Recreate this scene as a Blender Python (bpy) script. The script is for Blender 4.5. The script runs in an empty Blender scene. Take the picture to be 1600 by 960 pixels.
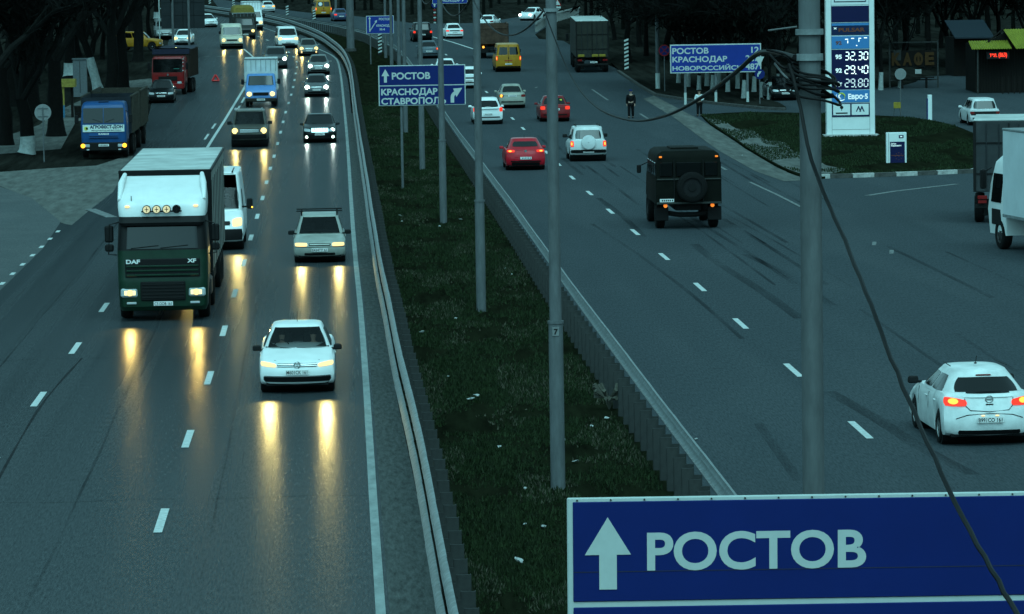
import bpy, bmesh, math, random
from mathutils import Vector, Matrix, noise
from mathutils.geometry import tessellate_polygon
random.seed(11)
SC = bpy.context.scene
COL = SC.collection
R = math.radians
PI = math.pi

# ---------------------------------------------------------------- camera
F_PX = 6200.0                                   # focal length in pixels of a 1600 px wide picture
CAM_H = 9.6
cam_data = bpy.data.cameras.new('camera')
cam = bpy.data.objects.new('camera', cam_data)
COL.objects.link(cam)
SC.camera = cam
cam_data.sensor_width = 36.0
cam_data.lens = 36.0 * F_PX / 1600.0
cam_data.clip_start = 1.0
cam_data.clip_end = 6000.0
CAM_R = (Matrix.Rotation(R(-2.573), 3, 'Z') @ Matrix.Rotation(R(90 - 4.97), 3, 'X') @ Matrix.Rotation(R(-0.9), 3, 'Z'))
cam.matrix_world = Matrix.Translation((0, 0, CAM_H)) @ CAM_R.to_4x4()

# ---------------------------------------------------------------- sky, sun, exposure
world = bpy.data.worlds.new('World')
SC.world = world
world.use_nodes = True
wn = world.node_tree.nodes
wl = world.node_tree.links
bg = wn['Background']
sky = wn.new('ShaderNodeTexSky')
sky.sky_type = 'NISHITA'
sky.sun_disc = False
sky.sun_elevation = R(52)
sky.sun_rotation = R(200)
sky.dust_density = 3.0
sky.ozone_density = 3.0
tint = wn.new('ShaderNodeMix')
tint.data_type = 'RGBA'
tint.blend_type = 'MULTIPLY'
tint.inputs['Factor'].default_value = 1.0
tint.inputs[7].default_value = (0.405, 0.93, 1.03, 1)
overcast = wn.new('ShaderNodeHueSaturation')      # cloud cover washes the colour out of the sky
overcast.inputs['Saturation'].default_value = .08
wl.new(sky.outputs[0], overcast.inputs['Color'])
wl.new(overcast.outputs[0], tint.inputs[6])
wl.new(tint.outputs[2], bg.inputs[0])
bg.inputs[1].default_value = 0.085
sun_d = bpy.data.lights.new('sun', 'SUN')
sun_d.energy = 0.55
sun_d.angle = R(35)
sun_d.color = (0.48, 0.94, 1.0)
sun = bpy.data.objects.new('sun', sun_d)
COL.objects.link(sun)
sun.rotation_euler = (R(38), 0, R(20))
SC.view_settings.view_transform = 'Standard'
SC.view_settings.look = 'None'
SC.view_settings.exposure = 0.98
SC.view_settings.gamma = 1.0
SC.cycles.use_denoising = True
SC.cycles.max_bounces = 6
SC.cycles.diffuse_bounces = 3
SC.cycles.glossy_bounces = 3
SC.cycles.transparent_max_bounces = 8
SC.cycles.sample_clamp_indirect = 6.0

# ---------------------------------------------------------------- terrain height and picking
ZT = [(-400, 0), (200, 0), (240, .35), (280, .85), (320, 1.4), (380, 2.15), (460, 3.1), (560, 4.1), (700, 5.3), (1000, 7.5), (2400, 15)]
def zg(y):
    for (a, za), (b, zb) in zip(ZT, ZT[1:]):
        if y <= b:
            return za + (zb - za) * (y - a) / (b - a)
    return ZT[-1][1]
def at(px, py, dz=0.0):
    """world point on the terrain (raised by dz) along the line of sight through a photo pixel"""
    d = CAM_R @ Vector(((px - 800) / F_PX, (480 - py) / F_PX, -1))
    k = d.z / d.y
    g = lambda y: CAM_H + k * y - zg(y) - dz
    lo, hi = 2.0, 2.0
    while g(hi) > 0 and hi < 2390:
        lo = hi
        hi += 10
    for _ in range(40):
        m = (lo + hi) / 2
        if g(m) > 0: lo = m
        else: hi = m
    y = (lo + hi) / 2
    return Vector((d.x / d.y * y, y, zg(y) + dz))
def at_y(px, py, y):
    """world point at distance y along the line of sight"""
    d = CAM_R @ Vector(((px - 800) / F_PX, (480 - py) / F_PX, -1))
    return Vector((d.x / d.y * y, y, CAM_H + d.z / d.y * y))
def mpp(y):
    return y / F_PX                              # metres per photo pixel at distance y

# ---------------------------------------------------------------- materials
MATS = {}
def mat(name, col=(.5, .5, .5), rough=.6, metal=0.0, emit=None, estr=0.0, noise_amt=0.0, noise_scale=8.0, bump=0.0, bump_scale=40.0,
        stretch=(1, 1, 1), spec=.2, coat=0.0, transmission=0.0, alpha=1.0, col2=None, rough_var=0.0):
    if name in MATS: return MATS[name]
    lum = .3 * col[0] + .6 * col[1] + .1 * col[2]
    if lum < .12 and not emit:                        # film-like contrast put into the base colours: dark ones sink further
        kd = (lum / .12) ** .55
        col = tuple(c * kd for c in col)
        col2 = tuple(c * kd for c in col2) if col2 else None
    m = bpy.data.materials.new(name)
    m.use_nodes = True
    nt = m.node_tree
    b = nt.nodes['Principled BSDF']
    b.inputs['Base Color'].default_value = (*col, 1)
    b.inputs['Roughness'].default_value = rough
    b.inputs['Metallic'].default_value = metal
    b.inputs['Specular IOR Level'].default_value = spec
    b.inputs['Coat Weight'].default_value = coat
    b.inputs['Coat Roughness'].default_value = .08
    b.inputs['Transmission Weight'].default_value = transmission
    b.inputs['Alpha'].default_value = alpha
    if emit:
        b.inputs['Emission Color'].default_value = (*emit, 1)
        b.inputs['Emission Strength'].default_value = estr
    if noise_amt or bump or rough_var:
        tc = nt.nodes.new('ShaderNodeTexCoord')
        mp = nt.nodes.new('ShaderNodeMapping')
        mp.inputs['Scale'].default_value = stretch
        nt.links.new(tc.outputs['Object'], mp.inputs[0])
    if noise_amt or rough_var:
        n = nt.nodes.new('ShaderNodeTexNoise')
        n.inputs['Scale'].default_value = noise_scale
        n.inputs['Detail'].default_value = 6
        n.inputs['Roughness'].default_value = .65
        nt.links.new(mp.outputs[0], n.inputs['Vector'])
    if noise_amt:
        rp = nt.nodes.new('ShaderNodeValToRGB')
        rp.color_ramp.elements[0].position = .3
        rp.color_ramp.elements[1].position = .72
        c2 = col2 or tuple(c * (1 - noise_amt) for c in col)
        rp.color_ramp.elements[0].color = (*c2, 1)
        rp.color_ramp.elements[1].color = (*[min(1, c * (1 + noise_amt * .35)) for c in col], 1)
        nt.links.new(n.outputs[0], rp.inputs[0])
        nt.links.new(rp.outputs[0], b.inputs['Base Color'])
    if rough_var:
        mr = nt.nodes.new('ShaderNodeMapRange')
        mr.inputs[3].default_value = rough - rough_var
        mr.inputs[4].default_value = rough + rough_var
        nt.links.new(n.outputs[0], mr.inputs[0])
        nt.links.new(mr.outputs[0], b.inputs['Roughness'])
    if bump:
        n2 = nt.nodes.new('ShaderNodeTexNoise')
        n2.inputs['Scale'].default_value = bump_scale
        n2.inputs['Detail'].default_value = 3
        nt.links.new(mp.outputs[0], n2.inputs['Vector'])
        bp = nt.nodes.new('ShaderNodeBump')
        bp.inputs['Strength'].default_value = bump
        bp.inputs['Distance'].default_value = .02
        nt.links.new(n2.outputs[0], bp.inputs['Height'])
        nt.links.new(bp.outputs[0], b.inputs['Normal'])
    MATS[name] = m
    return m

def asphalt(name, base, patch, rough, patch_scale, along=.06, seed=0.0, spec=.5, crack=.5):
    """worn asphalt: wheel-track streaks along the road, repair patches, fine aggregate speckle"""
    m = bpy.data.materials.new(name)
    m.use_nodes = True
    nt = m.node_tree
    L = nt.links.new
    b = nt.nodes['Principled BSDF']
    b.inputs['Specular IOR Level'].default_value = 0.0
    gl = nt.nodes.new('ShaderNodeBsdfGlossy')
    mx = nt.nodes.new('ShaderNodeMixShader')
    mx.inputs[0].default_value = spec
    L(b.outputs[0], mx.inputs[1])
    L(gl.outputs[0], mx.inputs[2])
    L(mx.outputs[0], nt.nodes['Material Output'].inputs[0])
    tc = nt.nodes.new('ShaderNodeTexCoord')
    def noi(scale, sc, detail=5, rough_=.6):
        mp = nt.nodes.new('ShaderNodeMapping')
        mp.inputs['Scale'].default_value = scale
        mp.inputs['Location'].default_value = (seed, seed * 2, 0)
        L(tc.outputs['Object'], mp.inputs[0])
        n = nt.nodes.new('ShaderNodeTexNoise')
        n.inputs['Scale'].default_value = sc
        n.inputs['Detail'].default_value = detail
        n.inputs['Roughness'].default_value = rough_
        L(mp.outputs[0], n.inputs['Vector'])
        return n.outputs[0]
    def ramp(v, p0, p1):
        r = nt.nodes.new('ShaderNodeMapRange')
        r.inputs[1].default_value = p0
        r.inputs[2].default_value = p1
        L(v, r.inputs[0])
        return r.outputs[0]
    def mix(f, a, c, amount=1.0):
        x = nt.nodes.new('ShaderNodeMix')
        x.data_type = 'RGBA'
        if amount != 1.0:
            k = nt.nodes.new('ShaderNodeMath')
            k.operation = 'MULTIPLY'
            k.inputs[1].default_value = amount
            L(f, k.inputs[0])
            f = k.outputs[0]
        L(f, x.inputs[0])
        for s, i in ((a, 6), (c, 7)):
            if isinstance(s, tuple): x.inputs[i].default_value = (*s, 1)
            else: L(s, x.inputs[i])
        return x.outputs[2]
    streak = ramp(noi((1, along * .3, 1), 1.3), .35, .7)
    patchy = ramp(noi((1, along * 1.6, 1), patch_scale, 4), .5, .62)
    grain = ramp(noi((1, .09, 1), 26, 4, .85), .3, .72)
    blot = ramp(noi((1, .3, 1), .12, 4), .3, .75)
    dark = tuple(v * .86 for v in base)
    c = mix(streak, dark, base)
    c = mix(patchy, c, patch, .75)
    c = mix(blot, c, tuple(v * .7 for v in base), .35)
    c = mix(grain, tuple(v * .6 for v in base), c)
    crk = ramp(noi((1, .22, 1), 2.2, 8, .75), .68, .72)
    c = mix(crk, c, tuple(v * .45 for v in base), crack)
    L(c, b.inputs['Base Color'])
    gf = nt.nodes.new('ShaderNodeMapRange')
    gf.inputs[3].default_value = spec * .35
    gf.inputs[4].default_value = spec * 1.6
    L(grain, gf.inputs[0])
    L(gf.outputs[0], mx.inputs[0])
    rr = nt.nodes.new('ShaderNodeMapRange')
    rr.inputs[3].default_value = rough - .06
    rr.inputs[4].default_value = rough + .08
    L(streak, rr.inputs[0])
    L(rr.outputs[0], gl.inputs['Roughness'])
    b.inputs['Roughness'].default_value = .9
    bp = nt.nodes.new('ShaderNodeBump')
    bp.inputs['Strength'].default_value = .5
    bp.inputs['Distance'].default_value = .006
    L(noi((1, .12, 1), 34, 3), bp.inputs['Height'])
    L(bp.outputs[0], b.inputs['Normal'])
    L(bp.outputs[0], gl.inputs['Normal'])
    MATS[name] = m
    return m

# ---------------------------------------------------------------- mesh helpers
class MB:
    """collects shapes; obj() links them as ONE mesh object"""
    def __init__(self):
        self.v, self.f = [], []
    def add(self, vs, fs):
        o = len(self.v)
        self.v += [tuple(p) for p in vs]
        self.f += [tuple(i + o for i in q) for q in fs]
        return self
    def box(self, c, s, bev=0.0, rot=None, taper=None):
        """centre, full size; bev chamfers the edges; taper=(sx,sy) scales the top face"""
        hx, hy, hz = s[0] / 2, s[1] / 2, s[2] / 2
        c = Vector(c)
        if bev <= 0:
            vs = [Vector((x, y, z)) for z in (-hz, hz) for y in (-hy, hy) for x in (-hx, hx)]
            fs = [(0, 2, 3, 1), (4, 5, 7, 6), (0, 1, 5, 4), (2, 6, 7, 3), (0, 4, 6, 2), (1, 3, 7, 5)]
        else:
            b = min(bev, hx * .98, hy * .98, hz * .98)
            vs, idx = [], {}
            for sx in (-1, 1):
                for sy in (-1, 1):
                    for sz in (-1, 1):
                        for ax, p in enumerate(((hx, hy - b, hz - b), (hx - b, hy, hz - b), (hx - b, hy - b, hz))):
                            idx[(sx, sy, sz, ax)] = len(vs)
                            vs.append(Vector((sx * p[0], sy * p[1], sz * p[2])))
            fs = []
            S = (-1, 1)
            for s_ in S:
                q = [idx[(s_, -1, -1, 0)], idx[(s_, 1, -1, 0)], idx[(s_, 1, 1, 0)], idx[(s_, -1, 1, 0)]]
                fs.append(q if s_ > 0 else q[::-1])
                q = [idx[(-1, s_, -1, 1)], idx[(-1, s_, 1, 1)], idx[(1, s_, 1, 1)], idx[(1, s_, -1, 1)]]
                fs.append(q if s_ > 0 else q[::-1])
                q = [idx[(-1, -1, s_, 2)], idx[(1, -1, s_, 2)], idx[(1, 1, s_, 2)], idx[(-1, 1, s_, 2)]]
                fs.append(q if s_ > 0 else q[::-1])
            for a in S:
                for d in S:
                    q = [idx[(a, d, -1, 0)], idx[(a, d, -1, 1)], idx[(a, d, 1, 1)], idx[(a, d, 1, 0)]]
                    fs.append(q if a * d > 0 else q[::-1])
                    q = [idx[(a, -1, d, 0)], idx[(a, 1, d, 0)], idx[(a, 1, d, 2)], idx[(a, -1, d, 2)]]
                    fs.append(q if a * d > 0 else q[::-1])
                    q = [idx[(-1, a, d, 1)], idx[(-1, a, d, 2)], idx[(1, a, d, 2)], idx[(1, a, d, 1)]]
                    fs.append(q if a * d > 0 else q[::-1])
                    for e in S:
                        q = [idx[(a, d, e, 0)], idx[(a, d, e, 1)], idx[(a, d, e, 2)]]
                        fs.append(q if a * d * e > 0 else q[::-1])
        if taper:
            for p in vs:
                k = (p.z + hz) / (2 * hz)
                p.x *= 1 + (taper[0] - 1) * k
                p.y *= 1 + (taper[1] - 1) * k
        if rot is not None:
            vs = [rot @ p for p in vs]
        return self.add([p + c for p in vs], fs)
    def tube(self, pts, r, n=8, cap=True):
        """round tube along points; r is a number or one radius per point"""
        pts = [Vector(p) for p in pts]
        rs = r if isinstance(r, (list, tuple)) else [r] * len(pts)
        vs, fs = [], []
        up = None
        for i, p in enumerate(pts):
            t = (pts[min(i + 1, len(pts) - 1)] - pts[max(i - 1, 0)])
            if t.length < 1e-9: t = Vector((0, 0, 1))
            t.normalize()
            if up is None:
                up = Vector((0, 0, 1)) if abs(t.z) < .9 else Vector((1, 0, 0))
            a = t.cross(up)
            if a.length < 1e-6: a = t.cross(Vector((1, .3, 0)))
            a.normalize()
            b_ = t.cross(a).normalized()
            up = -b_ if False else up
            for k in range(n):
                w = 2 * PI * k / n
                vs.append(p + a * (math.cos(w) * rs[i]) + b_ * (math.sin(w) * rs[i]))
        for i in range(len(pts) - 1):
            for k in range(n):
                k2 = (k + 1) % n
                fs.append((i * n + k, i * n + k2, (i + 1) * n + k2, (i + 1) * n + k))
        if cap:
            fs.append(tuple(range(n))[::-1])
            fs.append(tuple((len(pts) - 1) * n + k for k in range(n)))
        return self.add(vs, fs)
    def cyl(self, c, r, h, axis='z', n=16, r2=None):
        d = {'x': Vector((1, 0, 0)), 'y': Vector((0, 1, 0)), 'z': Vector((0, 0, 1))}[axis] * (h / 2)
        return self.tube([Vector(c) - d, Vector(c) + d], [r, r if r2 is None else r2], n)
    def prism(self, poly, axis, a, b):
        """extrude a 2-D outline from a to b along an axis: 'x' (poly in y,z), 'y' (poly in x,z), 'z' (poly in x,y)"""
        n = len(poly)
        def P(p, t):
            return {'x': (t, p[0], p[1]), 'y': (p[0], t, p[1]), 'z': (p[0], p[1], t)}[axis]
        vs = [P(p, a) for p in poly] + [P(p, b) for p in poly]
        fs = [tuple(range(n))[::-1], tuple(range(n, 2 * n))]
        fs += [(i, (i + 1) % n, n + (i + 1) % n, n + i) for i in range(n)]
        return self.add(vs, fs)
    def grid(self, rows, close=False):
        n = len(rows[0])
        vs = [p for r in rows for p in r]
        fs = []
        for i in range(len(rows) - 1):
            for j in range(n if close else n - 1):
                j2 = (j + 1) % n
                fs.append((i * n + j, i * n + j2, (i + 1) * n + j2, (i + 1) * n + j))
        return self.add(vs, fs)
    def mesh(self, name, m, smooth=False, weld=False, out=None):
        me = bpy.data.meshes.new(name)
        me.from_pydata(self.v, [], self.f)
        bm = bmesh.new()
        bm.from_mesh(me)
        if weld: bmesh.ops.remove_doubles(bm, verts=bm.verts, dist=1e-4)
        bmesh.ops.recalc_face_normals(bm, faces=bm.faces)
        if out is not None:                      # open sheet: make it face away from this point
            o_ = Vector(out)
            if sum(f.normal.dot(f.calc_center_median() - o_) * f.calc_area() for f in bm.faces) < 0:
                bmesh.ops.reverse_faces(bm, faces=bm.faces)
        if smooth:
            for f in bm.faces: f.smooth = True
            lim = R(smooth if smooth > 1 else 40)
            for e in bm.edges:
                if len(e.link_faces) == 2 and e.calc_face_angle(0) > lim: e.smooth = False
        bm.to_mesh(me)
        bm.free()
        if m is not None: me.materials.append(m if not isinstance(m, str) else MATS[m])
        return me
    def obj(self, name, m, parent=None, smooth=False, weld=False, out=None):
        return link(name, self.mesh(name, m, smooth, weld, out), parent)

def link(name, data, parent=None, loc=None):
    o = bpy.data.objects.new(name, data)
    COL.objects.link(o)
    if parent is not None: o.parent = parent
    if loc is not None: o.location = loc
    return o
def tag(o, label, cat, group=None):
    o['label'] = label
    o['category'] = cat
    if group: o['group'] = group
    return o
def thing(name, label, cat, loc=(0, 0, 0), rz=0.0, group=None, scale=1.0):
    o = link(name, None)
    o.location = loc
    o.rotation_euler = (0, 0, rz)
    o.scale = (scale,) * 3
    o.empty_display_size = .2
    return tag(o, label, cat, group)
def struct(o, label=None):
    o['kind'] = 'structure'
    if label: o['label'] = label
    return o
KIDS = {}
def dup(root, parent=None):
    """copy a thing with its parts and their sub-parts"""
    c = root.copy()
    COL.objects.link(c)
    if parent is not None: c.parent = parent
    for ch in [o for o in root.children]:
        dup(ch, c)
    return c

LATIN = str.maketrans("АВЕКМНОРСТХФ", "ABEKMHOPCTXO")          # look-alike capitals share their glyphs
def text_mesh(s, size, bold=0.0, ext=0.004, align='CENTER', spacing=1.0):
    """flat lettering as (verts, faces): x right, y up, extruded by ext"""
    if 'Ф' in s:                                      # a round letter with an upright through its middle
        vs, fs = text_mesh(s.replace('Ф', 'О'), size, bold, ext, 'LEFT', spacing)
        top = max(v.y for v in text_mesh('О', size, bold, ext, 'LEFT')[0])
        ow = [v.x for v in text_mesh('О', size, bold, ext, 'LEFT')[0]]
        shift = (min(v.x for v in vs) + max(v.x for v in vs)) / 2 if align == 'CENTER' else 0
        for i, ch in enumerate(s):
            if ch == 'Ф':
                x1 = max(v.x for v in text_mesh(s[:i + 1].replace('Ф', 'О'), size, bold, ext, 'LEFT', spacing)[0])
                xc, hw_ = x1 - (max(ow) - min(ow)) / 2, size * (.045 + bold)
                o = len(vs)
                vs += [Vector((x, y, z)) for z in (-ext / 2 - .001, ext / 2 + .001) for x, y in ((xc - hw_, -.02 * size), (xc + hw_, -.02 * size), (xc + hw_, top * 1.03), (xc - hw_, top * 1.03))]
                fs += [(o, o + 3, o + 2, o + 1), (o + 4, o + 5, o + 6, o + 7)] + [(o + q, o + (q + 1) % 4, o + 4 + (q + 1) % 4, o + 4 + q) for q in range(4)]
        for v in vs: v.x -= shift
        return vs, fs
    cu = bpy.data.curves.new('lettering', 'FONT')
    cu.body = s.translate(LATIN)
    cu.size = size
    cu.offset = bold * size
    cu.extrude = ext / 2
    cu.align_x = align
    cu.align_y = 'BOTTOM_BASELINE'
    cu.space_character = spacing
    cu.resolution_u = 6 if size > .9 else 3
    o = bpy.data.objects.new('lettering', cu)
    COL.objects.link(o)
    bpy.context.view_layer.update()
    dg = bpy.context.evaluated_depsgraph_get()
    me = bpy.data.meshes.new_from_object(o.evaluated_get(dg))
    vs = [v.co.copy() for v in me.vertices]
    fs = [tuple(p.vertices) for p in me.polygons]
    bpy.data.objects.remove(o)
    bpy.data.meshes.remove(me)
    bpy.data.curves.remove(cu)
    return vs, fs
def lettering(name, s, size, mtl, parent, M, bold=.02, align='CENTER', width=None, spacing=1.0, ext=.004):
    """raised lettering placed by matrix M (local x right, y up, z out); width squeezes it to a total width"""
    vs, fs = text_mesh(s, size, bold, ext, align, spacing)
    if width and vs:
        x0, x1 = min(v.x for v in vs), max(v.x for v in vs)
        k = width / max(1e-6, x1 - x0)
        for v in vs:
            v.x *= k
    mb = MB().add([M @ v for v in vs], fs)
    me = bpy.data.meshes.new(name)
    me.from_pydata(mb.v, [], mb.f)
    me.materials.append(mtl if not isinstance(mtl, str) else MATS[mtl])
    return link(name, me, parent)
def facing(x, y, z, rz=0.0):
    """frame for lettering on a face that looks towards -y (rz = 0): x right, z up, out = -y"""
    return Matrix.Translation((x, y, z)) @ Matrix.Rotation(rz, 4, 'Z') @ Matrix.Rotation(PI / 2, 4, 'X')

BREAKS = [y for y, _ in ZT[1:-1]]
def sheet(name, pts, mtl, dz=0.0, parent=None, thick=0.0):
    """a flat sheet laid on the terrain: outline pts (x, y); thick adds a rim going down"""
    P = [Vector((p[0], p[1], 0)) for p in pts]
    bm = bmesh.new()
    vs = [bm.verts.new(p) for p in P]
    for t in tessellate_polygon([P]):
        try: bm.faces.new([vs[i] for i in t])
        except ValueError: pass
    for yb in BREAKS:
        geom = bm.verts[:] + bm.edges[:] + bm.faces[:]
        bmesh.ops.bisect_plane(bm, geom=geom, plane_co=(0, yb, 0), plane_no=(0, 1, 0), dist=1e-5)
    for v in bm.verts: v.co.z = zg(v.co.y) + dz
    bmesh.ops.recalc_face_normals(bm, faces=bm.faces)
    if sum(f.normal.z for f in bm.faces) < 0:
        bmesh.ops.reverse_faces(bm, faces=bm.faces)
    if thick:
        r = bmesh.ops.extrude_edge_only(bm, edges=[e for e in bm.edges if len(e.link_faces) == 1])
        for v in [g for g in r['geom'] if isinstance(g, bmesh.types.BMVert)]:
            v.co.z -= thick
    me = bpy.data.meshes.new(name)
    bm.to_mesh(me)
    bm.free()
    me.materials.append(mtl)
    return link(name, me, parent)
def smooth_line(pts, n=6):
    """Catmull-Rom through the points"""
    P = [Vector(p) for p in pts]
    out = []
    for i in range(len(P) - 1):
        p0, p1, p2, p3 = P[max(i - 1, 0)], P[i], P[i + 1], P[min(i + 2, len(P) - 1)]
        for k in range(n):
            t = k / n
            out.append(.5 * ((2 * p1) + (p2 - p0) * t + (2 * p0 - 5 * p1 + 4 * p2 - p3) * t * t + (3 * p1 - p0 - 3 * p2 + p3) * t ** 3))
    out.append(P[-1])
    return out
def ribbon(name, line, width, mtl, dz, parent=None, jitter=0.0):
    L_, R_ = [], []
    for i, p in enumerate(line):
        t = line[min(i + 1, len(line) - 1)] - line[max(i - 1, 0)]
        n = Vector((-t.y, t.x, 0))
        n.normalize()
        j = 1 + random.uniform(-jitter, jitter)
        L_.append((p.x + n.x * width / 2 * j, p.y + n.y * width / 2 * j))
        R_.append((p.x - n.x * width / 2 * j, p.y - n.y * width / 2 * j))
    return sheet(name, L_ + R_[::-1], mtl, dz, parent)
def arc_points(line, step, start=0.0):
    """points every step metres along a line with their unit direction"""
    out, acc, nxt = [], 0.0, start
    for a, b in zip(line, line[1:]):
        d = (b - a).length
        while nxt <= acc + d and d > 0:
            t = (nxt - acc) / d
            out.append((a.lerp(b, t), (b - a).normalized()))
            nxt += step
        acc += d
    return out
# ================================================================ SETTING
asphalt('asphalt_left', (.042, .052, .058), (.049, .058, .063), .26, .5, .03, 3.0, crack=.25, spec=.10)
asphalt('asphalt_right', (.048, .063, .073), (.066, .080, .089), .5, .35, .07, 9.0, spec=.05)
asphalt('asphalt_old', (.105, .118, .122), (.135, .142, .142), .65, .3, .5, 21.0, spec=.03)
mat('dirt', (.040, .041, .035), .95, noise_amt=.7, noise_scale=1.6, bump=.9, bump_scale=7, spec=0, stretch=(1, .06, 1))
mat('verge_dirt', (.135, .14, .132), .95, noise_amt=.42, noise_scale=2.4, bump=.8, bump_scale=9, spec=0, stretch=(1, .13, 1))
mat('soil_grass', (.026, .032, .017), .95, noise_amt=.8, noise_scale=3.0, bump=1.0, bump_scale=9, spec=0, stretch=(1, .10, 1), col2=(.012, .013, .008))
mat('shoulder', (.10, .108, .106), .95, noise_amt=.5, noise_scale=11.0, bump=.8, bump_scale=16, stretch=(1, .16, 1), spec=0)
mat('road_paint', (.58, .62, .61), .9, spec=0, noise_amt=.35, noise_scale=9.0)
mat('worn_paint', (.22, .235, .235), .9, spec=0, noise_amt=.75, noise_scale=6.0, col2=(.08, .085, .085))
mat('edge_paint', (.30, .34, .335), .9, spec=0, noise_amt=.35, noise_scale=4.0, stretch=(1, .3, 1))
mat('tar', (.054, .058, .062), .9, spec=0, noise_amt=.4, noise_scale=3)
mat('galvanised', (.23, .255, .26), .65, metal=.0, noise_amt=.4, noise_scale=5.0, bump=.1)
mat('post_steel', (.06, .064, .062), .8, metal=.0, noise_amt=.4, noise_scale=6.0)
mat('pole_paint', (.115, .125, .13), .6, noise_amt=.35, noise_scale=7.0, stretch=(1, 1, .25), bump=.15)
mat('kerb_white', (.42, .42, .40), .9, noise_amt=.5, noise_scale=5)
mat('kerb_dark', (.09, .09, .085), .9, noise_amt=.5, noise_scale=5)
mat('grass_blade', (.026, .050, .013), .8, noise_amt=.6, noise_scale=2.0, spec=.2)
mat('paper', (.40, .41, .40), .9)
mat('plate_white', (.7, .7, .68), .6)
mat('black', (.012, .012, .013), .6)

W2 = lambda l, dz=0.0: [at(x, y, dz) for x, y in l]
# guard rail lines (top of the upper beam)
G1 = smooth_line(W2([(834, 1480), (768, 1200), (715, 960), (668, 720), (645, 620), (625, 540), (608, 460), (595, 400), (583, 330), (572, 260), (562, 200), (556, 160),
                     (550, 113), (545, 93), (535, 75), (520, 62), (500, 49), (470, 37), (440, 28), (400, 20), (360, 14), (325, 9), (280, 3)], 1.05), 5)
G2 = smooth_line(W2([(1680, 1480), (1470, 1200), (1285, 955), (1150, 775), (1000, 582), (872, 414), (800, 315), (760, 262), (728, 220), (700, 182), (668, 136), (640, 95),
                     (620, 73), (605, 64), (586, 55), (570, 48), (530, 38), (490, 31), (460, 26), (420, 18), (380, 9), (340, 1)], 1.05), 5)
X_ = lambda line, dx: [(p.x + dx, p.y) for p in line]

# --- ground to the horizon
gm = MB()
ys = [-300, 0] + BREAKS + [2390]
rows = [[(x, y, zg(y) - .06) for x in (-1500, -300, -60, 0, 60, 300, 1500)] for y in ys]
gm.grid(rows)
struct(gm.obj('ground', 'dirt'), 'bare dark soil and dirt around the highway')

# --- left carriageway
left_edge = W2([(-780, 1160), (0, 443), (62, 385), (90, 348), (112, 352), (142, 327), (177, 300), (205, 250), (226, 205), (236, 165), (238, 140), (250, 120),
                (262, 95), (262, 70), (268, 48), (290, 36), (322, 22), (318, 12), (280, 5)])
road_l = struct(sheet('road_left', [(p.x, p.y) for p in left_edge] + X_(G1, -.25)[::-1], MATS['asphalt_left'], 0.0), 'dark smooth asphalt carriageway of the oncoming traffic')
drive = W2([(-900, 640), (-160, 320), (-60, 290), (0, 292), (50, 310), (95, 347), (67, 389), (6, 449), (-765, 1172)])
struct(sheet('driveway', [(p.x, p.y) for p in drive], MATS['asphalt_old'], .006), 'pale old asphalt driveway joining the road')
lot = W2([(-260, 330), (-120, 262), (0, 268), (80, 262), (150, 258), (190, 245), (232, 240), (226, 262), (200, 290), (150, 330), (112, 352), (92, 346), (50, 310), (0, 290), (-100, 300)])
struct(sheet('gravel_verge', [(p.x, p.y) for p in lot], MATS['verge_dirt'], -.03), 'trampled gravel and dirt verge beside the parked truck')
lot2 = W2([(95, 232), (110, 205), (118, 190), (225, 165), (236, 140), (242, 128), (235, 122), (180, 128), (140, 150), (100, 168), (60, 195), (0, 215), (-60, 235), (0, 240)])
struct(sheet('roadside_dirt', [(p.x, p.y) for p in lot2], MATS['verge_dirt'], -.035))
# edge line, shoulder
EDGE = smooth_line(W2([(606, 1150), (595, 960), (583, 780), (572, 600), (563, 480), (555, 400), (549, 320), (544, 240), (540, 190), (536, 150), (533, 122),
                       (528, 97), (520, 88), (507, 81), (485, 72), (455, 60), (430, 50), (400, 40), (370, 30)]), 4)
ribbon('edge_line', EDGE, .15, MATS['edge_paint'], .010, road_l)
sh = [(p.x + .13, p.y) for p in EDGE if p.y < 250]
g1s = [(p.x - .12, p.y) for p in G1 if p.y < 250]
struct(sheet('shoulder', sh + g1s[::-1], MATS['shoulder'], .005), 'coarse gravelly shoulder between edge line and guard rail')

# --- dashes
def dashes(line, period, length, width, phase, parent, ymax=1e9, ymin=0, mtl='road_paint'):
    for p, t in arc_points(line, period, phase):
        if not ymin < p.y < ymax: continue
        j = random.uniform(-.12, .12)
        a, b = p - t * (length / 2 + j), p + t * (length / 2 - j)
        a = Vector((a.x, a.y, 0)); b = Vector((b.x, b.y, 0))
        ribbon('lane_dash', [a, b], width, MATS[mtl], .009, parent)
def phase_for(line, py_y, period):
    acc = 0.0
    for a, b in zip(line, line[1:]):
        if a.y <= py_y <= b.y:
            return (acc + (b - a).length * (py_y - a.y) / (b.y - a.y)) % period
        acc += (b - a).length
    return 0
LANE_A = smooth_line(W2([(190, 1010), (252, 815), (292, 691), (326, 593), (349, 520), (366, 461), (381, 411), (392, 372), (410, 311), (421, 268), (435, 220), (446, 177), (454, 152),
                         (459, 132), (462, 115), (464, 99), (457, 87), (436, 71), (410, 60), (385, 50)]), 4)
dashes(LANE_A, 12, 3.0, .15, phase_for(LANE_A, at(252, 815).y, 12), road_l)
LANE_B = smooth_line(W2([(-160, 930), (60, 625), (118, 544), (162, 482), (246, 362), (283, 302), (317, 243), (350, 190), (382, 137), (397, 110), (398, 93), (381, 77)]), 4)
dashes(LANE_B, 12, 3.0, .15, phase_for(LANE_B, at(118, 544).y, 12), road_l, ymax=at(283, 302).y)
ribbon('solid_line', [p for p in LANE_B if p.y > at(300, 270).y], .16, MATS['road_paint'], .009, road_l)
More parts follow.
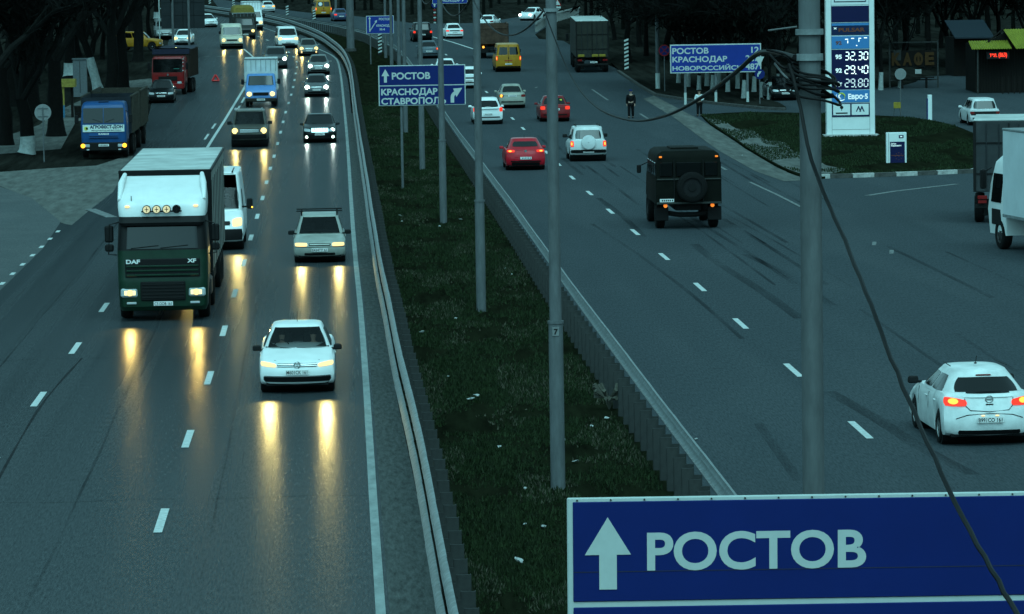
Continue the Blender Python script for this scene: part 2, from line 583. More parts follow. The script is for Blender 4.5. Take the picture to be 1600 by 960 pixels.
dashes([Vector((p.x - .42, p.y, p.z)) for p in LANE_B], 12, 6.0, .13, 4.0, road_l, ymin=at(330, 215).y, ymax=at(352, 190).y)
dashes([Vector((p.x + .42, p.y, p.z)) for p in LANE_B], 12, 8.0, .13, 1.0, road_l, ymin=at(360, 175).y, ymax=at(385, 130).y)
LANE_C = W2([(-220, 640), (3, 444), (62, 389), (95, 358)])
dashes(LANE_C, 4, 1.0, .14, phase_for(LANE_C, at(3, 444).y, 4), road_l)
ribbon('transverse_line', W2([(141, 327), (175, 340)]), .45, MATS['worn_paint'], .009, road_l)
dashes(W2([(300, 89), (400, 88)]), 1.1, .55, 1.2, .3, road_l, mtl='worn_paint')

# --- right carriageway with the station forecourt
right = W2([(2900, 1250), (2100, 330), (1800, 200), (1620, 112), (1480, 118), (1300, 128), (1200, 140), (1060, 140), (985, 116), (955, 104), (905, 78), (880, 64), (842, 61), (836, 54), (872, 31), (905, 20),
            (905, 15), (850, 21), (790, 30), (750, 36), (700, 37), (650, 37), (610, 32), (570, 27), (530, 23), (480, 20), (430, 14), (380, 5), (330, -3)])
road_r = struct(sheet('road_right', [(p.x, p.y) for p in right] + X_(G2, .12)[::-1], MATS['asphalt_right'], 0.0), 'patched worn asphalt carriageway and forecourt')
LANE_D = smooth_line(W2([(1640, 935), (1480, 793), (1344, 672), (1236, 576), (1157, 506), (1089, 445), (1036, 400), (992, 363), (954, 331), (921, 302), (892, 276), (850, 234), (813, 197), (785, 170),
                         (760, 144), (730, 114), (696, 85), (668, 66)]), 4)
dashes(LANE_D, 12, 3.0, .15, phase_for(LANE_D, at(1344, 672).y, 12), road_r)
ribbon('edge_line', [Vector((p.x + .55, p.y, p.z)) for p in G2 if p.y < 460], .16, MATS['worn_paint'], .008, road_r)
for a, b in (((1172, 285), (1215, 305)), ((1215, 305), (1252, 324)), ((1000, 178), (1016, 188)), ((925, 140), (950, 157)), ((1120, 258), (1135, 266))):
    ribbon('edge_line', W2([a, b]), .14, MATS['worn_paint'], .008, road_r)
for a, b in (((1355, 306), (1400, 299)), ((1400, 299), (1495, 288))):
    ribbon('entry_line', W2([a, b]), .30, MATS['worn_paint'], .008, road_r)
ribbon('edge_line', W2([(676, 58), (706, 66), (740, 77)]), .2, MATS['road_paint'], .010, road_r)
for px, py in ((1393, 394), (1366, 381), (838, 137)):
    p = at(px, py)
    ribbon('lane_dash', [p - Vector((.12, .8, 0)), p + Vector((.12, .8, 0))], .14, MATS['worn_paint'], .008, road_r)
# tar seams and dark tyre marks on the patched surface
sk = bpy.data.materials.new('tyre_mark')
sk.use_nodes = True
_n, _l = sk.node_tree.nodes, sk.node_tree.links
_p = _n['Principled BSDF']
_p.inputs['Base Color'].default_value = (.016, .018, .020, 1)
_p.inputs['Roughness'].default_value = .9
_p.inputs['Specular IOR Level'].default_value = 0
_tc, _mp, _no, _mr, _tr, _mx = [_n.new('ShaderNode' + q) for q in ('TexCoord', 'Mapping', 'TexNoise', 'MapRange', 'BsdfTransparent', 'MixShader')]
_mp.inputs['Scale'].default_value = (1.2, .10, 1)
_no.inputs['Scale'].default_value = 1.4
_no.inputs['Detail'].default_value = 3
_mr.inputs[1].default_value, _mr.inputs[2].default_value, _mr.inputs[3].default_value, _mr.inputs[4].default_value = .32, .72, 0.0, .36
_l.new(_tc.outputs['Object'], _mp.inputs[0]); _l.new(_mp.outputs[0], _no.inputs['Vector']); _l.new(_no.outputs[0], _mr.inputs[0])
_l.new(_mr.outputs[0], _mx.inputs[0]); _l.new(_tr.outputs[0], _mx.inputs[1]); _l.new(_p.outputs[0], _mx.inputs[2]); _l.new(_mx.outputs[0], _n['Material Output'].inputs[0])
for i, (w, pts) in enumerate(((.32, [(1085, 382), (1120, 410), (1190, 455), (1250, 498)]), (.32, [(1295, 612), (1370, 655), (1440, 700), (1520, 742)]), (.2, [(1185, 662), (1215, 705), (1248, 752)]),
                              (.14, [(925, 350), (1000, 400), (1080, 460), (1160, 530)]), (.28, [(1165, 398), (1230, 430), (1300, 478)]), (.25, [(935, 310), (975, 340), (1005, 370)]))):
    ribbon('tyre_mark', smooth_line(W2(pts), 5), w, sk, .004 + .0004 * i, road_r, jitter=.1)
rk_ = random.Random(44)
for i in range(26):
    x0, y0, ln = rk_.uniform(10.6, 18.5), rk_.uniform(66, 190), rk_.uniform(14, 46)
    if i % 2: x0, y0, ln = px0 + 1.5, py0 + rk_.uniform(-2, 2), pln * rk_.uniform(.7, 1.1)
    else: dr, cv = rk_.uniform(-.003, .008), rk_.uniform(-.0003, .0003)
    px0, py0, pln = x0, y0, ln
    ribbon('tyre_mark', [Vector((x0 + dr * q * ln + cv * (q * ln) ** 2, y0 + q * ln, 0)) for q in (0, .25, .5, .75, 1)], rk_.uniform(.08, .20), sk, .0046 + .0001 * i, road_r, jitter=.08)
# skid arcs on the oncoming side
ribbon('tar_seam', smooth_line(W2([(-30, 800), (60, 640), (128, 560)])), .05, MATS['tar'], .004, road_l, jitter=.4)

# --- median strip
med = sheet('median_grass_bed', [(p.x + .05, p.y) for p in G1] + X_(G2, -.1)[::-1], MATS['soil_grass'], -.02)
struct(med, 'dark rough grass strip between the carriageways')

# worn seams on the oncoming side
for X_s, y0, y1, w_ in ((-4.75, 58, 150, .05), (-2.2, 62, 120, .04), (-8.1, 60, 170, .05), (-1.0, 95, 190, .05)):
    ribbon('tar_seam', [Vector((X_s + .03 * math.sin(y * .11) + .012 * math.sin(y * .5), y, 0)) for y in range(y0, y1, 3)], w_, sk, .004, road_l, jitter=.4)
for yt in (71.5, 98.0, 141.0, 178.0):
    ribbon('tar_seam', [Vector((x, yt + .12 * math.sin(x * 2.1 + yt), 0)) for x in (-9.5, -8, -6.5, -5, -3.5, -2, -.5, .6)], .10, sk, .0046, road_l, jitter=.5)

# --- islands on the right
def island(name, pts, mtl, label, dz=.10):
    o = sheet(name, [(p.x, p.y) for p in smooth_line(W2(pts) + [at(*pts[0])], 3)[:-1]], mtl, dz, thick=.25)
    return struct(o, label)
isl_lo = [(1096, 182), (1160, 178), (1250, 179), (1340, 182), (1430, 187), (1490, 199), (1530, 216), (1560, 236), (1558, 262), (1515, 270), (1420, 274), (1330, 277), (1262, 279), (1215, 262), (1150, 222), (1110, 196)]
island('grass_island', isl_lo, MATS['soil_grass'], 'dark grass island in front of the fuel price stele')
verge = W2([(1022, 150), (1085, 183), (1110, 197), (1150, 223), (1215, 263), (1255, 279), (1285, 281), (1225, 284), (1180, 268), (1130, 240), (1090, 212), (1050, 182), (1005, 155)])
struct(sheet('dirt_verge', [(p.x, p.y) for p in verge], MATS['verge_dirt'], .012), 'pale dusty verge between road and grass island')
we = [(1100, 186), (1130, 192), (1150, 204), (1178, 208), (1196, 222), (1226, 226), (1240, 240), (1268, 246), (1290, 262), (1322, 268), (1300, 275), (1262, 277.5), (1217, 261.5), (1152, 221.5), (1113, 195.5)]
struct(sheet('worn_earth', [(p.x, p.y) for p in smooth_line(W2(we) + [at(*we[0])], 3)[:-1]], MATS['verge_dirt'], .112), 'bare worn earth on the edge of the grass island')
isl_up = [(968, 112), (1000, 134), (1024, 149), (1060, 155), (1120, 163), (1190, 170), (1228, 172), (1215, 162), (1190, 154), (1240, 143), (1300, 138), (1385, 138), (1440, 122), (1400, 100), (1250, 84), (1000, 84), (955, 94)]
island('tree_island', isl_up, MATS['dirt'], 'dark bare ground under the whitewashed trees')
# striped kerb stones along the grass island
kl = W2([(1262, 280), (1330, 278), (1420, 275), (1515, 271), (1580, 262)])
kerb = thing('striped_kerb', 'row of black and white kerb stones edging the grass island', 'kerb')
for i, (p, t) in enumerate(arc_points(kl, 1.02, .5)):
    mb = MB().box((0, 0, 0), (1.0, .22, .34), .02)
    k = mb.obj('kerb_stone', 'kerb_white' if i % 2 == 0 else 'kerb_dark', kerb)
    k.location = (p.x, p.y, zg(p.y) + .02)
    k.rotation_euler = (0, 0, math.atan2(t.y, t.x))
kl2 = W2([(966, 113), (1000, 136), (1024, 150), (1060, 156), (1120, 164), (1190, 171), (1228, 173)])
kerb2 = thing('worn_kerb', 'worn grey kerb curving round the tree island', 'kerb')
kmesh = MB().box((0, 0, 0), (1.0, .2, .3), .02).mesh('kerb_stone', MATS['kerb_dark'])
for p, t in arc_points(kl2, 1.03, .5):
    k = link('kerb_stone', kmesh, kerb2, (p.x, p.y, zg(p.y) + .02))
    k.rotation_euler = (0, 0, math.atan2(t.y, t.x))

# ================================================================ GUARD RAILS
PROFILE = [(0, -.155), (.05, -.13), (.08, -.085), (.05, -.045), (.015, 0), (.05, .045), (.08, .085), (.05, .13), (0, .155)]
def guard_rail(name, label, line, side, ymin, ymax, near_max, tiers):
    root = thing(name, label, 'guard rail')
    # post: channel with two flanges, and a console that carries both beams
    pm = MB()
    pm.box((-side * .26, 0, .36), (.20, .05, .84)).box((-side * .36, .04, .36), (.012, .10, .84)).box((-side * .16, .04, .36), (.012, .10, .84))
    post_me = pm.mesh('post', MATS['post_steel'])
    cons_me = [MB().box((-side * .085, 0, z), (.155, .06, .2)).mesh('console', MATS['post_steel']) for z in (.56, .34)]
    far = MB()
    pts = [(p, t) for p, t in arc_points(line, 1.5, .4) if ymin < p.y < ymax]
    for p, t in pts:
        z = zg(p.y)
        a = math.atan2(t.y, t.x) - PI / 2
        if p.y < near_max:
            po = link('post', post_me, root, (p.x, p.y, z))
            po.rotation_euler = (random.uniform(-.015, .015), random.uniform(-.02, .02), a)
            for cm_ in cons_me: link('console', cm_, po)
        else:
            far.box((p.x - side * .24, p.y, z + .36), (.16, .06, .84))
    if far.v:
        far.obj('far_posts', 'post_steel', root)['kind'] = 'stuff'
    for tier, zc, off in tiers:
        for i in range(0, len(pts) - 1, 4):
            seg = pts[i:i + 5]
            if len(seg) < 2: continue
            rows = []
            for q, (p, t) in enumerate(seg):
                n = Vector((t.y, -t.x, 0)).normalized() * side          # towards the road
                ext = t * (.10 if q == len(seg) - 1 else 0)
                lift = .006 if q == len(seg) - 1 else 0.0
                wob = .004 * math.sin(p.y * .23)
                base = Vector((p.x, p.y, zg(p.y))) + ext
                front = [base + n * (d + off + wob + lift) + Vector((0, 0, zc + z)) for d, z in PROFILE]
                back = [base + n * (d + off + wob + lift - .012) + Vector((0, 0, zc + z)) for d, z in PROFILE[::-1]]
                rows.append(front + back)
            MB().grid(rows, close=True).obj(tier, 'galvanised', root, smooth=35)
    return root
guard_rail('guard_rail', 'double-beam galvanised guard rail along the gravelly shoulder of the oncoming side', G1, -1, 38, 560, 330, (('beam', .89, 0.0), ('lower_beam', .42, .09)))
guard_rail('guard_rail', 'pale topped guard rail with dark posts seen from behind across the grass strip', G2, 1, 38, 520, 330, (('beam', .89, 0.0),))
# ================================================================ VEHICLES
mat('tyre', (.014, .014, .014), .85, noise_amt=.3, noise_scale=20)
mat('rim_silver', (.35, .36, .36), .4, metal=.7, noise_amt=.3, noise_scale=14)
mat('rim_dark', (.06, .06, .06), .6, metal=.3)
mat('trim_black', (.014, .014, .015), .55)
mat('chrome', (.6, .62, .62), .2, metal=1.0)
mat('glass_dark', (.010, .012, .013), .06, spec=.6)
mat('seam', (.02, .021, .022), .7)
mat('head_off', (.42, .45, .46), .15, spec=.8)
mat('head_warm', (.25, .20, .10), .2, emit=(1.0, .66, .26), estr=.8)
mat('head_white', (.8, .85, .85), .2, emit=(.74, 1.0, .86), estr=3.0)
mat('lamp_warm', (.25, .20, .08), .2, emit=(1.0, .78, .24), estr=1.15)
mat('lamp_white', (.8, .85, .85), .2, emit=(.80, 1.0, .86), estr=4.0)
mat('head_amber', (.7, .35, .05), .3, emit=(1.0, .42, .03), estr=2.2)
mat('tail_lit', (.45, .03, .02), .25, emit=(1.0, .035, .010), estr=.5)
mat('tail_hot', (.5, .06, .02), .25, emit=(1.0, .42, .05), estr=1.1)
mat('tail_off', (.22, .012, .012), .25)
mat('amber_glass', (.5, .18, .02), .25)
mat('ink', (.02, .02, .022), .7)
mat('seat_cloth', (.02, .021, .022), .9)
# see-through windscreen for the near cars
gm_ = bpy.data.materials.new('glass_clear')
gm_.use_nodes = True
_n = gm_.node_tree.nodes
_l = gm_.node_tree.links
_t = _n.new('ShaderNodeBsdfTransparent')
_t.inputs[0].default_value = (.8, .84, .84, 1)
_m = _n.new('ShaderNodeMixShader')
_m.inputs[0].default_value = .42
_p = _n['Principled BSDF']
_p.inputs['Base Color'].default_value = (.010, .012, .013, 1)
_p.inputs['Roughness'].default_value = .05
_l.new(_t.outputs[0], _m.inputs[1])
_l.new(_p.outputs[0], _m.inputs[2])
_l.new(_m.outputs[0], _n['Material Output'].inputs[0])
MATS['glass_clear'] = gm_

def paint(name, col, rough=.35, dirt=.22, metal=0.0):
    return mat('paint_' + name, col, rough, metal=metal, coat=.2, noise_amt=dirt, noise_scale=2.2)

def lerp(a, b, t): return a + (b - a) * t
def interp(tab, x):
    if x <= tab[0][0]: return tab[0][1]
    for (a, va), (b, vb) in zip(tab, tab[1:]):
        if x <= b:
            t = (x - a) / (b - a)
            return va + (vb - va) * t
    return tab[-1][1]

WHEEL_CACHE = {}
def wheel_meshes(r, w, rim='rim_silver', spokes=5):
    key = (round(r, 3), round(w, 3), rim, spokes)
    if key in WHEEL_CACHE: return WHEEL_CACHE[key]
    n = 24
    prof = [(r * .62, -w / 2), (r * .9, -w / 2), (r * .98, -w * .38), (r, -w * .2), (r, w * .2), (r * .98, w * .38), (r * .9, w / 2), (r * .62, w / 2), (r * .62, -w / 2)]
    rows = []
    for q, x in prof:
        rows.append([(x, q * math.cos(2 * PI * k / n), q * math.sin(2 * PI * k / n)) for k in range(n)])
    ty = MB().grid(rows, close=True).mesh('wheel', MATS['tyre'], smooth=50)
    rm = MB()
    for s in (1,):
        rim_rows = []
        for q, x in ((r * .64, w * .40), (r * .60, w * .44), (r * .56, w * .34), (r * .54, w * .12)):
            rim_rows.append([(x, q * math.cos(2 * PI * k / n), q * math.sin(2 * PI * k / n)) for k in range(n)])
        rm.grid(rim_rows, close=True)
        rm.cyl((w * .28, 0, 0), r * .16, w * .2, 'x', 12)
        for k in range(spokes):
            a = 2 * PI * k / spokes
            M_ = Matrix.Rotation(a, 3, 'X')
            rm.box(M_ @ Vector((w * .30, 0, r * .36)), (w * .12, r * .17, r * .44), 0, M_)
    me_r = rm.mesh('rim', MATS[rim], smooth=40)
    bk = MB().cyl((w * .02, 0, 0), r * .6, w * .1, 'x', 16)
    me_b = bk.mesh('brake_disc', MATS['rim_dark'])
    WHEEL_CACHE[key] = (ty, me_r, me_b)
    return WHEEL_CACHE[key]
def add_wheel(root, x, y, r, w, rim='rim_silver', spokes=5):
    ty, me_r, me_b = wheel_meshes(r, w, rim, spokes)
    o = link('wheel', ty, root, (x, y, r))
    if x < 0: o.rotation_euler = (0, 0, PI)
    link('rim', me_r, o)
    link('brake_disc', me_b, o)
    return o

SPOT_W = 150.0
def beam(parent, x, y, z, col, power=1.0):
    """the real light of a lit headlamp: a spot inside the lens, aimed ahead and slightly down"""
    ld = bpy.data.lights.new('headlight_beam', 'SPOT')
    ld.energy = SPOT_W * power
    ld.color = col
    ld.spot_size = R(40)
    ld.spot_blend = 1.0
    ld.shadow_soft_size = .07
    o = link('headlight_beam', ld, parent, (x, y + .06, z))
    o.rotation_euler = (R(90 - 11), 0, 0)
    return o
WARM = (1.0, .80, .26)
COOL = (.80, 1.0, .90)

class Car:
    """parametric road car; local +y is forward, origin under the middle of the FRONT bumper, body runs towards -y"""
    def __init__(s, name, label, cat, P, group=None):
        s.P = P
        s.root = thing(name, label, cat, group=group)
        s.L, s.W, s.H = P['L'], P['W'], P['H']
        s.hw = s.W / 2
        s.cf, s.cr = P.get('cf', .24), P.get('cr', .16)
        s.tzf = P.get('tzf', [(.15, .14), (.32, .03), (.48, 0), (.58, .03), (.75, .12), (.95, .2)])
        s.tzr = P.get('tzr', [(.2, .10), (.38, .01), (.52, 0), (.62, .05), (.95, .09), (1.1, .14)])
        s.body()
        s.cabin()
        s.wheels()
    # --- front and rear surface
    def yf(s, x, z):
        return -(s.cf * min(1.0, abs(x) / s.hw) ** 2.6 + interp(s.tzf, z))
    def yr(s, x, z):
        return -s.L + s.cr * min(1.0, abs(x) / s.hw) ** 3 + interp(s.tzr, z)
    def body(s):
        P, L, hw = s.P, s.L, s.hw
        clear = P.get('clear', .2)
        wr = P['wr']
        ra = wr + P.get('arch', .06)
        ax = [P['fo'], P['fo'] + P['wb']]
        ys = set([0, .04, .1, .2, L - .2, L - .1, L - .04, L])
        for k in range(int(L / .14)): ys.add(round(k * .14, 3))
        for a in ax:
            for q in (-1, -.97, -.9, -.8, -.65, -.45, -.2, 0, .2, .45, .65, .8, .9, .97, 1):
                ys.add(round(a + q * ra, 3))
        for y_, _ in P['top']: ys.add(y_)
        ys = sorted(v for v in ys if 0 <= v <= L)
        def section(d):
            zt = interp(P['top'], d)
            e = min(d, L - d)
            zb = clear + max(0, .05 - e * .3)
            h = hw * (1 - .03 * max(0, 1 - e / .5) ** 2)
            zs0 = zb + .02
            for a in ax:
                q = abs(d - a)
                if q < ra: zs0 = max(zs0, wr + math.sqrt(max(0, ra * ra - q * q)))
            zs = zt - P.get('shoulder', .09)
            zs0 = min(zs0, zs - .05)
            half = [(0, zb), (h * .74, zb), (h * .955, zs0), (h * .985, lerp(zs0, zs, .12)), (h, lerp(zs0, zs, .5)), (h * .99, lerp(zs0, zs, .85)), (h * .965, zs),
                    (h * .92, lerp(zs, zt, .6)), (h * .82, zt - .012), (h * .5, zt), (0, zt + .012)]
            return half
        rows = []
        def ring(d, k=1.0):
            half = section(d)
            pts = [(x * k, z) for x, z in half] + [(-x * k, z) for x, z in half[-2:0:-1]]
            out = []
            for x, z in pts:
                y = -d
                bf = max(0.0, 1 - d / 1.1) ** 2
                br = max(0.0, 1 - (L - d) / .9) ** 2
                y += bf * s.yf(x, z) - 0 if bf else 0
                y += br * (s.yr(x, z) + L) if br else 0
                out.append((x, y, z))
            return out
        for k in (0, .25, .5, .75, .92): rows.append(ring(0, k))
        for d in ys: rows.append(ring(d))
        for k in (.92, .75, .5, .25, 0): rows.append(ring(L, k))
        s.body_o = MB().grid(rows, close=True).obj('body', P['paint'], s.root, smooth=38, weld=True)
        # dark wheel wells and floor pan
        for a in ax:
            MB().cyl((0, -a, wr), ra * .985, s.W * .95, 'x', 20).obj('wheel_well', 'trim_black', s.root)
        MB().box((0, -L / 2, clear + .06), (s.W * .82, L * .9, .14)).obj('floor_pan', 'trim_black', s.root)
    # --- patches that follow the surface
    def patch(s, name, quad, mtl, face='f', lift=.012, nx=6, nz=3, parent=None, rim=.03, rnd=None):
        """quad: four (x, z) corners from bottom-left round to top-left"""
        a, b, c, d = [Vector((p[0], p[1])) for p in quad]
        rows, sgn = [], (1 if face == 'f' else -1)
        fn = s.yf if face == 'f' else s.yr
        rk = s.P.get('round', .22) if rnd is None else rnd
        def pt(u, v, lf):
            u_, v_ = 2 * u - 1, 2 * v - 1
            u, v = (1 + u_ * math.sqrt(1 - rk * v_ * v_)) / 2, (1 + v_ * math.sqrt(1 - rk * u_ * u_)) / 2
            q = a.lerp(b, u).lerp(d.lerp(c, u), v)
            return (q.x, fn(q.x, q.y) + sgn * lf, q.y)
        for j in range(nz + 1):
            rows.append([pt(i / nx, j / nz, lift) for i in range(nx + 1)])
        mb = MB().grid(rows)
        loop = [(i / nx, 0) for i in range(nx + 1)] + [(1, j / nz) for j in range(1, nz + 1)] + [(i / nx, 1) for i in range(nx - 1, -1, -1)] + [(0, j / nz) for j in range(nz - 1, 0, -1)]
        mb.grid([[pt(u, v, lift) for u, v in loop], [pt(u, v, lift - rim) for u, v in loop]], close=True)
        return mb.obj(name, mtl, parent or s.root, smooth=35, out=(0, -s.L / 2, .6))
    # --- greenhouse
    def cabin(s):
        P = s.P
        C = P['cabin']
        s.zB, s.zR = C['zB'], s.H - .055
        n = C.get('n', 5.0)
        wB, wR = s.hw * C.get('wB', .93), s.hw * C.get('wR', .72)
        def dims(t):
            tt = t
            yF = lerp(-C['f0'], -C['f1'], tt ** C.get('ef', 1.0))
            yR = lerp(-C['r0'], -C['r1'], tt ** C.get('er', 1.0))
            w = lerp(wB, wR, tt ** 1.15)
            return yF, yR, w, lerp(s.zB, s.zR, t)
        s.dims, s.n = dims, n
        rows = []
        NA = 44
        def ring(t, k=1.0, dz=0.0):
            yF, yR, w, z = dims(t)
            yc, l = (yF + yR) / 2, (yF - yR) / 2
            out = []
            for i in range(NA):
                a = 2 * PI * (i + .5) / NA
                c, sn = math.cos(a), math.sin(a)
                out.append((math.copysign(abs(c) ** (2 / n), c) * w * k, yc + math.copysign(abs(sn) ** (2 / n), sn) * l * k, z + dz))
            return out
        TS = (0, .05, .2, .4, .6, .8, .95, 1)
        for t in TS: rows.append(ring(t))
        for k, dz in ((.985, .014), (.94, .028), (.8, .045), (.5, .054), (.02, .056)): rows.append(ring(1, k, dz))
        shell = MB().grid(rows, close=True)
        if P.get('glass') == 'glass_clear':               # real opening behind the windscreen, with a dark lining inside
            def opening(mb, z0, z1):
                keep = []
                for q in mb.f:
                    c_ = [sum(mb.v[i][k] for i in q) / len(q) for k in range(3)]
                    u = (c_[2] - s.zB) / (s.zR - s.zB)
                    yF, yR, w, _ = dims(max(0, min(1, u)))
                    if z0 < u < z1 and c_[1] > (yF + yR) / 2 + (yF - yR) * .28 and abs(c_[0]) < w * .86: continue
                    keep.append(q)
                mb.f = keep
            opening(shell, .05, .95)
            lin = MB().grid([[(x * .965, y - .03 * (1 if y > -C['f1'] else -1), z - .03) for x, y, z in r] for r in rows], close=True)
            opening(lin, .0, .95)
            yF, yR, w, _ = dims(0)
            lin.box((0, (yF + yR) / 2 - .12, s.zB + .075), (w * 1.8, (yF - yR) * .86, .05))
            lin.obj('cabin_lining', 'seat_cloth', s.root)
            MB().tube([((.36 + .17 * math.cos(2 * PI * j / 16)), -C['f0'] - .75 + .06 * math.sin(2 * PI * j / 16), s.zB + .06 + .16 * math.sin(2 * PI * j / 16)) for j in range(17)], .015, 5).obj('steering_wheel', 'trim_black', s.root)
            for x in (-.36, .36):
                MB().box((x, -C['f1'] - .35, s.zB + .12), (.46, .14, .5), .05).obj('seat', 'seat_cloth', s.root)
                MB().box((x, -C['f1'] - .38, s.zB + .45), (.24, .10, .15), .04).obj('headrest', mat('headrest_grey', (.05, .052, .055), .9), s.root)
        shell.obj('roof', P.get('roof_paint', P['paint']), s.root, smooth=40)
        G = P.get('glass', 'glass_dark')
        ws = C.get('ws', (.07, .93, .86))
        if ws: s.window('windscreen', 'F', ws, G)
        rw = C.get('rw', (.12, .88, .82))
        if rw: s.window('rear_window', 'R', rw, P.get('rear_glass', 'glass_dark'))
        for b0, b1 in C.get('sides', ((-.74, -.02), (.03, .70))):
            for sd in (-1, 1):
                s.window('side_window', 'S', (C.get('s0', .14), C.get('s1', .88), b0, b1, sd), 'glass_dark')
    def cpt(s, face, a, t, off=.008):
        yF, yR, w, z = s.dims(t)
        yc, l = (yF + yR) / 2, (yF - yR) / 2
        n = s.n
        k = (1 - min(.9999, abs(a)) ** n) ** (1 / n)
        if face == 'F': return (a * w, yc + l * k + off, z + off * .5)
        if face == 'R': return (a * w, yc - l * k - off, z + off * .5)
        sd = 1 if face == 'S+' else -1
        return (sd * (w * k + off), yc + l * a, z)
    def window(s, name, face, spec, mtl):
        rows = []
        rk = s.P.get('win_round', .12)
        def sq(u, v):
            u_, v_ = 2 * u - 1, 2 * v - 1
            return (1 + u_ * math.sqrt(1 - rk * v_ * v_)) / 2, (1 + v_ * math.sqrt(1 - rk * u_ * u_)) / 2
        for j in range(9):
            row = []
            for i in range(13):
                u, v = sq(i / 12, j / 8)
                if face in 'FR':
                    row.append(s.cpt(face, lerp(-spec[2], spec[2], u), lerp(spec[0], spec[1], v)))
                else:
                    row.append(s.cpt('S+' if spec[4] > 0 else 'S-', lerp(spec[2], spec[3], u), lerp(spec[0], spec[1], v)))
            rows.append(row)
        MB().grid(rows).obj(name, mtl, s.root, smooth=60, out=(0, -s.L / 2, .9))
    def wheels(s):
        P = s.P
        w = P.get('ww', .2)
        for a in (P['fo'], P['fo'] + P['wb']):
            for sd in (-1, 1):
                add_wheel(s.root, sd * (s.hw - w / 2 - .015), -a, P['wr'], w, P.get('rim', 'rim_silver'), P.get('spokes', 5))
    # --- details
    def headlights(s, x0, x1, z0, z1, lit=None, skew=.03, power=1.0, lamp=None, housing='head_off', low=0.0):
        """pair of lenses x0 (inner) to x1 (outer); lit = material of the burning lamp inside"""
        for sd in (-1, 1):
            q = [(sd * x0, z0 + skew * .3), (sd * x1, z0 + skew + low), (sd * x1, z1 + skew), (sd * x0, z1 - skew * .3)]
            if sd < 0: q = [q[1], q[0], q[3], q[2]]
            h = s.patch('headlight', q, MATS[lit] if (lit and not lamp) else MATS[housing], 'f', .014, 6, 3)
            xm, zm = sd * lerp(x0, x1, .5), (z0 + z1) / 2 + skew * .4
            if lit:
                if lamp is None and s.P.get('far', True): lamp_r = .15  # far cars: oversized glowing disc over the lens stands in for lamp glare
                else: lamp_r = lamp or 0
                if lamp_r:
                    MB().cyl((xm, s.yf(xm, zm) + .03, zm), lamp_r, .04, 'y', 14).obj('lamp', 'lamp_white' if lit == 'head_white' else 'lamp_warm', h)
                beam(h, xm, s.yf(xm, zm) + .05, zm, COOL if lit == 'head_white' else WARM, power)
    def taillights(s, x0, x1, z0, z1, lit='tail_off', skew=0.0, hot=None, taper=0.0):
        for sd in (-1, 1):
            q = [(sd * x0, z0), (sd * x1, z0 + skew), (sd * x1, z1 + skew), (sd * x0, z1 - taper)]
            if sd < 0: q = [q[1], q[0], q[3], q[2]]
            h = s.patch('tail_light', q, MATS[lit], 'r', .014, 5, 3)
            if hot:
                xm, zm = lerp(x0, x1, .6), lerp(z0, z1, .5) + skew * .6
                dx, dz = (x1 - x0) * .22, (z1 - z0) * .3
                q = [(sd * (xm - dx), zm - dz), (sd * (xm + dx), zm - dz), (sd * (xm + dx), zm + dz), (sd * (xm - dx), zm + dz)]
                if sd < 0: q = [q[1], q[0], q[3], q[2]]
                s.patch('lamp', q, MATS[hot], 'r', .020, 6, 6, parent=h, rnd=.5)
    def bar(s, name, x, z0, z1, mtl, face='f', lift=.012, x_top=None, nx=10):
        xt = x if x_top is None else x_top
        return s.patch(name, [(-x, z0), (x, z0), (xt, z1), (-xt, z1)], MATS[mtl] if isinstance(mtl, str) else mtl, face, lift, nx, 2, rnd=.06)
    def plate(s, z, text=None, face='f', x=0.0, w=.52, h=.112):
        y = (s.yf(x, z) + .03) if face == 'f' else (s.yr(x, z) - .03)
        p = MB().box((x, y, z), (w, .012, h), .003).obj('licence_plate', 'plate_white', s.root)
        if text:
            M_ = Matrix.Translation((x, y + (.008 if face == 'f' else -.008), z - h * .36)) @ Matrix.Rotation(PI if face == 'f' else 0, 4, 'Z') @ Matrix.Rotation(PI / 2, 4, 'X')
            lettering('plate_lettering', text, h * .98, 'ink', p, M_, .012, width=w * .9, ext=.002)
            return p
        for k, (bx, bw) in enumerate(((-.16, .05), (-.09, .05), (-.02, .05), (.05, .05), (.12, .05), (.2, .06))):
            MB().box((x + bx * w / .52, y + (.007 if face == 'f' else -.007), z), (bw * w / .52 * .7, .003, h * .5)).obj('plate_mark', 'ink', p)
        return p
    def mirrors(s, y, z, mtl=None, size=(.2, .09, .13)):
        for sd in (-1, 1):
            mb = MB()
            x = s.hw + size[0] * .35
            mb.box((sd * x, -y, z), size, .03, taper=(.92, .8))
            mb.box((sd * (s.hw - .03), -y, z - size[2] * .3), (.14, .05, .05), .01)
            mb.obj('mirror', mtl or s.P['paint'], s.root, smooth=30)
    def wipers(s):
        C = s.P['cabin']
        for a0, a1 in ((-.55, .02), (-.05, .5)):
            MB().tube([s.cpt('F', a0, .09, .02), s.cpt('F', a1, .16, .022)], .008, 5).obj('wiper', 'trim_black', s.root)
    def seams(s, door_ys, z0=.35, handle_z=None, handles=()):
        """door shut lines and handles on both sides"""
        zb = s.zB
        for sd in (-1, 1):
            for y in door_ys:
                MB().tube([(sd * (s.hw * .978), -y, z0), (sd * (s.hw * 1.001), -y, lerp(z0, zb, .5)), (sd * (s.hw * .972), -y, zb - .04)], .007, 5).obj('door_seam', 'seam', s.root)
            for y in handles:
                MB().box((sd * (s.hw * 1.0), -y, handle_z or zb - .13), (.04, .17, .03), .01).obj('door_handle', s.P['paint'], s.root)
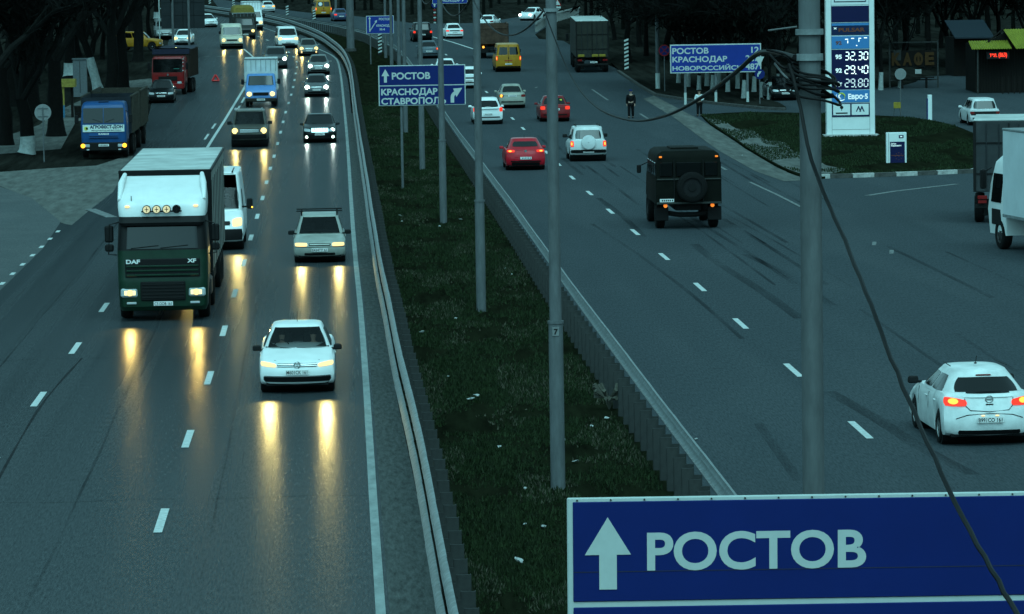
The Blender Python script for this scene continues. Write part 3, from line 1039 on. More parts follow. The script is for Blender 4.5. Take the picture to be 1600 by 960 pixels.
    def rear_place(s, p, ang=0.0, k=1.0):
        """stand the car with the middle of its REAR bumper at p, driving away"""
        s.root.scale = (k,) * 3
        s.root.rotation_euler = (0, 0, ang)
        d = Vector((-math.sin(ang), math.cos(ang), 0))
        q = Vector(p) + d * s.L * k
        s.pitch(p.y, q.y, ang, False)
        s.root.location = (q.x, q.y, zg(q.y))
        return s
    def front_place(s, p, ang=0.0, k=1.0):
        """stand the car with the middle of its FRONT bumper at p, coming towards the camera"""
        s.root.scale = (k,) * 3
        s.root.rotation_euler = (0, 0, PI + ang)
        d = Vector((-math.sin(ang), math.cos(ang), 0))
        q = Vector(p) + d * s.L * k
        s.pitch(p.y, q.y, PI + ang, True)
        s.root.location = (p.x, p.y, zg(p.y))
        return s
    def pitch(s, y0, y1, rz, oncoming):
        dz = zg(y1) - zg(y0)
        if abs(y1 - y0) < .5: return
        a = math.atan2(dz, abs(y1 - y0)) * (-1 if oncoming else 1)
        s.root.rotation_euler = (a, 0, rz)
def road_angle(line, y):
    for a, b in zip(line, line[1:]):
        if a.y <= y <= b.y and b.y > a.y:
            return -math.atan2(b.x - a.x, b.y - a.y)
    return 0.0

# ---- body presets: distances are measured back from the front bumper
def sedan(paint_, **k):
    P = dict(L=4.4, W=1.72, H=1.47, wb=2.55, fo=.85, wr=.31, paint=paint_,
             top=[(0, .70), (.10, .76), (.5, .85), (1.1, .95), (1.3, .97), (3.5, .99), (3.8, 1.01), (4.2, 1.0), (4.34, .95), (4.4, .88)],
             cabin=dict(f0=.98, f1=1.92, r1=3.0, r0=3.78, zB=.90, wR=.66))
    P.update(k)
    return P
def hatch(paint_, **k):
    P = dict(L=4.1, W=1.75, H=1.5, wb=2.6, fo=.85, wr=.32, paint=paint_,
             top=[(0, .70), (.10, .76), (.5, .86), (1.1, .97), (1.3, .99), (3.4, 1.02), (4.0, 1.02), (4.1, .97)],
             cabin=dict(f0=1.0, f1=1.9, r1=3.3, r0=4.0, zB=.92, wR=.67, rw=(.14, .80, .80)))
    P.update(k)
    return P
def wagon(paint_, **k):
    P = dict(L=4.3, W=1.68, H=1.48, wb=2.5, fo=.8, wr=.3, paint=paint_,
             top=[(0, .66), (.08, .72), (.5, .82), (1.1, .91), (1.3, .93), (4.15, .95), (4.3, .9)],
             cabin=dict(f0=.98, f1=1.8, r1=3.85, r0=4.2, zB=.86, n=6.5, rw=(.12, .85, .84), sides=((-.84, -.45), (-.40, .1), (.14, .62))))
    P.update(k)
    return P
def suv(paint_, **k):
    P = dict(L=4.6, W=1.9, H=1.85, wb=2.75, fo=.8, wr=.38, clear=.36, arch=.08, paint=paint_, ww=.25,
             tzf=[(.3, .12), (.5, .0), (.75, 0), (.95, .05), (1.15, .14)], tzr=[(.3, .12), (.5, 0), (.75, 0), (1.0, .04), (1.3, .07)],
             top=[(0, .95), (.08, 1.02), (.5, 1.07), (1.15, 1.13), (1.3, 1.15), (4.4, 1.17), (4.6, 1.12)], shoulder=.11,
             cabin=dict(f0=1.15, f1=1.75, r1=4.2, r0=4.5, zB=1.08, n=7, wR=.80, rw=(.12, .82, .84), sides=((-.84, -.42), (-.37, .12), (.16, .66))))
    P.update(k)
    return P
def van(paint_, **k):
    """one-box minibus with a short sloping bonnet"""
    P = dict(L=5.4, W=2.0, H=2.3, wb=3.2, fo=.95, wr=.35, clear=.3, paint=paint_, ww=.22, cf=.2,
             tzf=[(.25, .1), (.4, 0), (.65, 0), (.8, .05), (1.1, .22), (1.3, .3)], tzr=[(.3, .06), (.5, 0), (.8, 0), (1.5, .03)],
             top=[(0, .95), (.08, 1.02), (.45, 1.14), (.95, 1.3), (1.1, 1.32), (5.3, 1.34), (5.4, 1.3)], shoulder=.12,
             cabin=dict(f0=.75, f1=1.55, r1=5.25, r0=5.36, zB=1.24, n=9, wB=.97, wR=.86, ws=(.06, .80, .88), rw=(.12, .72, .82), s0=.1, s1=.7, sides=((-.9, -.5), (-.46, -.06), (-.02, .36), (.4, .72))))
    P.update(k)
    return P
# ---------------------------------------------------------------- oncoming cars
WHITE = paint('white', (.80, .82, .81), .32, .10)
AL = lambda y: road_angle(EDGE, y)
AR = lambda y: road_angle(G2, y)

def vw_badge(c, z, r, face, mtl='chrome'):
    y = (c.yf(0, z) + .03) if face == 'f' else (c.yr(0, z) - .03)
    b = MB()
    n = 20
    b.tube([(r * math.cos(2 * PI * k / n), y, z + r * math.sin(2 * PI * k / n)) for k in range(n + 1)], r * .12, 5)
    o = b.obj('badge', mtl, c.root)
    t = r * .1
    MB().tube([(-r * .45, y, z + r * .85), (0, y, z + r * .12), (r * .45, y, z + r * .85)], t, 5).obj('badge_letter', mtl, o)
    MB().tube([(-r * .88, y, z + r * .35), (-r * .4, y, z - r * .8), (0, y, z), (r * .4, y, z - r * .8), (r * .88, y, z + r * .35)], t, 5).obj('badge_letter', mtl, o)

# white saloon, nearest
c = Car('car', 'white saloon car with lit yellow headlights and round chrome badge, closest to the gravelly shoulder', 'car',
        sedan(WHITE, W=1.70, L=4.38, H=1.44, tzf=[(.15, .16), (.30, .05), (.45, 0), (.55, .015), (.66, .06), (.78, .13), (.95, .2)], glass='glass_clear',
              cabin=dict(f0=.95, f1=1.85, r1=3.05, r0=3.8, zB=.87, wR=.665, wB=.94, ws=(.06, .94, .89)), far=False))
c.headlights(.47, .82, .60, .705, 'head_warm', .045, 1.0)
c.bar('grille', .45, .62, .70, 'trim_black', 'f', .012)
for z in (.64, .675): c.bar('grille_strip', .45, z, z + .012, 'chrome', 'f', .02)
vw_badge(c, .66, .075, 'f')
c.bar('lower_intake', .74, .28, .40, 'trim_black', 'f', .012, x_top=.78)
c.bar('bumper_strip', .76, .405, .425, 'chrome', 'f', .012)
c.plate(.505, 'М601СК 161')
c.mirrors(1.25, .95, MATS['trim_black'])
c.wipers()
MB().tube([(-.84, -.05 - 1, .80), (-.5, -.25, .755), (0, -.2, .74), (.5, -.25, .755), (.84, -.05 - 1, .80)], .006, 5).obj('bonnet_seam', 'seam', c.root)
MB().tube([(0, -2.15, 1.46), (0, -2.3, 1.68)], .007, 5).obj('antenna', 'trim_black', c.root)
c.seams((1.45, 2.45), handles=(2.2, 3.1))
c.front_place(at(465, 617), AL(90))
POLO = c

# beige estate with roof bars
BEIGE = paint('beige', (.40, .42, .38), .4, .25, .2)
c = Car('car', 'beige estate car with empty roof bars and lit headlights', 'car', wagon(BEIGE, glass='glass_clear', far=False, top=[(0, .64), (.06, .70), (.5, .79), (1.1, .88), (1.3, .90), (4.15, .93), (4.3, .88)]))
c.headlights(.40, .80, .55, .665, 'head_warm', .0, 1.0, low=0)
c.bar('grille', .36, .57, .65, 'trim_black')
c.bar('grille_strip', .33, .60, .63, BEIGE, 'f', .02)
c.bar('bumper_gap', .82, .525, .54, 'seam')
c.bar('lower_intake', .5, .26, .34, 'trim_black')
c.plate(.44, 'Е434ТУ 61')
c.mirrors(1.3, .93, MATS['trim_black'], (.22, .09, .14))
c.wipers()
rr = MB()
for y in (2.0, 3.1):
    MB().box((0, -y, 1.58), (1.5, .06, .04), .01).obj('roof_bar', 'trim_black', c.root)
    for x in (-.58, .58): MB().box((x, -y, 1.50), (.05, .08, .14), .01).obj('roof_bar_foot', 'trim_black', c.root)
c.seams((1.4, 2.35), handles=(2.15, 2.95))
c.front_place(at(500, 412), AL(130))

# dark off-roader
DKSUV = paint('umber', (.10, .10, .085), .4, .4)
c = Car('car', 'dark olive off-road car with lit amber-white headlights and people in front', 'car', suv(DKSUV, W=1.92, L=4.8, H=1.86, wr=.39, glass='glass_clear'))
c.headlights(.58, .90, .80, .93, 'head_warm', .0, 1.0)
c.bar('grille', .52, .76, .98, 'trim_black')
for z in (.80, .86, .92): c.bar('grille_strip', .5, z, z + .02, 'chrome', 'f', .02)
c.bar('front_bumper', .90, .46, .68, 'trim_black', 'f', .05)
c.plate(.62, None)
c.mirrors(1.45, 1.22, MATS['trim_black'], (.24, .1, .18))
for sd in (-1, 1): MB().tube([(sd * .62, -1.95, 1.86), (sd * .62, -3.9, 1.88)], .025, 6).obj('roof_rail', 'chrome', c.root)
MB().cyl((.72, -1.9, 1.92), .07, .05, 'y', 12).obj('roof_lamp', 'head_off', c.root)
c.front_place(at(390, 231), AL(220), 1.02)

# black saloon with wide chrome grille
BLACK = paint('black', (.014, .018, .020), .3, .3)
c = Car('car', 'black saloon car with a broad bright grille and bluish-white lamps', 'car', sedan(BLACK, W=1.8, L=4.85, H=1.47, wb=2.8, top=[(0, .72), (.1, .79), (.6, .88), (1.25, .97), (1.4, .98), (3.8, 1.0), (4.7, 1.0), (4.85, .9)],
        cabin=dict(f0=1.15, f1=2.1, r1=3.3, r0=4.2, zB=.9)))
c.headlights(.50, .84, .60, .76, None, .03)
c.bar('grille', .46, .58, .80, 'chrome')
for x in (-.3, -.15, 0, .15, .3): MB().box((x, c.yf(x, .69) + .014, .69), (.02, .012, .2)).obj('grille_bar', 'rim_dark', c.root)
for sd in (-1, 1):
    x = sd * .70
    h = MB().cyl((x, c.yf(x, .33) + .0, .33), .075, .05, 'y', 14).obj('fog_lamp', 'head_white', c.root)
    beam(h, x, c.yf(x, .33) + .06, .36, COOL, .55)
x = -.68
h = MB().cyl((x, c.yf(x, .70) - .005, .70), .10, .06, 'y', 14).obj('lamp', 'head_white', c.root)
c.plate(.48)
c.mirrors(1.55, .96)
c.wipers()
c.front_place(at(500, 224), AL(222))

# the queue further up the lane by the guard rail
GREY = paint('graphite', (.11, .125, .13), .35, .3, .3)
SILV = paint('silver', (.22, .23, .23), .38, .3, .4)
DSILV = paint('dull_silver', (.20, .21, .205), .4, .3, .3)
def simple_sedan(label, p, px, lit, W=1.7, power=1.0, plate=True, mk=sedan, group=None, kw=None):
    c = Car('car', label, 'car', mk(p, W=W, **(kw or {})), group)
    c.headlights(.46, .80, .58, .72, lit, .02, power)
    c.bar('grille', .40, .62, .70, 'trim_black')
    c.bar('grille_strip', .36, .665, .685, 'chrome', 'f', .02)
    c.bar('lower_intake', .6, .27, .37, 'trim_black')
    if plate: c.plate(.49)
    c.mirrors(1.25, .95)
    c.wipers()
    q = at(*px)
    c.front_place(q, AL(q.y))
    return c
simple_sedan('graphite saloon car with bright white headlights, following the black saloon with broad grille', GREY, (495, 152), 'head_white', 1.7)
simple_sedan('dark silver saloon car with white headlights, following the graphite saloon', DSILV, (498, 117), 'head_white', 1.72)
c = simple_sedan('small silver saloon car with glowing yellow headlights and fog lamps at the bend', DSILV, (483, 88), 'head_warm', 1.68)
for sd in (-1, 1):
    x = sd * .62
    MB().cyl((x, c.yf(x, .36), .36), .08, .05, 'y', 12).obj('fog_lamp', 'head_warm', c.root)

c = Car('car', 'dark people carrier half hidden behind the blue box lorry', 'car', suv(GREY, W=1.85, L=4.6, H=1.7, clear=.25, wr=.34))
c.headlights(.55, .88, .72, .86, 'head_white', .03)
c.bar('grille', .48, .72, .84, 'trim_black')
c.plate(.55)
c.mirrors(1.45, 1.15, None, (.24, .1, .17))
for sd in (-1, 1): MB().tube([(sd * .6, -1.95, 1.71), (sd * .6, -3.9, 1.73)], .022, 6).obj('roof_rail', 'chrome', c.root)
q = at(431, 108); c.front_place(q, AL(q.y))

c = Car('minivan', 'white minivan with dazzling headlights rounding the bend', 'van', van(WHITE, W=1.9, L=4.9, H=1.95, wr=.33, top=[(0, .9), (.08, .98), (.4, 1.08), (.9, 1.2), (1.1, 1.22), (4.8, 1.24), (4.9, 1.2)],
        cabin=dict(f0=.75, f1=1.6, r1=4.75, r0=4.86, zB=1.14, n=8, wB=.96, wR=.82, ws=(.06, .86, .88), rw=(.1, .8, .8), sides=((-.8, -.1), (0, .6)))))
c.headlights(.55, .92, .78, .98, 'head_warm', .02, 1.1)
c.bar('grille', .5, .82, .94, 'chrome')
c.bar('lower_intake', .6, .35, .47, 'trim_black')
c.plate(.58)
c.mirrors(1.35, 1.25, MATS['trim_black'], (.22, .1, .22))
q = at(451, 76); c.front_place(q, AL(q.y))

# white long-roof van behind the green lorry
c = Car('van', 'tall white panel van with lit headlight and black bumper emerging from behind the green lorry', 'van',
        van(WHITE, W=2.0, L=6.0, H=2.62, wb=3.4, glass='glass_clear', tzf=[(.25, .08), (.4, 0), (.62, 0), (.75, .04), (1.1, .26), (1.35, .4)],
            top=[(0, .92), (.08, 1.0), (.45, 1.16), (1.0, 1.36), (1.15, 1.38), (5.9, 1.4), (6.0, 1.36)],
            cabin=dict(f0=.85, f1=1.7, r1=5.85, r0=5.96, zB=1.3, n=10, wB=.97, wR=.84, ws=(.04, .62, .9), rw=(.1, .6, .8), s0=.04, s1=.55, sides=((.52, .82),))))
c.headlights(.62, .95, .80, 1.08, 'head_warm', .04, 1.2)
c.bar('grille', .55, .86, 1.0, 'trim_black')
c.bar('front_bumper', .97, .36, .74, 'trim_black', 'f', .03)
MB().cyl((0, c.yf(0, .95) + .02, .95), .07, .03, 'y', 14).obj('badge', 'chrome', c.root)
MB().box((0, -2.2, 2.66), (.7, .5, .12), .03).obj('roof_vent', WHITE, c.root)
for x in (-.62, .62): MB().box((x, -2.9, 2.60), (.05, 2.6, .04), .01).obj('roof_gutter', 'trim_black', c.root)
for sd in (-1, 1):
    m_ = MB().box((sd * 1.2, -1.35, 1.52), (.2, .12, .36), .04).box((sd * 1.03, -1.3, 1.42), (.2, .04, .06)).obj('mirror', 'trim_black', c.root)
    MB().box((sd * 1.28, -1.28, 1.40), (.05, .05, .05), .01).obj('side_repeater', 'head_amber', m_)
q = at(335, 393); c.front_place(q, AL(q.y))

# cream minibus
CREAM = paint('cream', (.62, .58, .46), .4, .25)
c = Car('minibus', 'cream minibus with dazzling yellow headlights in the far left lane', 'minibus',
        van(CREAM, W=2.05, L=5.5, H=2.25, tzf=[(.25, .1), (.4, 0), (.65, 0), (.8, .03), (1.1, .12), (1.3, .2)],
            cabin=dict(f0=.6, f1=1.1, r1=5.35, r0=5.46, zB=1.22, n=10, wB=.98, wR=.9, ws=(.08, .80, .88), rw=(.12, .72, .82), s0=.1, s1=.7, sides=((-.9, -.5), (-.46, -.06), (-.02, .36), (.4, .76)))))
c.headlights(.62, .92, .72, .92, 'head_warm', .0, 1.6)
c.bar('grille', .5, .74, .9, 'trim_black')
c.bar('front_bumper', 1.0, .34, .52, 'trim_black', 'f', .03)
c.plate(.6)
c.mirrors(1.1, 1.5, MATS['trim_black'], (.2, .1, .26))
q = at(363, 77); c.front_place(q, AL(q.y) - .03)

# ---------------------------------------------------------------- cars driving away
def away(label, p, px, mk=sedan, W=1.72, lit='tail_lit', hot=None, z=(.72, .88), x=(.52, .84), kw=None, k=1.0, plate=.62, cat='car', name='car', bump=True, ang=None, glass=None):
    c = Car(name, label, cat, mk(p, W=W, **(kw or {})))
    c.taillights(x[0], x[1], z[0], z[1], lit, 0.0, hot)
    if bump: c.bar('bumper_strip', .7, .40, .46, 'trim_black', 'r')
    if plate: c.plate(plate, None, 'r')
    c.mirrors(1.3, .95 if mk in (sedan, hatch, wagon) else 1.2)
    q = at(*px)
    c.rear_place(q, AR(q.y) if ang is None else ang, k)
    return c
# white hatchback close by on the right
c = Car('car', 'white hatchback with glowing tail lights and muddy lower bodywork, pulling past the forecourt entrance', 'car',
        hatch(paint('white_muddy', (.74, .77, .76), .35, .30), W=1.81, L=4.42, H=1.46, wb=2.68, fo=.92, wr=.325, cr=.24, spokes=7,
              tzr=[(.2, .12), (.36, .02), (.50, 0), (.60, .03), (.75, .08), (1.0, .16), (1.2, .22)], shoulder=.12,
              top=[(0, .70), (.10, .76), (.5, .86), (1.15, 1.0), (1.3, 1.02), (3.4, 1.07), (4.25, 1.06), (4.42, .98)],
              cabin=dict(f0=1.0, f1=1.95, r1=3.55, r0=4.30, zB=.97, wR=.63, wB=.95, n=3.6, rw=(.14, .78, .80), sides=((-.60, -.02), (.03, .66)), s0=.12, s1=.82)))
c.taillights(.44, .87, .80, .99, 'tail_lit', .0, 'tail_hot', .07)
# bootlid outline, plate niche, badge
MB().tube([(x, c.yr(x, z) - .006, z) for x, z in ((-.48, .95), (-.46, .80), (-.38, .72), (0, .69), (.38, .72), (.46, .80), (.48, .95))], .008, 5).obj('tailgate_seam', 'seam', c.root)
MB().tube([(x, c.yr(x, z) - .004, z) for x, z in ((-.66, .56), (-.45, .63), (0, .655), (.45, .63), (.66, .56))], .009, 5).obj('bumper_crease', 'seam', c.root)
c.bar('rear_diffuser', .62, .24, .33, 'trim_black', 'r')
c.plate(.54, 'В991СО 161', 'r')
for sx in (-.14, .14): MB().box((sx, c.yr(0, .63) - .02, .62), (.06, .03, .015)).obj('plate_lamp', 'head_warm', c.root)
b = MB()
yb = c.yr(0, .93) - .02
b.tube([(.075 * math.cos(2 * PI * k / 18), yb, .93 + .065 * math.sin(2 * PI * k / 18)) for k in range(19)], .010, 5)
bo = b.obj('badge', 'rim_silver', c.root)
MB().box((0, yb, .93), (.11, .012, .018)).obj('badge_bolt', 'rim_silver', bo)
MB().box((0, c.yr(0, .83) - .012, .835), (.15, .02, .02), .005).obj('boot_handle', 'trim_black', c.root)
MB().tube([(-.25, c.cpt('R', -.3, .2)[1] - .03, 1.07), (.25, c.cpt('R', .3, .2)[1] - .03, 1.08)], .012, 5).obj('rear_wiper', 'trim_black', c.root)
MB().tube([(0, -2.9, 1.49), (.0, -3.02, 1.66)], .008, 5).obj('antenna', 'trim_black', c.root)
MB().cyl((0, -2.9, 1.505), .03, .02, 'z', 8).obj('antenna_foot', 'trim_black', c.root)
for sd in (-1, 1): MB().tube([(sd * .53, -2.3, 1.485), (sd * .56, -3.2, 1.487)], .010, 5).obj('roof_seam', 'trim_black', c.root)
MB().box((0, c.cpt('R', 0, .84)[1] - .01, c.cpt('R', 0, .86)[2] + .0), (.3, .03, .025), .005).obj('brake_lamp', 'tail_off', c.root)
c.mirrors(1.35, 1.04, MATS['trim_black'], (.22, .11, .15))
c.seams((1.5, 2.6), handles=(2.38, 3.3), handle_z=.84)
q = at(1548, 699); c.rear_place(q, .03)

# white compact off-roader with spare wheel
SWHITE = paint('white_grey', (.66, .68, .68), .38, .2)
c = Car('car', 'white compact off-road car with a white spare wheel cover on its tailgate', 'car',
        suv(SWHITE, W=1.78, L=3.95, H=1.68, wb=2.45, fo=.7, wr=.35, clear=.3, top=[(0, .86), (.08, .93), (.5, .98), (1.1, 1.03), (1.2, 1.05), (3.8, 1.07), (3.95, 1.02)],
            cabin=dict(f0=1.05, f1=1.75, r1=3.6, r0=3.88, zB=.98, n=6, wR=.78, rw=(.16, .82, .80), sides=((-.84, -.42), (-.37, .12), (.16, .66)))))
c.taillights(.70, .86, .72, 1.0, 'tail_lit', 0, 'tail_hot')
c.bar('rear_bumper', .86, .42, .58, 'trim_black', 'r', .05)
c.plate(.50, None, 'r')
ys_ = c.yr(0, .92) - .12
sp = MB()
rows = []
for r_, y_ in ((.34, 0.14), (.35, .0), (.33, -.05), (.25, -.075), (.02, -.08)):
    rows.append([(r_ * math.cos(2 * PI * k / 26), ys_ + y_, .93 + r_ * math.sin(2 * PI * k / 26)) for k in range(26)])
sp.grid(rows, close=True).obj('spare_wheel_cover', SWHITE, c.root, smooth=40)
for sd in (-1, 1): MB().tube([(sd * .55, -1.9, 1.70), (sd * .55, -2.0, 1.75), (sd * .56, -3.4, 1.75), (sd * .56, -3.5, 1.70)], .025, 6).obj('roof_rail', 'trim_black', c.root)
c.mirrors(1.3, 1.15, MATS['trim_black'], (.24, .1, .17))
q = at(920, 253); c.rear_place(q, AR(q.y))

# red coupe-like hatchback
RED = paint('red', (.44, .010, .022), .3, .25)
c = away('red three-door hatchback with slanting lit tail lights in the lane by the guard rail', RED, (822, 267), hatch, 1.84, 'tail_lit', 'tail_hot', (.84, .96), (.50, .86),
         dict(L=4.4, H=1.46, cr=.26, tzr=[(.2, .12), (.38, .02), (.52, 0), (.66, .05), (.95, .16), (1.2, .22)], cabin=dict(f0=1.05, f1=2.0, r1=3.3, r0=4.25, zB=.95, wR=.66, n=4, rw=(.30, .80, .78), sides=((-.5, .66),))), plate=.58)
c.bar('rear_diffuser', .66, .24, .38, 'trim_black', 'r')
MB().cyl((0, c.yr(0, .90) - .01, .90), .06, .03, 'y', 14).obj('badge', 'chrome', c.root)
MB().tube([(0, -2.9, 1.45), (0, -3.0, 1.6)], .008, 5).obj('antenna', 'trim_black', c.root)

c = away('small white hatchback with rear lights lit, partly behind a lamp post', WHITE, (763, 195), hatch, 1.74, 'tail_lit', None, (.74, .98), (.66, .85), dict(L=4.0, H=1.53), plate=.60)
c = away('champagne silver saloon car with one brake light glowing, beside the white hatchback', paint('champagne', (.33, .33, .28), .4, .25, .2), (801, 170), sedan, 1.68, 'tail_off', None, (.72, .88), (.55, .82), plate=.80)
x = -.68
MB().cyl((x, c.yr(x, .80) - .01, .80), .09, .05, 'y', 12).obj('lamp', 'tail_hot', c.root)
c = away('dark red saloon car with a yellow sticker in its rear window', paint('maroon', (.24, .012, .015), .32, .25), (868, 191), sedan, 1.78, 'tail_lit', None, (.72, .92), (.58, .86), dict(L=4.5), plate=.74)
MB().box((.40, c.cpt('R', .5, .62)[1] - .02, c.cpt('R', .5, .62)[2]), (.13, .01, .12)).obj('sticker', mat('sticker_yellow', (.55, .65, .08), .6), c.root)
c = away('grey-blue saloon car with a bright red lamp, behind the lamp posts', paint('blue_grey', (.10, .13, .15), .35, .25, .3), (671, 92), sedan, 1.72, 'tail_lit', 'tail_hot', (.74, .92), (.60, .84), plate=.62)
c = away('dark off-road car with red tail lights on the far right carriageway', BLACK, (661, 66), suv, 1.85, 'tail_lit', None, (.85, 1.05), (.68, .9), plate=.7)
c = away('white saloon car with red lamps beyond the dividing line', WHITE, (711, 61), sedan, 1.72, 'tail_lit', None, (.72, .86), (.55, .84), plate=.60)
c.bar('rear_panel', .5, .74, .84, 'trim_black', 'r')
c = away('white saloon car whose roof shows above the blue direction sign', WHITE, (697, 124), sedan, 1.72, 'tail_off', None, plate=.6)
c = away('white hatchback between the blue sign and a lamp post', WHITE, (733, 139), hatch, 1.72, 'tail_lit', None, (.74, .9), (.6, .84), plate=.55)
c.bar('rear_panel', .55, .70, .80, 'trim_black', 'r')
c = away('white car with red tail lights on the distant bend', SWHITE, (420, 20), sedan, 1.7, 'tail_hot', None, (.72, .88), (.5, .82), plate=.7)
c = away('dark blue car with one red lamp on the distant bend', paint('far_blue', (.05, .08, .16), .35, .2), (534, 34), sedan, 1.72, 'tail_lit', None, plate=.6)
c = away('white car glimpsed beyond the brown tipper', WHITE, (758, 46), sedan, 1.72, 'tail_off', None, plate=None, ang=-.25)
c = away('white car with lit lamps on the slip road by the concrete railing', WHITE, (846, 31), sedan, 1.72, 'tail_off', None, plate=None, ang=PI - .5)
c.headlights(.46, .80, .58, .72, 'head_white', .02, .5)

# yellow vans
YEL = paint('yellow', (.42, .20, .015), .42, .25)
def yellow_van(label, px, k=1.0, ang=None):
    c = Car('van', label, 'van', van(YEL, W=2.0, L=5.4, H=2.15, cr=.1, wr=.34, cabin=dict(f0=.75, f1=1.55, r1=5.2, r0=5.34, zB=1.24, n=9, wB=.97, wR=.82, rw=None, s0=.1, s1=.7, sides=((-.9, -.5), (-.46, -.06), (-.02, .36), (.4, .72)))))
    for sd in (-1, 1):
        rows = [[c.cpt('R', lerp(sd * .08, sd * .78, i / 5), lerp(.1, .78, j / 4)) for i in range(6)] for j in range(5)]
        MB().grid(rows).obj('rear_window', 'glass_dark', c.root, out=(0, -2.5, 1))
    MB().tube([(0, c.yr(0, .5) - .01, .5), (0, c.yr(0, 1.2) - .01, 1.25), c.cpt('R', 0, .95, .015)], .012, 5).obj('door_seam', 'seam', c.root)
    c.taillights(.84, .96, .9, 1.22, 'tail_lit', 0, 'tail_hot')
    c.bar('rear_bumper', .9, .34, .46, 'trim_black', 'r', .04)
    c.plate(.62, None, 'r')
    c.bar('lettering_band', .3, .84, .92, mat('red_print', (.35, .05, .02), .6), 'r')
    MB().box((-.0, c.yr(0, 1.1) - .02, 1.08), (.06, .04, .14), .01).obj('door_handle', 'trim_black', c.root)
    c.mirrors(1.3, 1.5, MATS['trim_black'], (.2, .1, .25))
    q = at(*px)
    c.rear_place(q, AR(q.y) if ang is None else ang, k)
    return c
yellow_van('yellow van with two rear windows and lit lamps, following the brown tipper', (795, 113), 1.0)
c = yellow_van('yellow minibus with round white spare cover at a rear window on the distant bend', (506, 28), 1.0)
p_ = c.cpt('R', -.42, .45, .03)
MB().cyl(p_, .22, .06, 'y', 18).obj('spare_wheel_cover', WHITE, c.root)

# ---------------------------------------------------------------- parked cars
def parked(label, p, px, ang, mk=sedan, lit=None, W=1.72, kw=None, k=1.0, power=.6, name='car', cat='car'):
    c = Car(name, label, cat, mk(p, W=W, **(kw or {})))
    c.headlights(.46, .80, .58, .72, lit, .02, power)
    c.taillights(.5, .82, .72, .88, 'tail_off')
    c.bar('grille', .40, .60, .70, 'trim_black')
    c.bar('grille_strip', .36, .68, .70, 'chrome', 'f', .02)
    c.bar('lower_intake', .6, .27, .37, 'trim_black')
    c.plate(.49)
    c.plate(.62, None, 'r')
    c.mirrors(1.25, .95)
    c.wipers()
    q = at(*px)
    c.front_place(q, ang, k)
    return c
parked('black saloon car parked with lights off in front of the red lorry', BLACK, (252, 162), 0, sedan, None, 1.70)
parked('white car with small yellow lamps waiting beneath the grey billboard', WHITE, (285, 71), -.05, sedan, 'head_warm', 1.72, power=.4)
parked('white saloon car at the side road mouth beyond the billboard', WHITE, (330, 43), .25, sedan, None, 1.7)
c = away('white estate car parked in front of the yellow-roofed kiosk', SWHITE, (1540, 197), wagon, 1.7, 'tail_off', None, (.62, .8), (.6, .82), dict(L=4.4, H=1.5), plate=.5, ang=.0)
c.bar('rear_panel', .8, .58, .80, 'trim_black', 'r')
c = parked('yellow pick-up truck parked side-on behind the dark tree trunks', YEL, (254, 79), PI / 2 - .12, suv, None, 1.85, dict(H=1.75, L=4.6))
c = parked('pale van parked beside the yellow pick-up behind the trees', DSILV, (259, 62), .1, van, None, 1.9, dict(H=2.0, L=4.8))
c = parked('dark car parked among the whitewashed trees', BLACK, (1228, 158), .1, sedan, None, 1.72)
# ================================================================ LORRIES
def stack(levels, n=7, close_top=True):
    """rounded-rectangle rings (z, y_front, y_rear, half width, corner radius) lofted upwards"""
    rows = []
    for z, yf, yr, hw, r in levels:
        ring = []
        for cx, cy, a0 in ((hw - r, yf - r, 0), (-hw + r, yf - r, PI / 2), (-hw + r * .4, yr + r * .4, PI), (hw - r * .4, yr + r * .4, 1.5 * PI)):
            rr_ = r if a0 < PI else r * .4
            for k in range(n):
                a = a0 + PI / 2 * k / (n - 1)
                ring.append((cx + rr_ * math.cos(a), cy + rr_ * math.sin(a), z))
        rows.append(ring)
    mb = MB().grid(rows, close=True)
    m = len(rows[0])
    o = len(mb.v)
    mb.f.append(tuple(range((len(rows) - 1) * m, len(rows) * m)))
    mb.f.append(tuple(range(m))[::-1])
    return mb
mat('chassis', (.02, .02, .02), .8)
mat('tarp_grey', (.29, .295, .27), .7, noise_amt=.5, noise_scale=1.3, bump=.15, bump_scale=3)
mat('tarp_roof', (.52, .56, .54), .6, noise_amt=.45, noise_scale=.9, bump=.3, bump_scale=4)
mat('glow_brown', (.05, .045, .035), .9, noise_amt=.5, noise_scale=4)  # bumper brown with the headlamps' glow put into its colour
def flat(root, name, x, z, w, h, y, mtl, bev=.008, d=.03, parent=None):
    return MB().box((x, y, z), (w, d, h), bev).obj(name, mtl, parent or root)
def front_text(root, name, s, x, z, size, y, mtl, width=None, parent=None, bold=.025):
    """lettering on a face looking towards local +y"""
    M_ = Matrix.Translation((x, y, z)) @ Matrix.Rotation(PI, 4, 'Z') @ Matrix.Rotation(PI / 2, 4, 'X')
    return lettering(name, s, size, mtl, parent or root, M_, bold, width=width)
def rear_text(root, name, s, x, z, size, y, mtl, width=None, parent=None, bold=.025):
    M_ = Matrix.Translation((x, y, z)) @ Matrix.Rotation(PI / 2, 4, 'X')
    return lettering(name, s, size, mtl, parent or root, M_, bold, width=width)
def axle(root, y, r=.5, w=.3, hw=1.2, dual=False):
    for sd in (-1, 1):
        add_wheel(root, sd * (hw - w / 2), -y, r, w, 'rim_dark', 8)
        if dual: add_wheel(root, sd * (hw - w * 1.6), -y, r, w, 'rim_dark', 8)
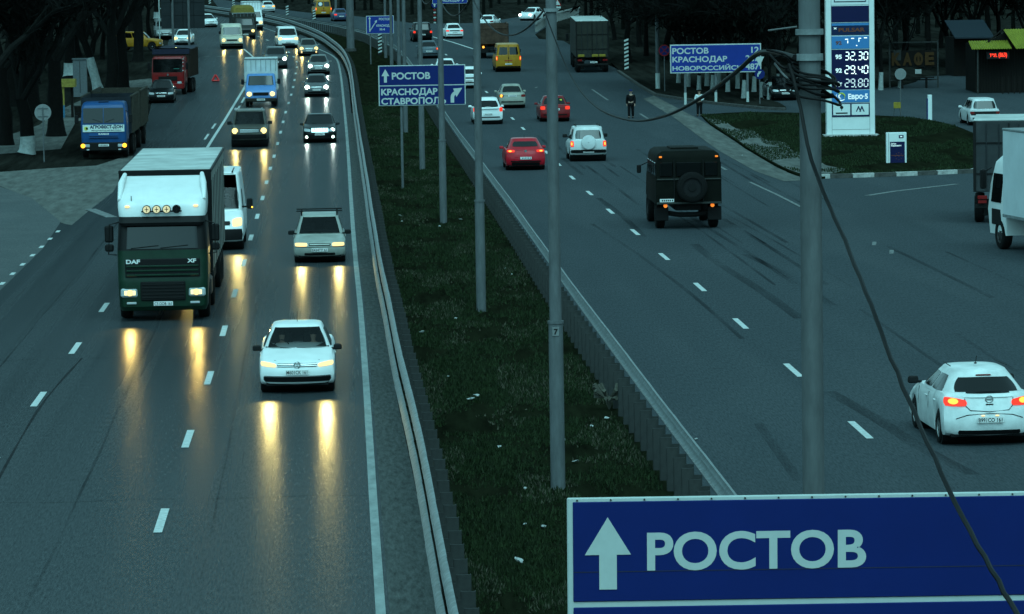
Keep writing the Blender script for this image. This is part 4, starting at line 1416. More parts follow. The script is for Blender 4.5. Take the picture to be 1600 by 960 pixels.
def stand(root, p, ang, oncoming, L=8.0):
    rz = PI + ang if oncoming else ang
    d = Vector((-math.sin(rz), math.cos(rz), 0))
    if oncoming: f = Vector(p)
    else: f = Vector(p) + d * L
    q = f - d * L
    a = math.atan2(zg(f.y) - zg(q.y), L)
    root.location = (f.x, f.y, zg(f.y))
    root.rotation_euler = (a, 0, rz)
def lorry_plate(root, x, z, y, text=None, face=1, w=.52):
    p = MB().box((x, y, z), (w, .012, .115), .003).obj('licence_plate', 'plate_white', root)
    if text:
        (front_text if face > 0 else rear_text)(root, 'plate_lettering', text, x, z - .042, .112, y + face * .008, 'ink', w * .9, p, .012)
    else:
        for bx in (-.17, -.1, -.03, .04, .11, .19): MB().box((x + bx, y + face * .007, z), (.045, .003, .06)).obj('plate_mark', 'ink', p)

# ---------------------------------------------------------------- green tractor unit with white roof fairing and box trailer
GREEN = paint('bottle_green', (.012, .055, .030), .35, .35)
t = thing('lorry', 'green lorry with white roof fairing, spotlights and tall grey trailer', 'lorry')
stack([(.30, -.16, -1.55, 1.15, .2), (.42, -.04, -1.6, 1.20, .22), (1.10, 0, -1.7, 1.22, .24), (1.16, -.01, -2.2, 1.225, .24), (1.95, -.05, -2.2, 1.23, .24)]).obj('cab', GREEN, t, smooth=40)
stack([(1.95, -.055, -2.2, 1.225, .24), (2.72, -.22, -2.2, 1.19, .22), (2.80, -.24, -2.2, 1.18, .22)]).obj('upper_cab', 'trim_black', t, smooth=40)
stack([(1.99, -.045, -.6, 1.09, .2), (2.68, -.195, -.75, 1.06, .2)]).obj('windscreen', 'glass_dark', t, smooth=40)
stack([(2.62, -.06, -.5, 1.14, .2), (2.70, -.03, -.5, 1.17, .2), (2.86, -.16, -.6, 1.17, .2)]).obj('sun_visor', 'trim_black', t, smooth=40)
fr = stack([(2.84, -.20, -2.25, 1.17, .25), (3.10, -.20, -2.25, 1.20, .28), (3.30, -.30, -2.25, 1.20, .30), (3.42, -.50, -2.25, 1.19, .3), (3.62, -1.0, -2.25, 1.17, .3), (3.82, -1.75, -2.25, 1.14, .2), (3.86, -1.95, -2.25, 1.12, .1)]).obj('roof_fairing', WHITE, t, smooth=50)
for sd in (-1, 1):
    MB().tube([(sd * 1.15, -.42, 3.30), (sd * 1.12, -1.0, 3.72), (sd * 1.06, -1.9, 3.92)], [.05, .09, .06], 8).obj('fairing_wing', WHITE, fr, smooth=60)
    MB().box((sd * .93, -.185, 3.14), (.12, .04, .05), .01).obj('marker_lamp', 'head_warm', t)
lamps = MB().box((0, -.14, 3.00), (1.1, .04, .04), .01).obj('lamp_bar', 'trim_black', t)
for i, x in enumerate((.40, .13, -.14, -.41)):
    sp_ = MB().cyl((x, -.08, 3.06), .115, .10, 'y', 18).obj('spotlight', 'trim_black', t)
    MB().cyl((x, -.024, 3.06), .095, .012, 'y', 18).obj('spotlight_lens', mat('lens_cream', (.55, .50, .33), .25, emit=(1, .75, .35), estr=.25) if i < 3 else MATS['glass_dark'], sp_)
    MB().box((x, -.014, 3.06), (.018, .006, .13)).box((x + .0, -.0155, 3.06), (.10, .004, .018)).obj('spotlight_mark', 'ink', sp_)
# upper grille with slats
flat(t, 'grille', 0, 1.47, 2.02, .50, .0, 'trim_black', .02, .06)
for z in (1.28, 1.40, 1.52): MB().box((0, .035, z), (1.96, .05, .055), .015).obj('grille_slat', GREEN, t)
front_text(t, 'lettering', 'DAF', .80, 1.60, .15, .036, 'plate_white', .38, bold=.04)
front_text(t, 'lettering', 'XF', -.80, 1.61, .14, .036, 'plate_white', .24, bold=.04)
flat(t, 'lower_grille', 0, .84, 1.22, .52, -.0, 'trim_black', .03, .05)
for z in (.66, .75, .84, .93, 1.02): MB().box((0, .03, z), (1.15, .03, .03), .008).obj('grille_slat', 'chassis', t)
for sd in (-1, 1):
    h = MB().box((sd * .92, -.03, .80), (.46, .09, .24), .04).obj('headlight', 'head_off', t)
    MB().cyl((sd * .90, .022, .80), .085, .03, 'y', 16).obj('lamp', 'head_warm', h)
    MB().box((sd * .90, .0175, .80), (.30, .01, .12), .02).obj('lamp_glow', mat('head_lorry', (.8, .7, .4), .3, emit=(1, .8, .25), estr=.7), h)
    beam(h, sd * .90, .1, .80, (1.0, .70, .18), .8)
    MB().box((sd * .86, -.0, .52), (.26, .03, .06), .01).obj('fog_lamp', 'head_off', t)
    # mirror arms
    arm = MB().tube([(sd * 1.15, -.35, 2.72), (sd * 1.42, -.18, 2.66), (sd * 1.46, -.18, 1.85), (sd * 1.25, -.3, 1.82)], .02, 6).obj('mirror_arm', 'trim_black', t)
    MB().box((sd * 1.44, -.24, 2.40), (.24, .12, .46), .04).obj('mirror', 'trim_black', arm)
    MB().box((sd * 1.44, -.24, 2.02), (.24, .12, .2), .04).obj('mirror', 'trim_black', arm)
lorry_plate(t, 0, .50, .03, 'С512ОВ 161')
for x in (.55, -.25): MB().tube([(x + .3, -.03, 2.01), (x - .45, -.04, 2.08)], .012, 5).obj('wiper', 'trim_black', t)
MB().box((-.52, -.10, 2.12), (.28, .02, .07)).obj('dashboard_card', 'head_off', t)
MB().box((.1, -.10, 2.10), (.2, .02, .10)).obj('dashboard_cup', 'head_off', t)
MB().tube([(.82, -.3, 3.25), (.82, -.3, 3.42)], .012, 6).obj('horn_stem', 'trim_black', t)
MB().box((0, -4.2, .75), (1.0, 7.5, .35), .02).obj('chassis', 'chassis', t)
for sd in (-1, 1):
    MB().box((sd * .98, -3.3, .72), (.5, 1.3, .55), .08).obj('fuel_tank', 'rim_dark', t)
    MB().box((sd * 1.1, -8.8, .75), (.04, 4.5, .55), .01).obj('side_guard', 'chassis', t)
axle(t, 1.4, .5, .32, 1.22)
axle(t, 5.1, .5, .3, 1.24, True)
for y in (11.4, 12.7, 14.0): axle(t, y, .5, .36, 1.24)
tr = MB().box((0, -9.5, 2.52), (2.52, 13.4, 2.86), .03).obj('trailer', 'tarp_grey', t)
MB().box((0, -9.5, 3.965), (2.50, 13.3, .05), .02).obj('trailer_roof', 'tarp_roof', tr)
MB().box((0, -2.80, 2.55), (2.56, .06, 2.88), .02).obj('front_board', 'trim_black', tr)
for sd in (-1, 1):
    MB().box((sd * 1.26, -9.5, 3.94), (.06, 13.4, .10), .02).obj('roof_rail', 'trim_black', tr)
    for k in range(9): MB().box((sd * 1.263, -3.5 - k * 1.5, 2.4), (.02, .06, 2.5)).obj('strap', 'trim_black', tr)
    MB().box((sd * 1.0, -9.5, 1.0), (.12, 13, .18)).obj('trailer_frame', 'chassis', tr)
q = at(256, 503); stand(t, q, AL(q.y), True, 14)

# ---------------------------------------------------------------- blue tipper parked on the verge
BLUE = paint('cab_blue', (.016, .085, .25), .4, .25)
def rib_body(root, y0, y1, hw, z0, z1, mtl, ribs, name='tipper_body', rib_mtl=None, front_up=0.0):
    """open tipper body: floor, side boards, end boards, ribs and top rails"""
    b = MB().box((0, (y0 + y1) / 2, z0 + .06), (2 * hw, y0 - y1, .12)).obj(name, mtl, root)
    L_ = y0 - y1
    for sd in (-1, 1):
        MB().box((sd * (hw - .03), (y0 + y1) / 2, (z0 + z1) / 2 + .06), (.06, L_, z1 - z0 - .12)).obj('side_board', mtl, b)
        MB().box((sd * (hw + .005), (y0 + y1) / 2, z1 + .04), (.10, L_ + .04, .08), .01).obj('top_rail', rib_mtl or mtl, b)
        for k in range(ribs):
            y = y1 + L_ * (k + .5) / ribs
            MB().box((sd * (hw + .035), y, (z0 + z1) / 2), (.07, .10, z1 - z0), .01).obj('rib', rib_mtl or mtl, b)
    MB().box((0, y0 + .04, (z0 + z1) / 2 + front_up / 2), (2 * hw - .02, .06, z1 - z0 + front_up)).obj('head_board', mtl, b)
    MB().box((0, y1 - .04, (z0 + z1) / 2), (2 * hw - .02, .06, z1 - z0)).obj('tail_board', mtl, b)
    return b
t = thing('tipper_lorry', 'blue parked tipper lorry with a white banner under its windscreen and amber lamps', 'lorry')
stack([(.55, -.10, -1.9, 1.10, .12), (.95, -.02, -1.9, 1.14, .14), (1.75, 0, -2.0, 1.16, .16), (2.62, -.12, -2.0, 1.10, .16), (2.80, -.25, -1.9, 1.04, .2), (2.85, -.45, -1.8, .95, .2)]).obj('cab', BLUE, t, smooth=40)
for sd in (-1, 1):
    rows_ = [[(sd * .02 + sd * 1.0 * i / 6, .01 - .12 * (j / 4) + .012, lerp(1.80, 2.55, j / 4)) for i in range(7)] for j in range(5)]
    MB().grid(rows_).obj('windscreen', 'glass_dark', t, out=(0, -4, 1.5))
    MB().tube([(sd * .1, .04, 1.84), (sd * .55, .0, 2.0)], .012, 5).obj('wiper', 'trim_black', t)
    MB().box((sd * .84, .09, .66), (.26, .08, .15), .02).obj('headlight', 'head_off', t)
    MB().cyl((sd * 1.05, .10, .66), .11, .10, 'y', 14).obj('indicator', mat('amber_lit', (.7, .3, .03), .3, emit=(1, .36, .02), estr=1.5), t)
    MB().box((sd * .8, .10, .46), (.14, .05, .07), .01).obj('fog_lamp', 'head_off', t)
    m_ = MB().box((sd * 1.36, -.15, 2.0), (.2, .1, .42), .03).tube([(sd * 1.1, -.2, 2.4), (sd * 1.36, -.15, 2.3)], .02, 5).obj('mirror', 'trim_black', t)
MB().box((0, 0, .60), (2.36, .22, .44), .05).obj('front_bumper', 'trim_black', t)
flat(t, 'grille', 0, 1.14, 1.5, .26, .0, mat('grille_blue', (.02, .09, .26), .5), .01, .05)
for z in (1.05, 1.13): MB().box((0, .028, z), (1.44, .02, .03)).obj('grille_slat', 'trim_black', t)
front_text(t, 'lettering', 'КАМАЗ', 0, 1.205, .11, .034, 'plate_white', .52, bold=.04)
bn = flat(t, 'banner', 0, 1.53, 2.10, .36, .022, mat('banner_white', (.62, .70, .66), .7, noise_amt=.1), .004, .02)
MB().cyl((.88, .036, 1.53), .10, .008, 'y', 14).obj('banner_mark', mat('banner_yellow', (.55, .6, .1), .7), bn)
MB().cyl((.84, .042, 1.53), .06, .008, 'y', 10).obj('banner_mark', 'ink', bn)
front_text(t, 'banner_lettering', 'АГРОФЕСТ-ДОН', -.14, 1.53, .22, .036, mat('banner_ink', (.02, .04, .12), .7), 1.66, bn, .045)
front_text(t, 'banner_small_print', 'МЕЖДУНАРОДНАЯ ВЫСТАВКА', -.14, 1.40, .075, .036, 'banner_ink', 1.5, bn, .02)
lorry_plate(t, 0, .68, .125)
MB().box((0, -.36, 2.845), (.5, .1, .05), .01).obj('roof_lamps', 'trim_black', t)
MB().box((0, -4.2, .85), (.9, 7.0, .25)).obj('chassis', 'chassis', t)
axle(t, 1.1, .5, .3, 1.16)
axle(t, 4.2, .5, .28, 1.22, True)
axle(t, 5.5, .5, .28, 1.22, True)
tb = mat('tipper_slate', (.03, .04, .055), .7, noise_amt=.5, noise_scale=2)
rib_body(t, -2.2, -7.3, 1.25, 1.15, 3.0, tb, 8, rib_mtl=mat('tipper_wood', (.075, .07, .055), .8, noise_amt=.4))
q = at(163, 248); stand(t, q, -.02, True, 7)
# a drawbar trailer behind it
t = thing('tipper_trailer', 'slatted grey-brown drawbar trailer coupled behind the blue tipper lorry', 'trailer')
rib_body(t, -.6, -6.4, 1.25, 1.15, 3.0, MATS['tipper_wood'], 8)
MB().box((0, -3, .85), (.9, 6.5, .25)).obj('chassis', 'chassis', t)
MB().tube([(0, -.3, .8), (0, .9, .7)], .06, 6).obj('drawbar', 'chassis', t)
axle(t, 1.4, .48, .28, 1.2)
axle(t, 5.2, .48, .28, 1.2)
d_ = Vector((math.sin(-.02), -math.cos(-.02), 0))
q2 = q - d_ * 8.4
stand(t, q2, -.02, True, 6)

# ---------------------------------------------------------------- red parked lorry
REDL = paint('lorry_red', (.26, .012, .012), .4, .3)
t = thing('tipper_lorry', 'red parked lorry with high brown body under a dark tarpaulin', 'lorry')
stack([(.5, -.1, -1.8, 1.08, .12), (.9, -.02, -1.9, 1.12, .14), (1.55, 0, -2.0, 1.14, .16), (2.50, -.14, -2.0, 1.10, .16), (2.64, -.24, -1.9, 1.04, .2)]).obj('cab', REDL, t, smooth=40)
rows_ = [[(lerp(-1.02, 1.02, i / 8), -.14 * (j / 4) + .014, lerp(1.58, 2.50, j / 4)) for i in range(9)] for j in range(5)]
MB().grid(rows_).obj('windscreen', 'glass_dark', t, out=(0, -4, 1.5))
flat(t, 'grille', 0, 1.15, 1.3, .3, .0, 'trim_black', .01, .05)
flat(t, 'front_bumper', 0, .62, 2.2, .4, .02, REDL, .05, .12)
MB().cyl((0, .04, 1.42), .07, .03, 'y', 12).obj('badge', 'chrome', t)
for sd in (-1, 1):
    MB().box((sd * .8, .06, .85), (.3, .08, .16), .03).obj('headlight', 'head_off', t)
    MB().box((sd * 1.32, -.15, 2.0), (.18, .1, .5), .03).tube([(sd * 1.08, -.2, 2.4), (sd * 1.32, -.15, 2.2)], .02, 5).obj('mirror', 'trim_black', t)
for k, z in enumerate((1.7, 2.0, 2.25, 2.48)): MB().cyl((-1.06, .0 - .05 * k, z), .035, .03, 'y', 8).obj('marker_reflector', 'plate_white', t)
lorry_plate(t, 0, .6, .1)
MB().box((-.6, -.03, 1.72), (.4, .02, .22)).obj('dashboard_card', mat('screen_green', (.05, .25, .2), .5), t)
MB().box((0, -4.0, .85), (.9, 7.0, .25)).obj('chassis', 'chassis', t)
axle(t, 1.1, .5, .3, 1.14); axle(t, 4.2, .5, .28, 1.22, True); axle(t, 5.5, .5, .28, 1.22, True)
rb = rib_body(t, -2.1, -7.2, 1.25, 1.15, 3.0, mat('body_brown', (.06, .04, .03), .8, noise_amt=.4), 7)
tp = MB()
rows_ = [[(x, y, 3.12 + .12 * math.sin(x * 3 + y) * .4 + .10 * (1 - (x / 1.3) ** 2)) for x in (-1.32, -1.0, -.5, 0, .5, 1.0, 1.32)] for y in (-2.0, -2.6, -3.4, -4.2, -5, -5.8, -6.6, -7.3)]
tp.grid(rows_).obj('tarpaulin', mat('tarp_navy', (.03, .035, .07), .6), rb, smooth=60)
MB().box((0, -1.98, 2.93), (2.6, .04, .36), .01).obj('tarpaulin_edge', 'tarp_navy', rb)
q = at(263, 149); stand(t, q, -.085, True, 7)

# ---------------------------------------------------------------- light box lorries, oncoming
def light_lorry(label, px, cabp, boxm, lit, box_h, box_w=2.1, boxL=3.2, power=1.0, name='box_lorry', line=None, tarp=None):
    t = thing(name, label, 'lorry')
    stack([(.38, -.06, -1.8, .98, .16), (.55, 0, -1.8, 1.0, .2), (.95, -.02, -1.9, 1.0, .22), (1.15, -.16, -1.9, .99, .2), (1.40, -.62, -1.95, .98, .16)]).obj('bonnet', cabp, t, smooth=40)
    stack([(1.34, -.55, -1.95, .97, .16), (2.02, -1.02, -1.95, .90, .16), (2.10, -1.12, -1.95, .84, .16)]).obj('cab', cabp, t, smooth=40)
    stack([(1.41, -.565, -1.3, .86, .12), (1.99, -.975, -1.5, .80, .12)]).obj('windscreen', 'glass_dark', t, smooth=40)
    flat(t, 'grille', 0, .86, 1.0, .2, .0, 'trim_black', .01, .05)
    flat(t, 'front_bumper', 0, .48, 2.0, .24, .0, 'glow_brown', .05, .14)
    lorry_plate(t, 0, .5, .085)
    for sd in (-1, 1):
        h = MB().box((sd * .74, -.03, .86), (.34, .1, .22), .05).obj('headlight', lit, t)
        MB().cyl((sd * .74, .035, .86), .15, .04, 'y', 14).obj('lamp', 'lamp_white' if lit == 'head_white' else 'lamp_warm', h)  # lit lamp drawn oversized to stand in for its glare
        beam(h, sd * .74, .08, .86, COOL if lit == 'head_white' else WARM, power)
        MB().box((sd * 1.16, -.85, 1.62), (.2, .1, .34), .03).tube([(sd * .95, -.9, 1.55), (sd * 1.16, -.85, 1.6)], .02, 5).obj('mirror', 'trim_black', t)
    MB().box((0, -3.2, .62), (.9, 4.6, .2)).obj('chassis', 'chassis', t)
    axle(t, .95, .36, .22, 1.0); axle(t, 3.9, .36, .2, 1.02, True)
    hw = box_w / 2
    b = MB().box((0, -2.05 - boxL / 2, (1.0 + box_h) / 2), (box_w, boxL, box_h - 1.0), .03).obj('box_body', boxm, t)
    for k in range(7): MB().box((lerp(-hw + .12, hw - .12, k / 6), -2.045, (2.15 + box_h) / 2), (.03, .03, box_h - 2.3)).obj('panel_seam', 'galvanised', b)
    MB().box((0, -2.05, box_h - .03), (box_w + .03, .06, .08), .01).obj('top_frame', 'galvanised', b)
    for sd in (-1, 1): MB().box((sd * (hw - .06), -2.03, box_h - .12), (.07, .04, .07), .01).obj('marker_lamp', mat('marker_white', (.7, .7, .65), .5), b)
    q = at(*px)
    stand(t, q, AL(q.y), True, 5)
    return t
PALE = mat('box_pale', (.55, .60, .60), .5, noise_amt=.18, noise_scale=2)
light_lorry('blue light lorry with pale box body and bright yellow headlights', (408, 168), paint('lorry_blue', (.10, .24, .52), .4, .2), PALE, 'head_warm', 3.05, 2.15)
light_lorry('white light lorry with tall white box beside the dark tarpaulined lorry', (397, 48), WHITE, mat('box_white', (.75, .78, .78), .5, noise_amt=.12), 'head_warm', 3.05, 2.05)
# dark lorry with ochre load
t = light_lorry('dark lorry with an ochre tarpaulin load behind the cream minibus', (384, 62), paint('lorry_dark', (.05, .05, .045), .5, .4), mat('body_dark', (.05, .05, .045), .8, noise_amt=.4), 'head_warm', 2.6, 2.4, 5.0)
tp = stack([(2.6, -2.1, -6.6, 1.1, .3), (3.1, -2.2, -6.6, 1.0, .3), (3.3, -2.6, -6.4, .8, .3)])
tp.obj('tarpaulin', mat('tarp_ochre', (.20, .15, .03), .8, noise_amt=.4), t, smooth=50)

# ---------------------------------------------------------------- brown tipper driving away
RUST = mat('tipper_rust', (.11, .065, .045), .85, noise_amt=.55, noise_scale=2.5)
t = thing('tipper_lorry', 'brown rusty tipper lorry seen from behind, ahead of the yellow van', 'lorry')
stack([(.6, -.1, -1.9, 1.1, .12), (1.5, 0, -2, 1.14, .14), (2.7, -.14, -2, 1.08, .16)]).obj('cab', paint('lorry_orange', (.3, .1, .03), .5, .3), t, smooth=40)
MB().box((0, -4.2, .85), (.9, 7.2, .25)).obj('chassis', 'chassis', t)
axle(t, 1.1, .5, .3, 1.16); axle(t, 4.4, .5, .28, 1.2, True); axle(t, 5.7, .5, .28, 1.2, True)
b = rib_body(t, -2.2, -7.2, 1.2, 1.25, 2.85, RUST, 6)
for x in (-.75, 0, .75): MB().box((x, -7.285, 2.0), (.08, .04, 1.5), .01).obj('tail_rib', RUST, b)
MB().box((0, -7.29, 2.55), (2.3, .05, .10), .01).obj('tail_rail', RUST, b)
MB().box((0, -7.2, .75), (2.3, .06, .5), .01).obj('mud_flap', 'trim_black', t)
for sd in (-1, 1): MB().cyl((sd * .88, -7.26, .98), .10, .06, 'y', 12).obj('tail_light', 'tail_hot' if sd < 0 else 'tail_off', t)
MB().box((.35, -7.26, .72), (.52, .02, .12)).obj('licence_plate', 'plate_white', t)
q = at(772, 92); stand(t, q, AR(q.y) - .03, False, 7.3)

# ---------------------------------------------------------------- army lorry
ARMY = mat('army_green', (.015, .018, .013), .7, noise_amt=.45, noise_scale=2.0, spec=.08)
t = thing('army_lorry', 'dark army lorry with boxy cabin and big spare wheel on its rear door', 'lorry')
LT = 5.9
stack([(.95, -.05, -1.9, 1.1, .15), (1.7, -.1, -1.9, 1.08, .15), (2.5, -.3, -1.9, 1.0, .15)]).obj('cab', ARMY, t, smooth=40)
bd = stack([(.92, -1.9, -LT, 1.17, .05), (1.85, -1.9, -LT, 1.17, .05), (2.55, -1.9, -LT + .04, 1.13, .06), (2.70, -1.95, -LT + .06, 1.08, .10), (2.80, -2.05, -LT + .15, .95, .2)]).obj('body', ARMY, t, smooth=35)
RW = mat('army_glass', (.012, .014, .014), .12)
for x, w in ((-.80, .46), (.0, 1.0), (.80, .46)):
    if w < .6: MB().box((x, -LT - .0, 2.15), (w, .06, .50), .02).obj('rear_window', RW, bd)
    else: MB().box((x, -LT - .0, 2.15), (w - .1, .06, .50), .02).obj('rear_window', RW, bd)
MB().box((0, -LT - .02, 1.80), (2.28, .05, .05), .01).obj('belt_rail', mat('army_trim', (.05, .055, .05), .7), bd)
for x in (-.52, .52): MB().box((x, -LT - .02, 1.75), (.03, .05, 1.5)).obj('door_edge', 'trim_black', bd)
MB().box((0, -LT - .03, .95), (2.3, .06, .07), .01).obj('rear_sill', 'army_trim', bd)
# spare wheel on a bracket
wm = wheel_meshes(.55, .28, 'rim_dark', 6)
so = link('spare_wheel', wm[0], t, (.10, -LT - .20, 1.52)); so.rotation_euler = (0, 0, -PI / 2)
MB().cyl((.10, -LT - .20, 1.52), .34, .16, 'y', 20).obj('wheel_disc', 'ink', t)
MB().cyl((.10, -LT - .29, 1.52), .14, .05, 'y', 16).obj('wheel_hub', 'trim_black', t)
for sd in (-1, 1):
    MB().box((sd * 1.0, -LT - .01, 2.60), (.10, .05, .06), .01).obj('marker_lamp', mat('marker_amber', (.6, .2, .02), .4, emit=(1, .2, .02), estr=.45), bd)
    MB().cyl((sd * .84, -LT + .02, .86), .07, .06, 'y', 12).obj('tail_light', mat('marker_amber', (.6, .2, .02)), t)
    MB().box((sd * .95, -LT + .45, .55), (.5, .05, .5), .02).obj('mud_flap', 'trim_black', t)
    MB().box((sd * 1.42, -1.2, 1.95), (.16, .1, .3), .03).tube([(sd * 1.1, -1.3, 2.2), (sd * 1.42, -1.2, 2.05)], .02, 5).obj('mirror', 'trim_black', t)
    for k in range(4): MB().box((sd * 1.155, -2.5 - k * .95, 2.15), (.05, .7, .48), .02).obj('side_window', RW, bd)
lorry_plate(t, -.78, 1.05, -LT - .035, None, -1)
MB().box((0, -3.5, 2.82), (1.0, 1.6, .08), .02).obj('roof_hatch', ARMY, bd)
MB().box((0, -LT / 2, .78), (.9, LT - .6, .22)).obj('chassis', 'chassis', t)
MB().tube([(-.9, -LT + .6, .6), (-.3, -LT + .6, .5), (.3, -LT + .6, .5), (.9, -LT + .6, .6)], .09, 8).obj('rear_axle', 'chassis', t)
axle(t, 1.0, .55, .32, 1.12); axle(t, LT - 1.15, .55, .32, 1.12)
q = at(1077, 359); stand(t, q, AR(q.y) + .0, False, LT)

# ---------------------------------------------------------------- parked semi-trailer on the far verge
OLIVE = mat('tarp_olive', (.045, .047, .038), .75, noise_amt=.45, noise_scale=1.2, bump=.15, bump_scale=3)
def semi(label, px, ang, hw, h, m, L=13.5, axles=3, name='semi_trailer'):
    t = thing(name, label, 'trailer')
    b = MB().box((0, -L / 2, (1.15 + h) / 2), (2 * hw, L, h - 1.15), .03).obj('box_body', m, t)
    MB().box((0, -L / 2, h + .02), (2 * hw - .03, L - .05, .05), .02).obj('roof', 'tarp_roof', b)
    MB().box((0, -L - .01, (1.15 + h) / 2), (.05, .05, h - 1.3)).obj('door_seam', 'trim_black', b)
    for sd in (-1, 1):
        MB().box((sd * (hw - .05), -L - .01, (1.15 + h) / 2), (.10, .06, h - 1.15), .01).obj('corner_post', 'chassis', b)
        for x in (.35, .8): MB().tube([(sd * x, -L - .04, 1.2), (sd * x, -L - .04, h - .1)], .02, 6).obj('lock_bar', mat('lock_steel', (.04, .045, .05), .5), b)
        MB().box((sd * .95, -L - .0, .95), (.35, .06, .14), .02).obj('tail_light', 'tail_off', t)
        MB().box((sd * .85, -L + .8, .55), (.5, .05, .6), .02).obj('mud_flap', 'trim_black', t)
        MB().box((sd * .6, -L / 2, 1.0), (.14, L - .4, .25)).obj('chassis_beam', 'chassis', t)
    MB().box((0, -L + .1, .62), (2 * hw - .1, .12, .14), .02).obj('rear_bumper', 'chassis', t)
    for z in (1.8, 2.9): MB().box((0, -L - .02, z), (2 * hw - .2, .03, .05)).obj('door_rail', 'trim_black', b)
    for y in (L - 1.2, L - 2.5, L - 3.8)[:axles]: axle(t, y, .5, .34, hw - .02)
    q = at(*px)
    stand(t, q, ang, False, L)
    return t
t = semi('olive canvas semi-trailer parked on the verge near the distance sign', (926, 114), -.03, 1.25, 3.9, OLIVE)
for x in (-.85, .2, .75): MB().box((x, -13.56, 1.30), (.5, .06, .2), .03).obj('yellow_board', mat('dull_yellow', (.22, .16, .02), .7), t)
lorry_plate(t, .1, .8, -13.55, None, -1)
# its tractor just ahead
t2 = thing('tractor_unit', 'dark tractor unit coupled to the olive semi-trailer', 'lorry')
stack([(.4, -.1, -1.9, 1.15, .2), (1.1, 0, -2.2, 1.2, .2), (2.6, -.2, -2.2, 1.18, .2), (3.2, -.5, -2.2, 1.1, .2)]).obj('cab', BLACK, t2, smooth=40)
for sd in (-1, 1): MB().box((sd * 1.42, -.3, 2.2), (.22, .12, .6), .03).tube([(sd * 1.15, -.4, 2.4), (sd * 1.42, -.3, 2.3)], .02, 5).obj('mirror', 'trim_black', t2)
MB().box((0, -3.2, .8), (.9, 5.5, .3)).obj('chassis', 'chassis', t2)
axle(t2, 1.4, .5, .3, 1.2); axle(t2, 4.9, .5, .3, 1.2, True)
p0 = at(926, 114); d_ = Vector((-math.sin(-.03), math.cos(-.03), 0))
stand(t2, p0 + d_ * 13.8, -.03, False, 2.4)
# dark container trailer and white rigid lorry by the forecourt
t = semi('dark grey container trailer parked at the forecourt edge, rear doors shut', (1577, 350), -.18, 1.27, 3.68, mat('container_dark', (.055, .062, .066), .6, noise_amt=.35, noise_scale=1.5), 5.0, 2, 'container_trailer')
for x in (-.95,): MB().box((x, -5.06, .80), (.3, .05, .1)).obj('reflector', 'tail_off', t)
t = thing('box_lorry', 'white box lorry with dark cab side standing beside the dark container trailer', 'lorry')
stack([(.45, -.1, -1.8, 1.1, .15), (1.2, 0, -1.9, 1.15, .2), (2.0, -.2, -1.9, 1.12, .2), (2.7, -.55, -1.9, 1.05, .2), (2.9, -.9, -1.9, .95, .2)]).obj('cab', WHITE, t, smooth=40)
for sd in (-1, 1):
    rows_ = [[(sd * (1.16 - .05 * j / 3), lerp(-.5, -1.5, i / 3) - .15 * j / 3, lerp(1.45, 2.35, j / 3)) for i in range(4)] for j in range(4)]
    MB().grid(rows_).obj('side_window', 'glass_dark', t, out=(0, -4, 1.5))
    MB().box((sd * 1.36, -.35, 2.15), (.18, .2, .62), .04).tube([(sd * 1.1, -.4, 2.5), (sd * 1.36, -.35, 2.35)], .02, 5).obj('mirror', 'trim_black', t)
    MB().box((sd * 1.13, -1.0, 1.0), (.06, .9, .5), .02).obj('cab_step', 'trim_black', t)
rows_ = [[(lerp(-1.0, 1.0, i / 6), -.02 - .3 * j / 3, lerp(1.5, 2.4, j / 3)) for i in range(7)] for j in range(4)]
MB().grid(rows_).obj('windscreen', 'glass_dark', t, out=(0, -4, 1.5))
b = MB().box((0, -5.1, 2.42), (2.5, 6.2, 2.7), .03).obj('box_body', mat('box_white2', (.62, .68, .70), .5, noise_amt=.15, noise_scale=1.0), t)
MB().box((0, -5.1, 1.10), (2.52, 6.22, .10), .01).obj('lower_rail', 'galvanised', b)
MB().box((0, -5.1, 3.76), (2.54, 6.24, .08), .02).obj('top_rail', 'galvanised', b)
MB().box((0, -4.8, .8), (.9, 7.0, .3)).obj('chassis', 'chassis', t)
axle(t, 1.3, .48, .3, 1.15); axle(t, 5.6, .48, .28, 1.2, True)
q = at(1580, 384); t.location = (q.x + .35, q.y, zg(q.y)); t.scale = (1.05,) * 3; t.rotation_euler = (0, 0, .14)
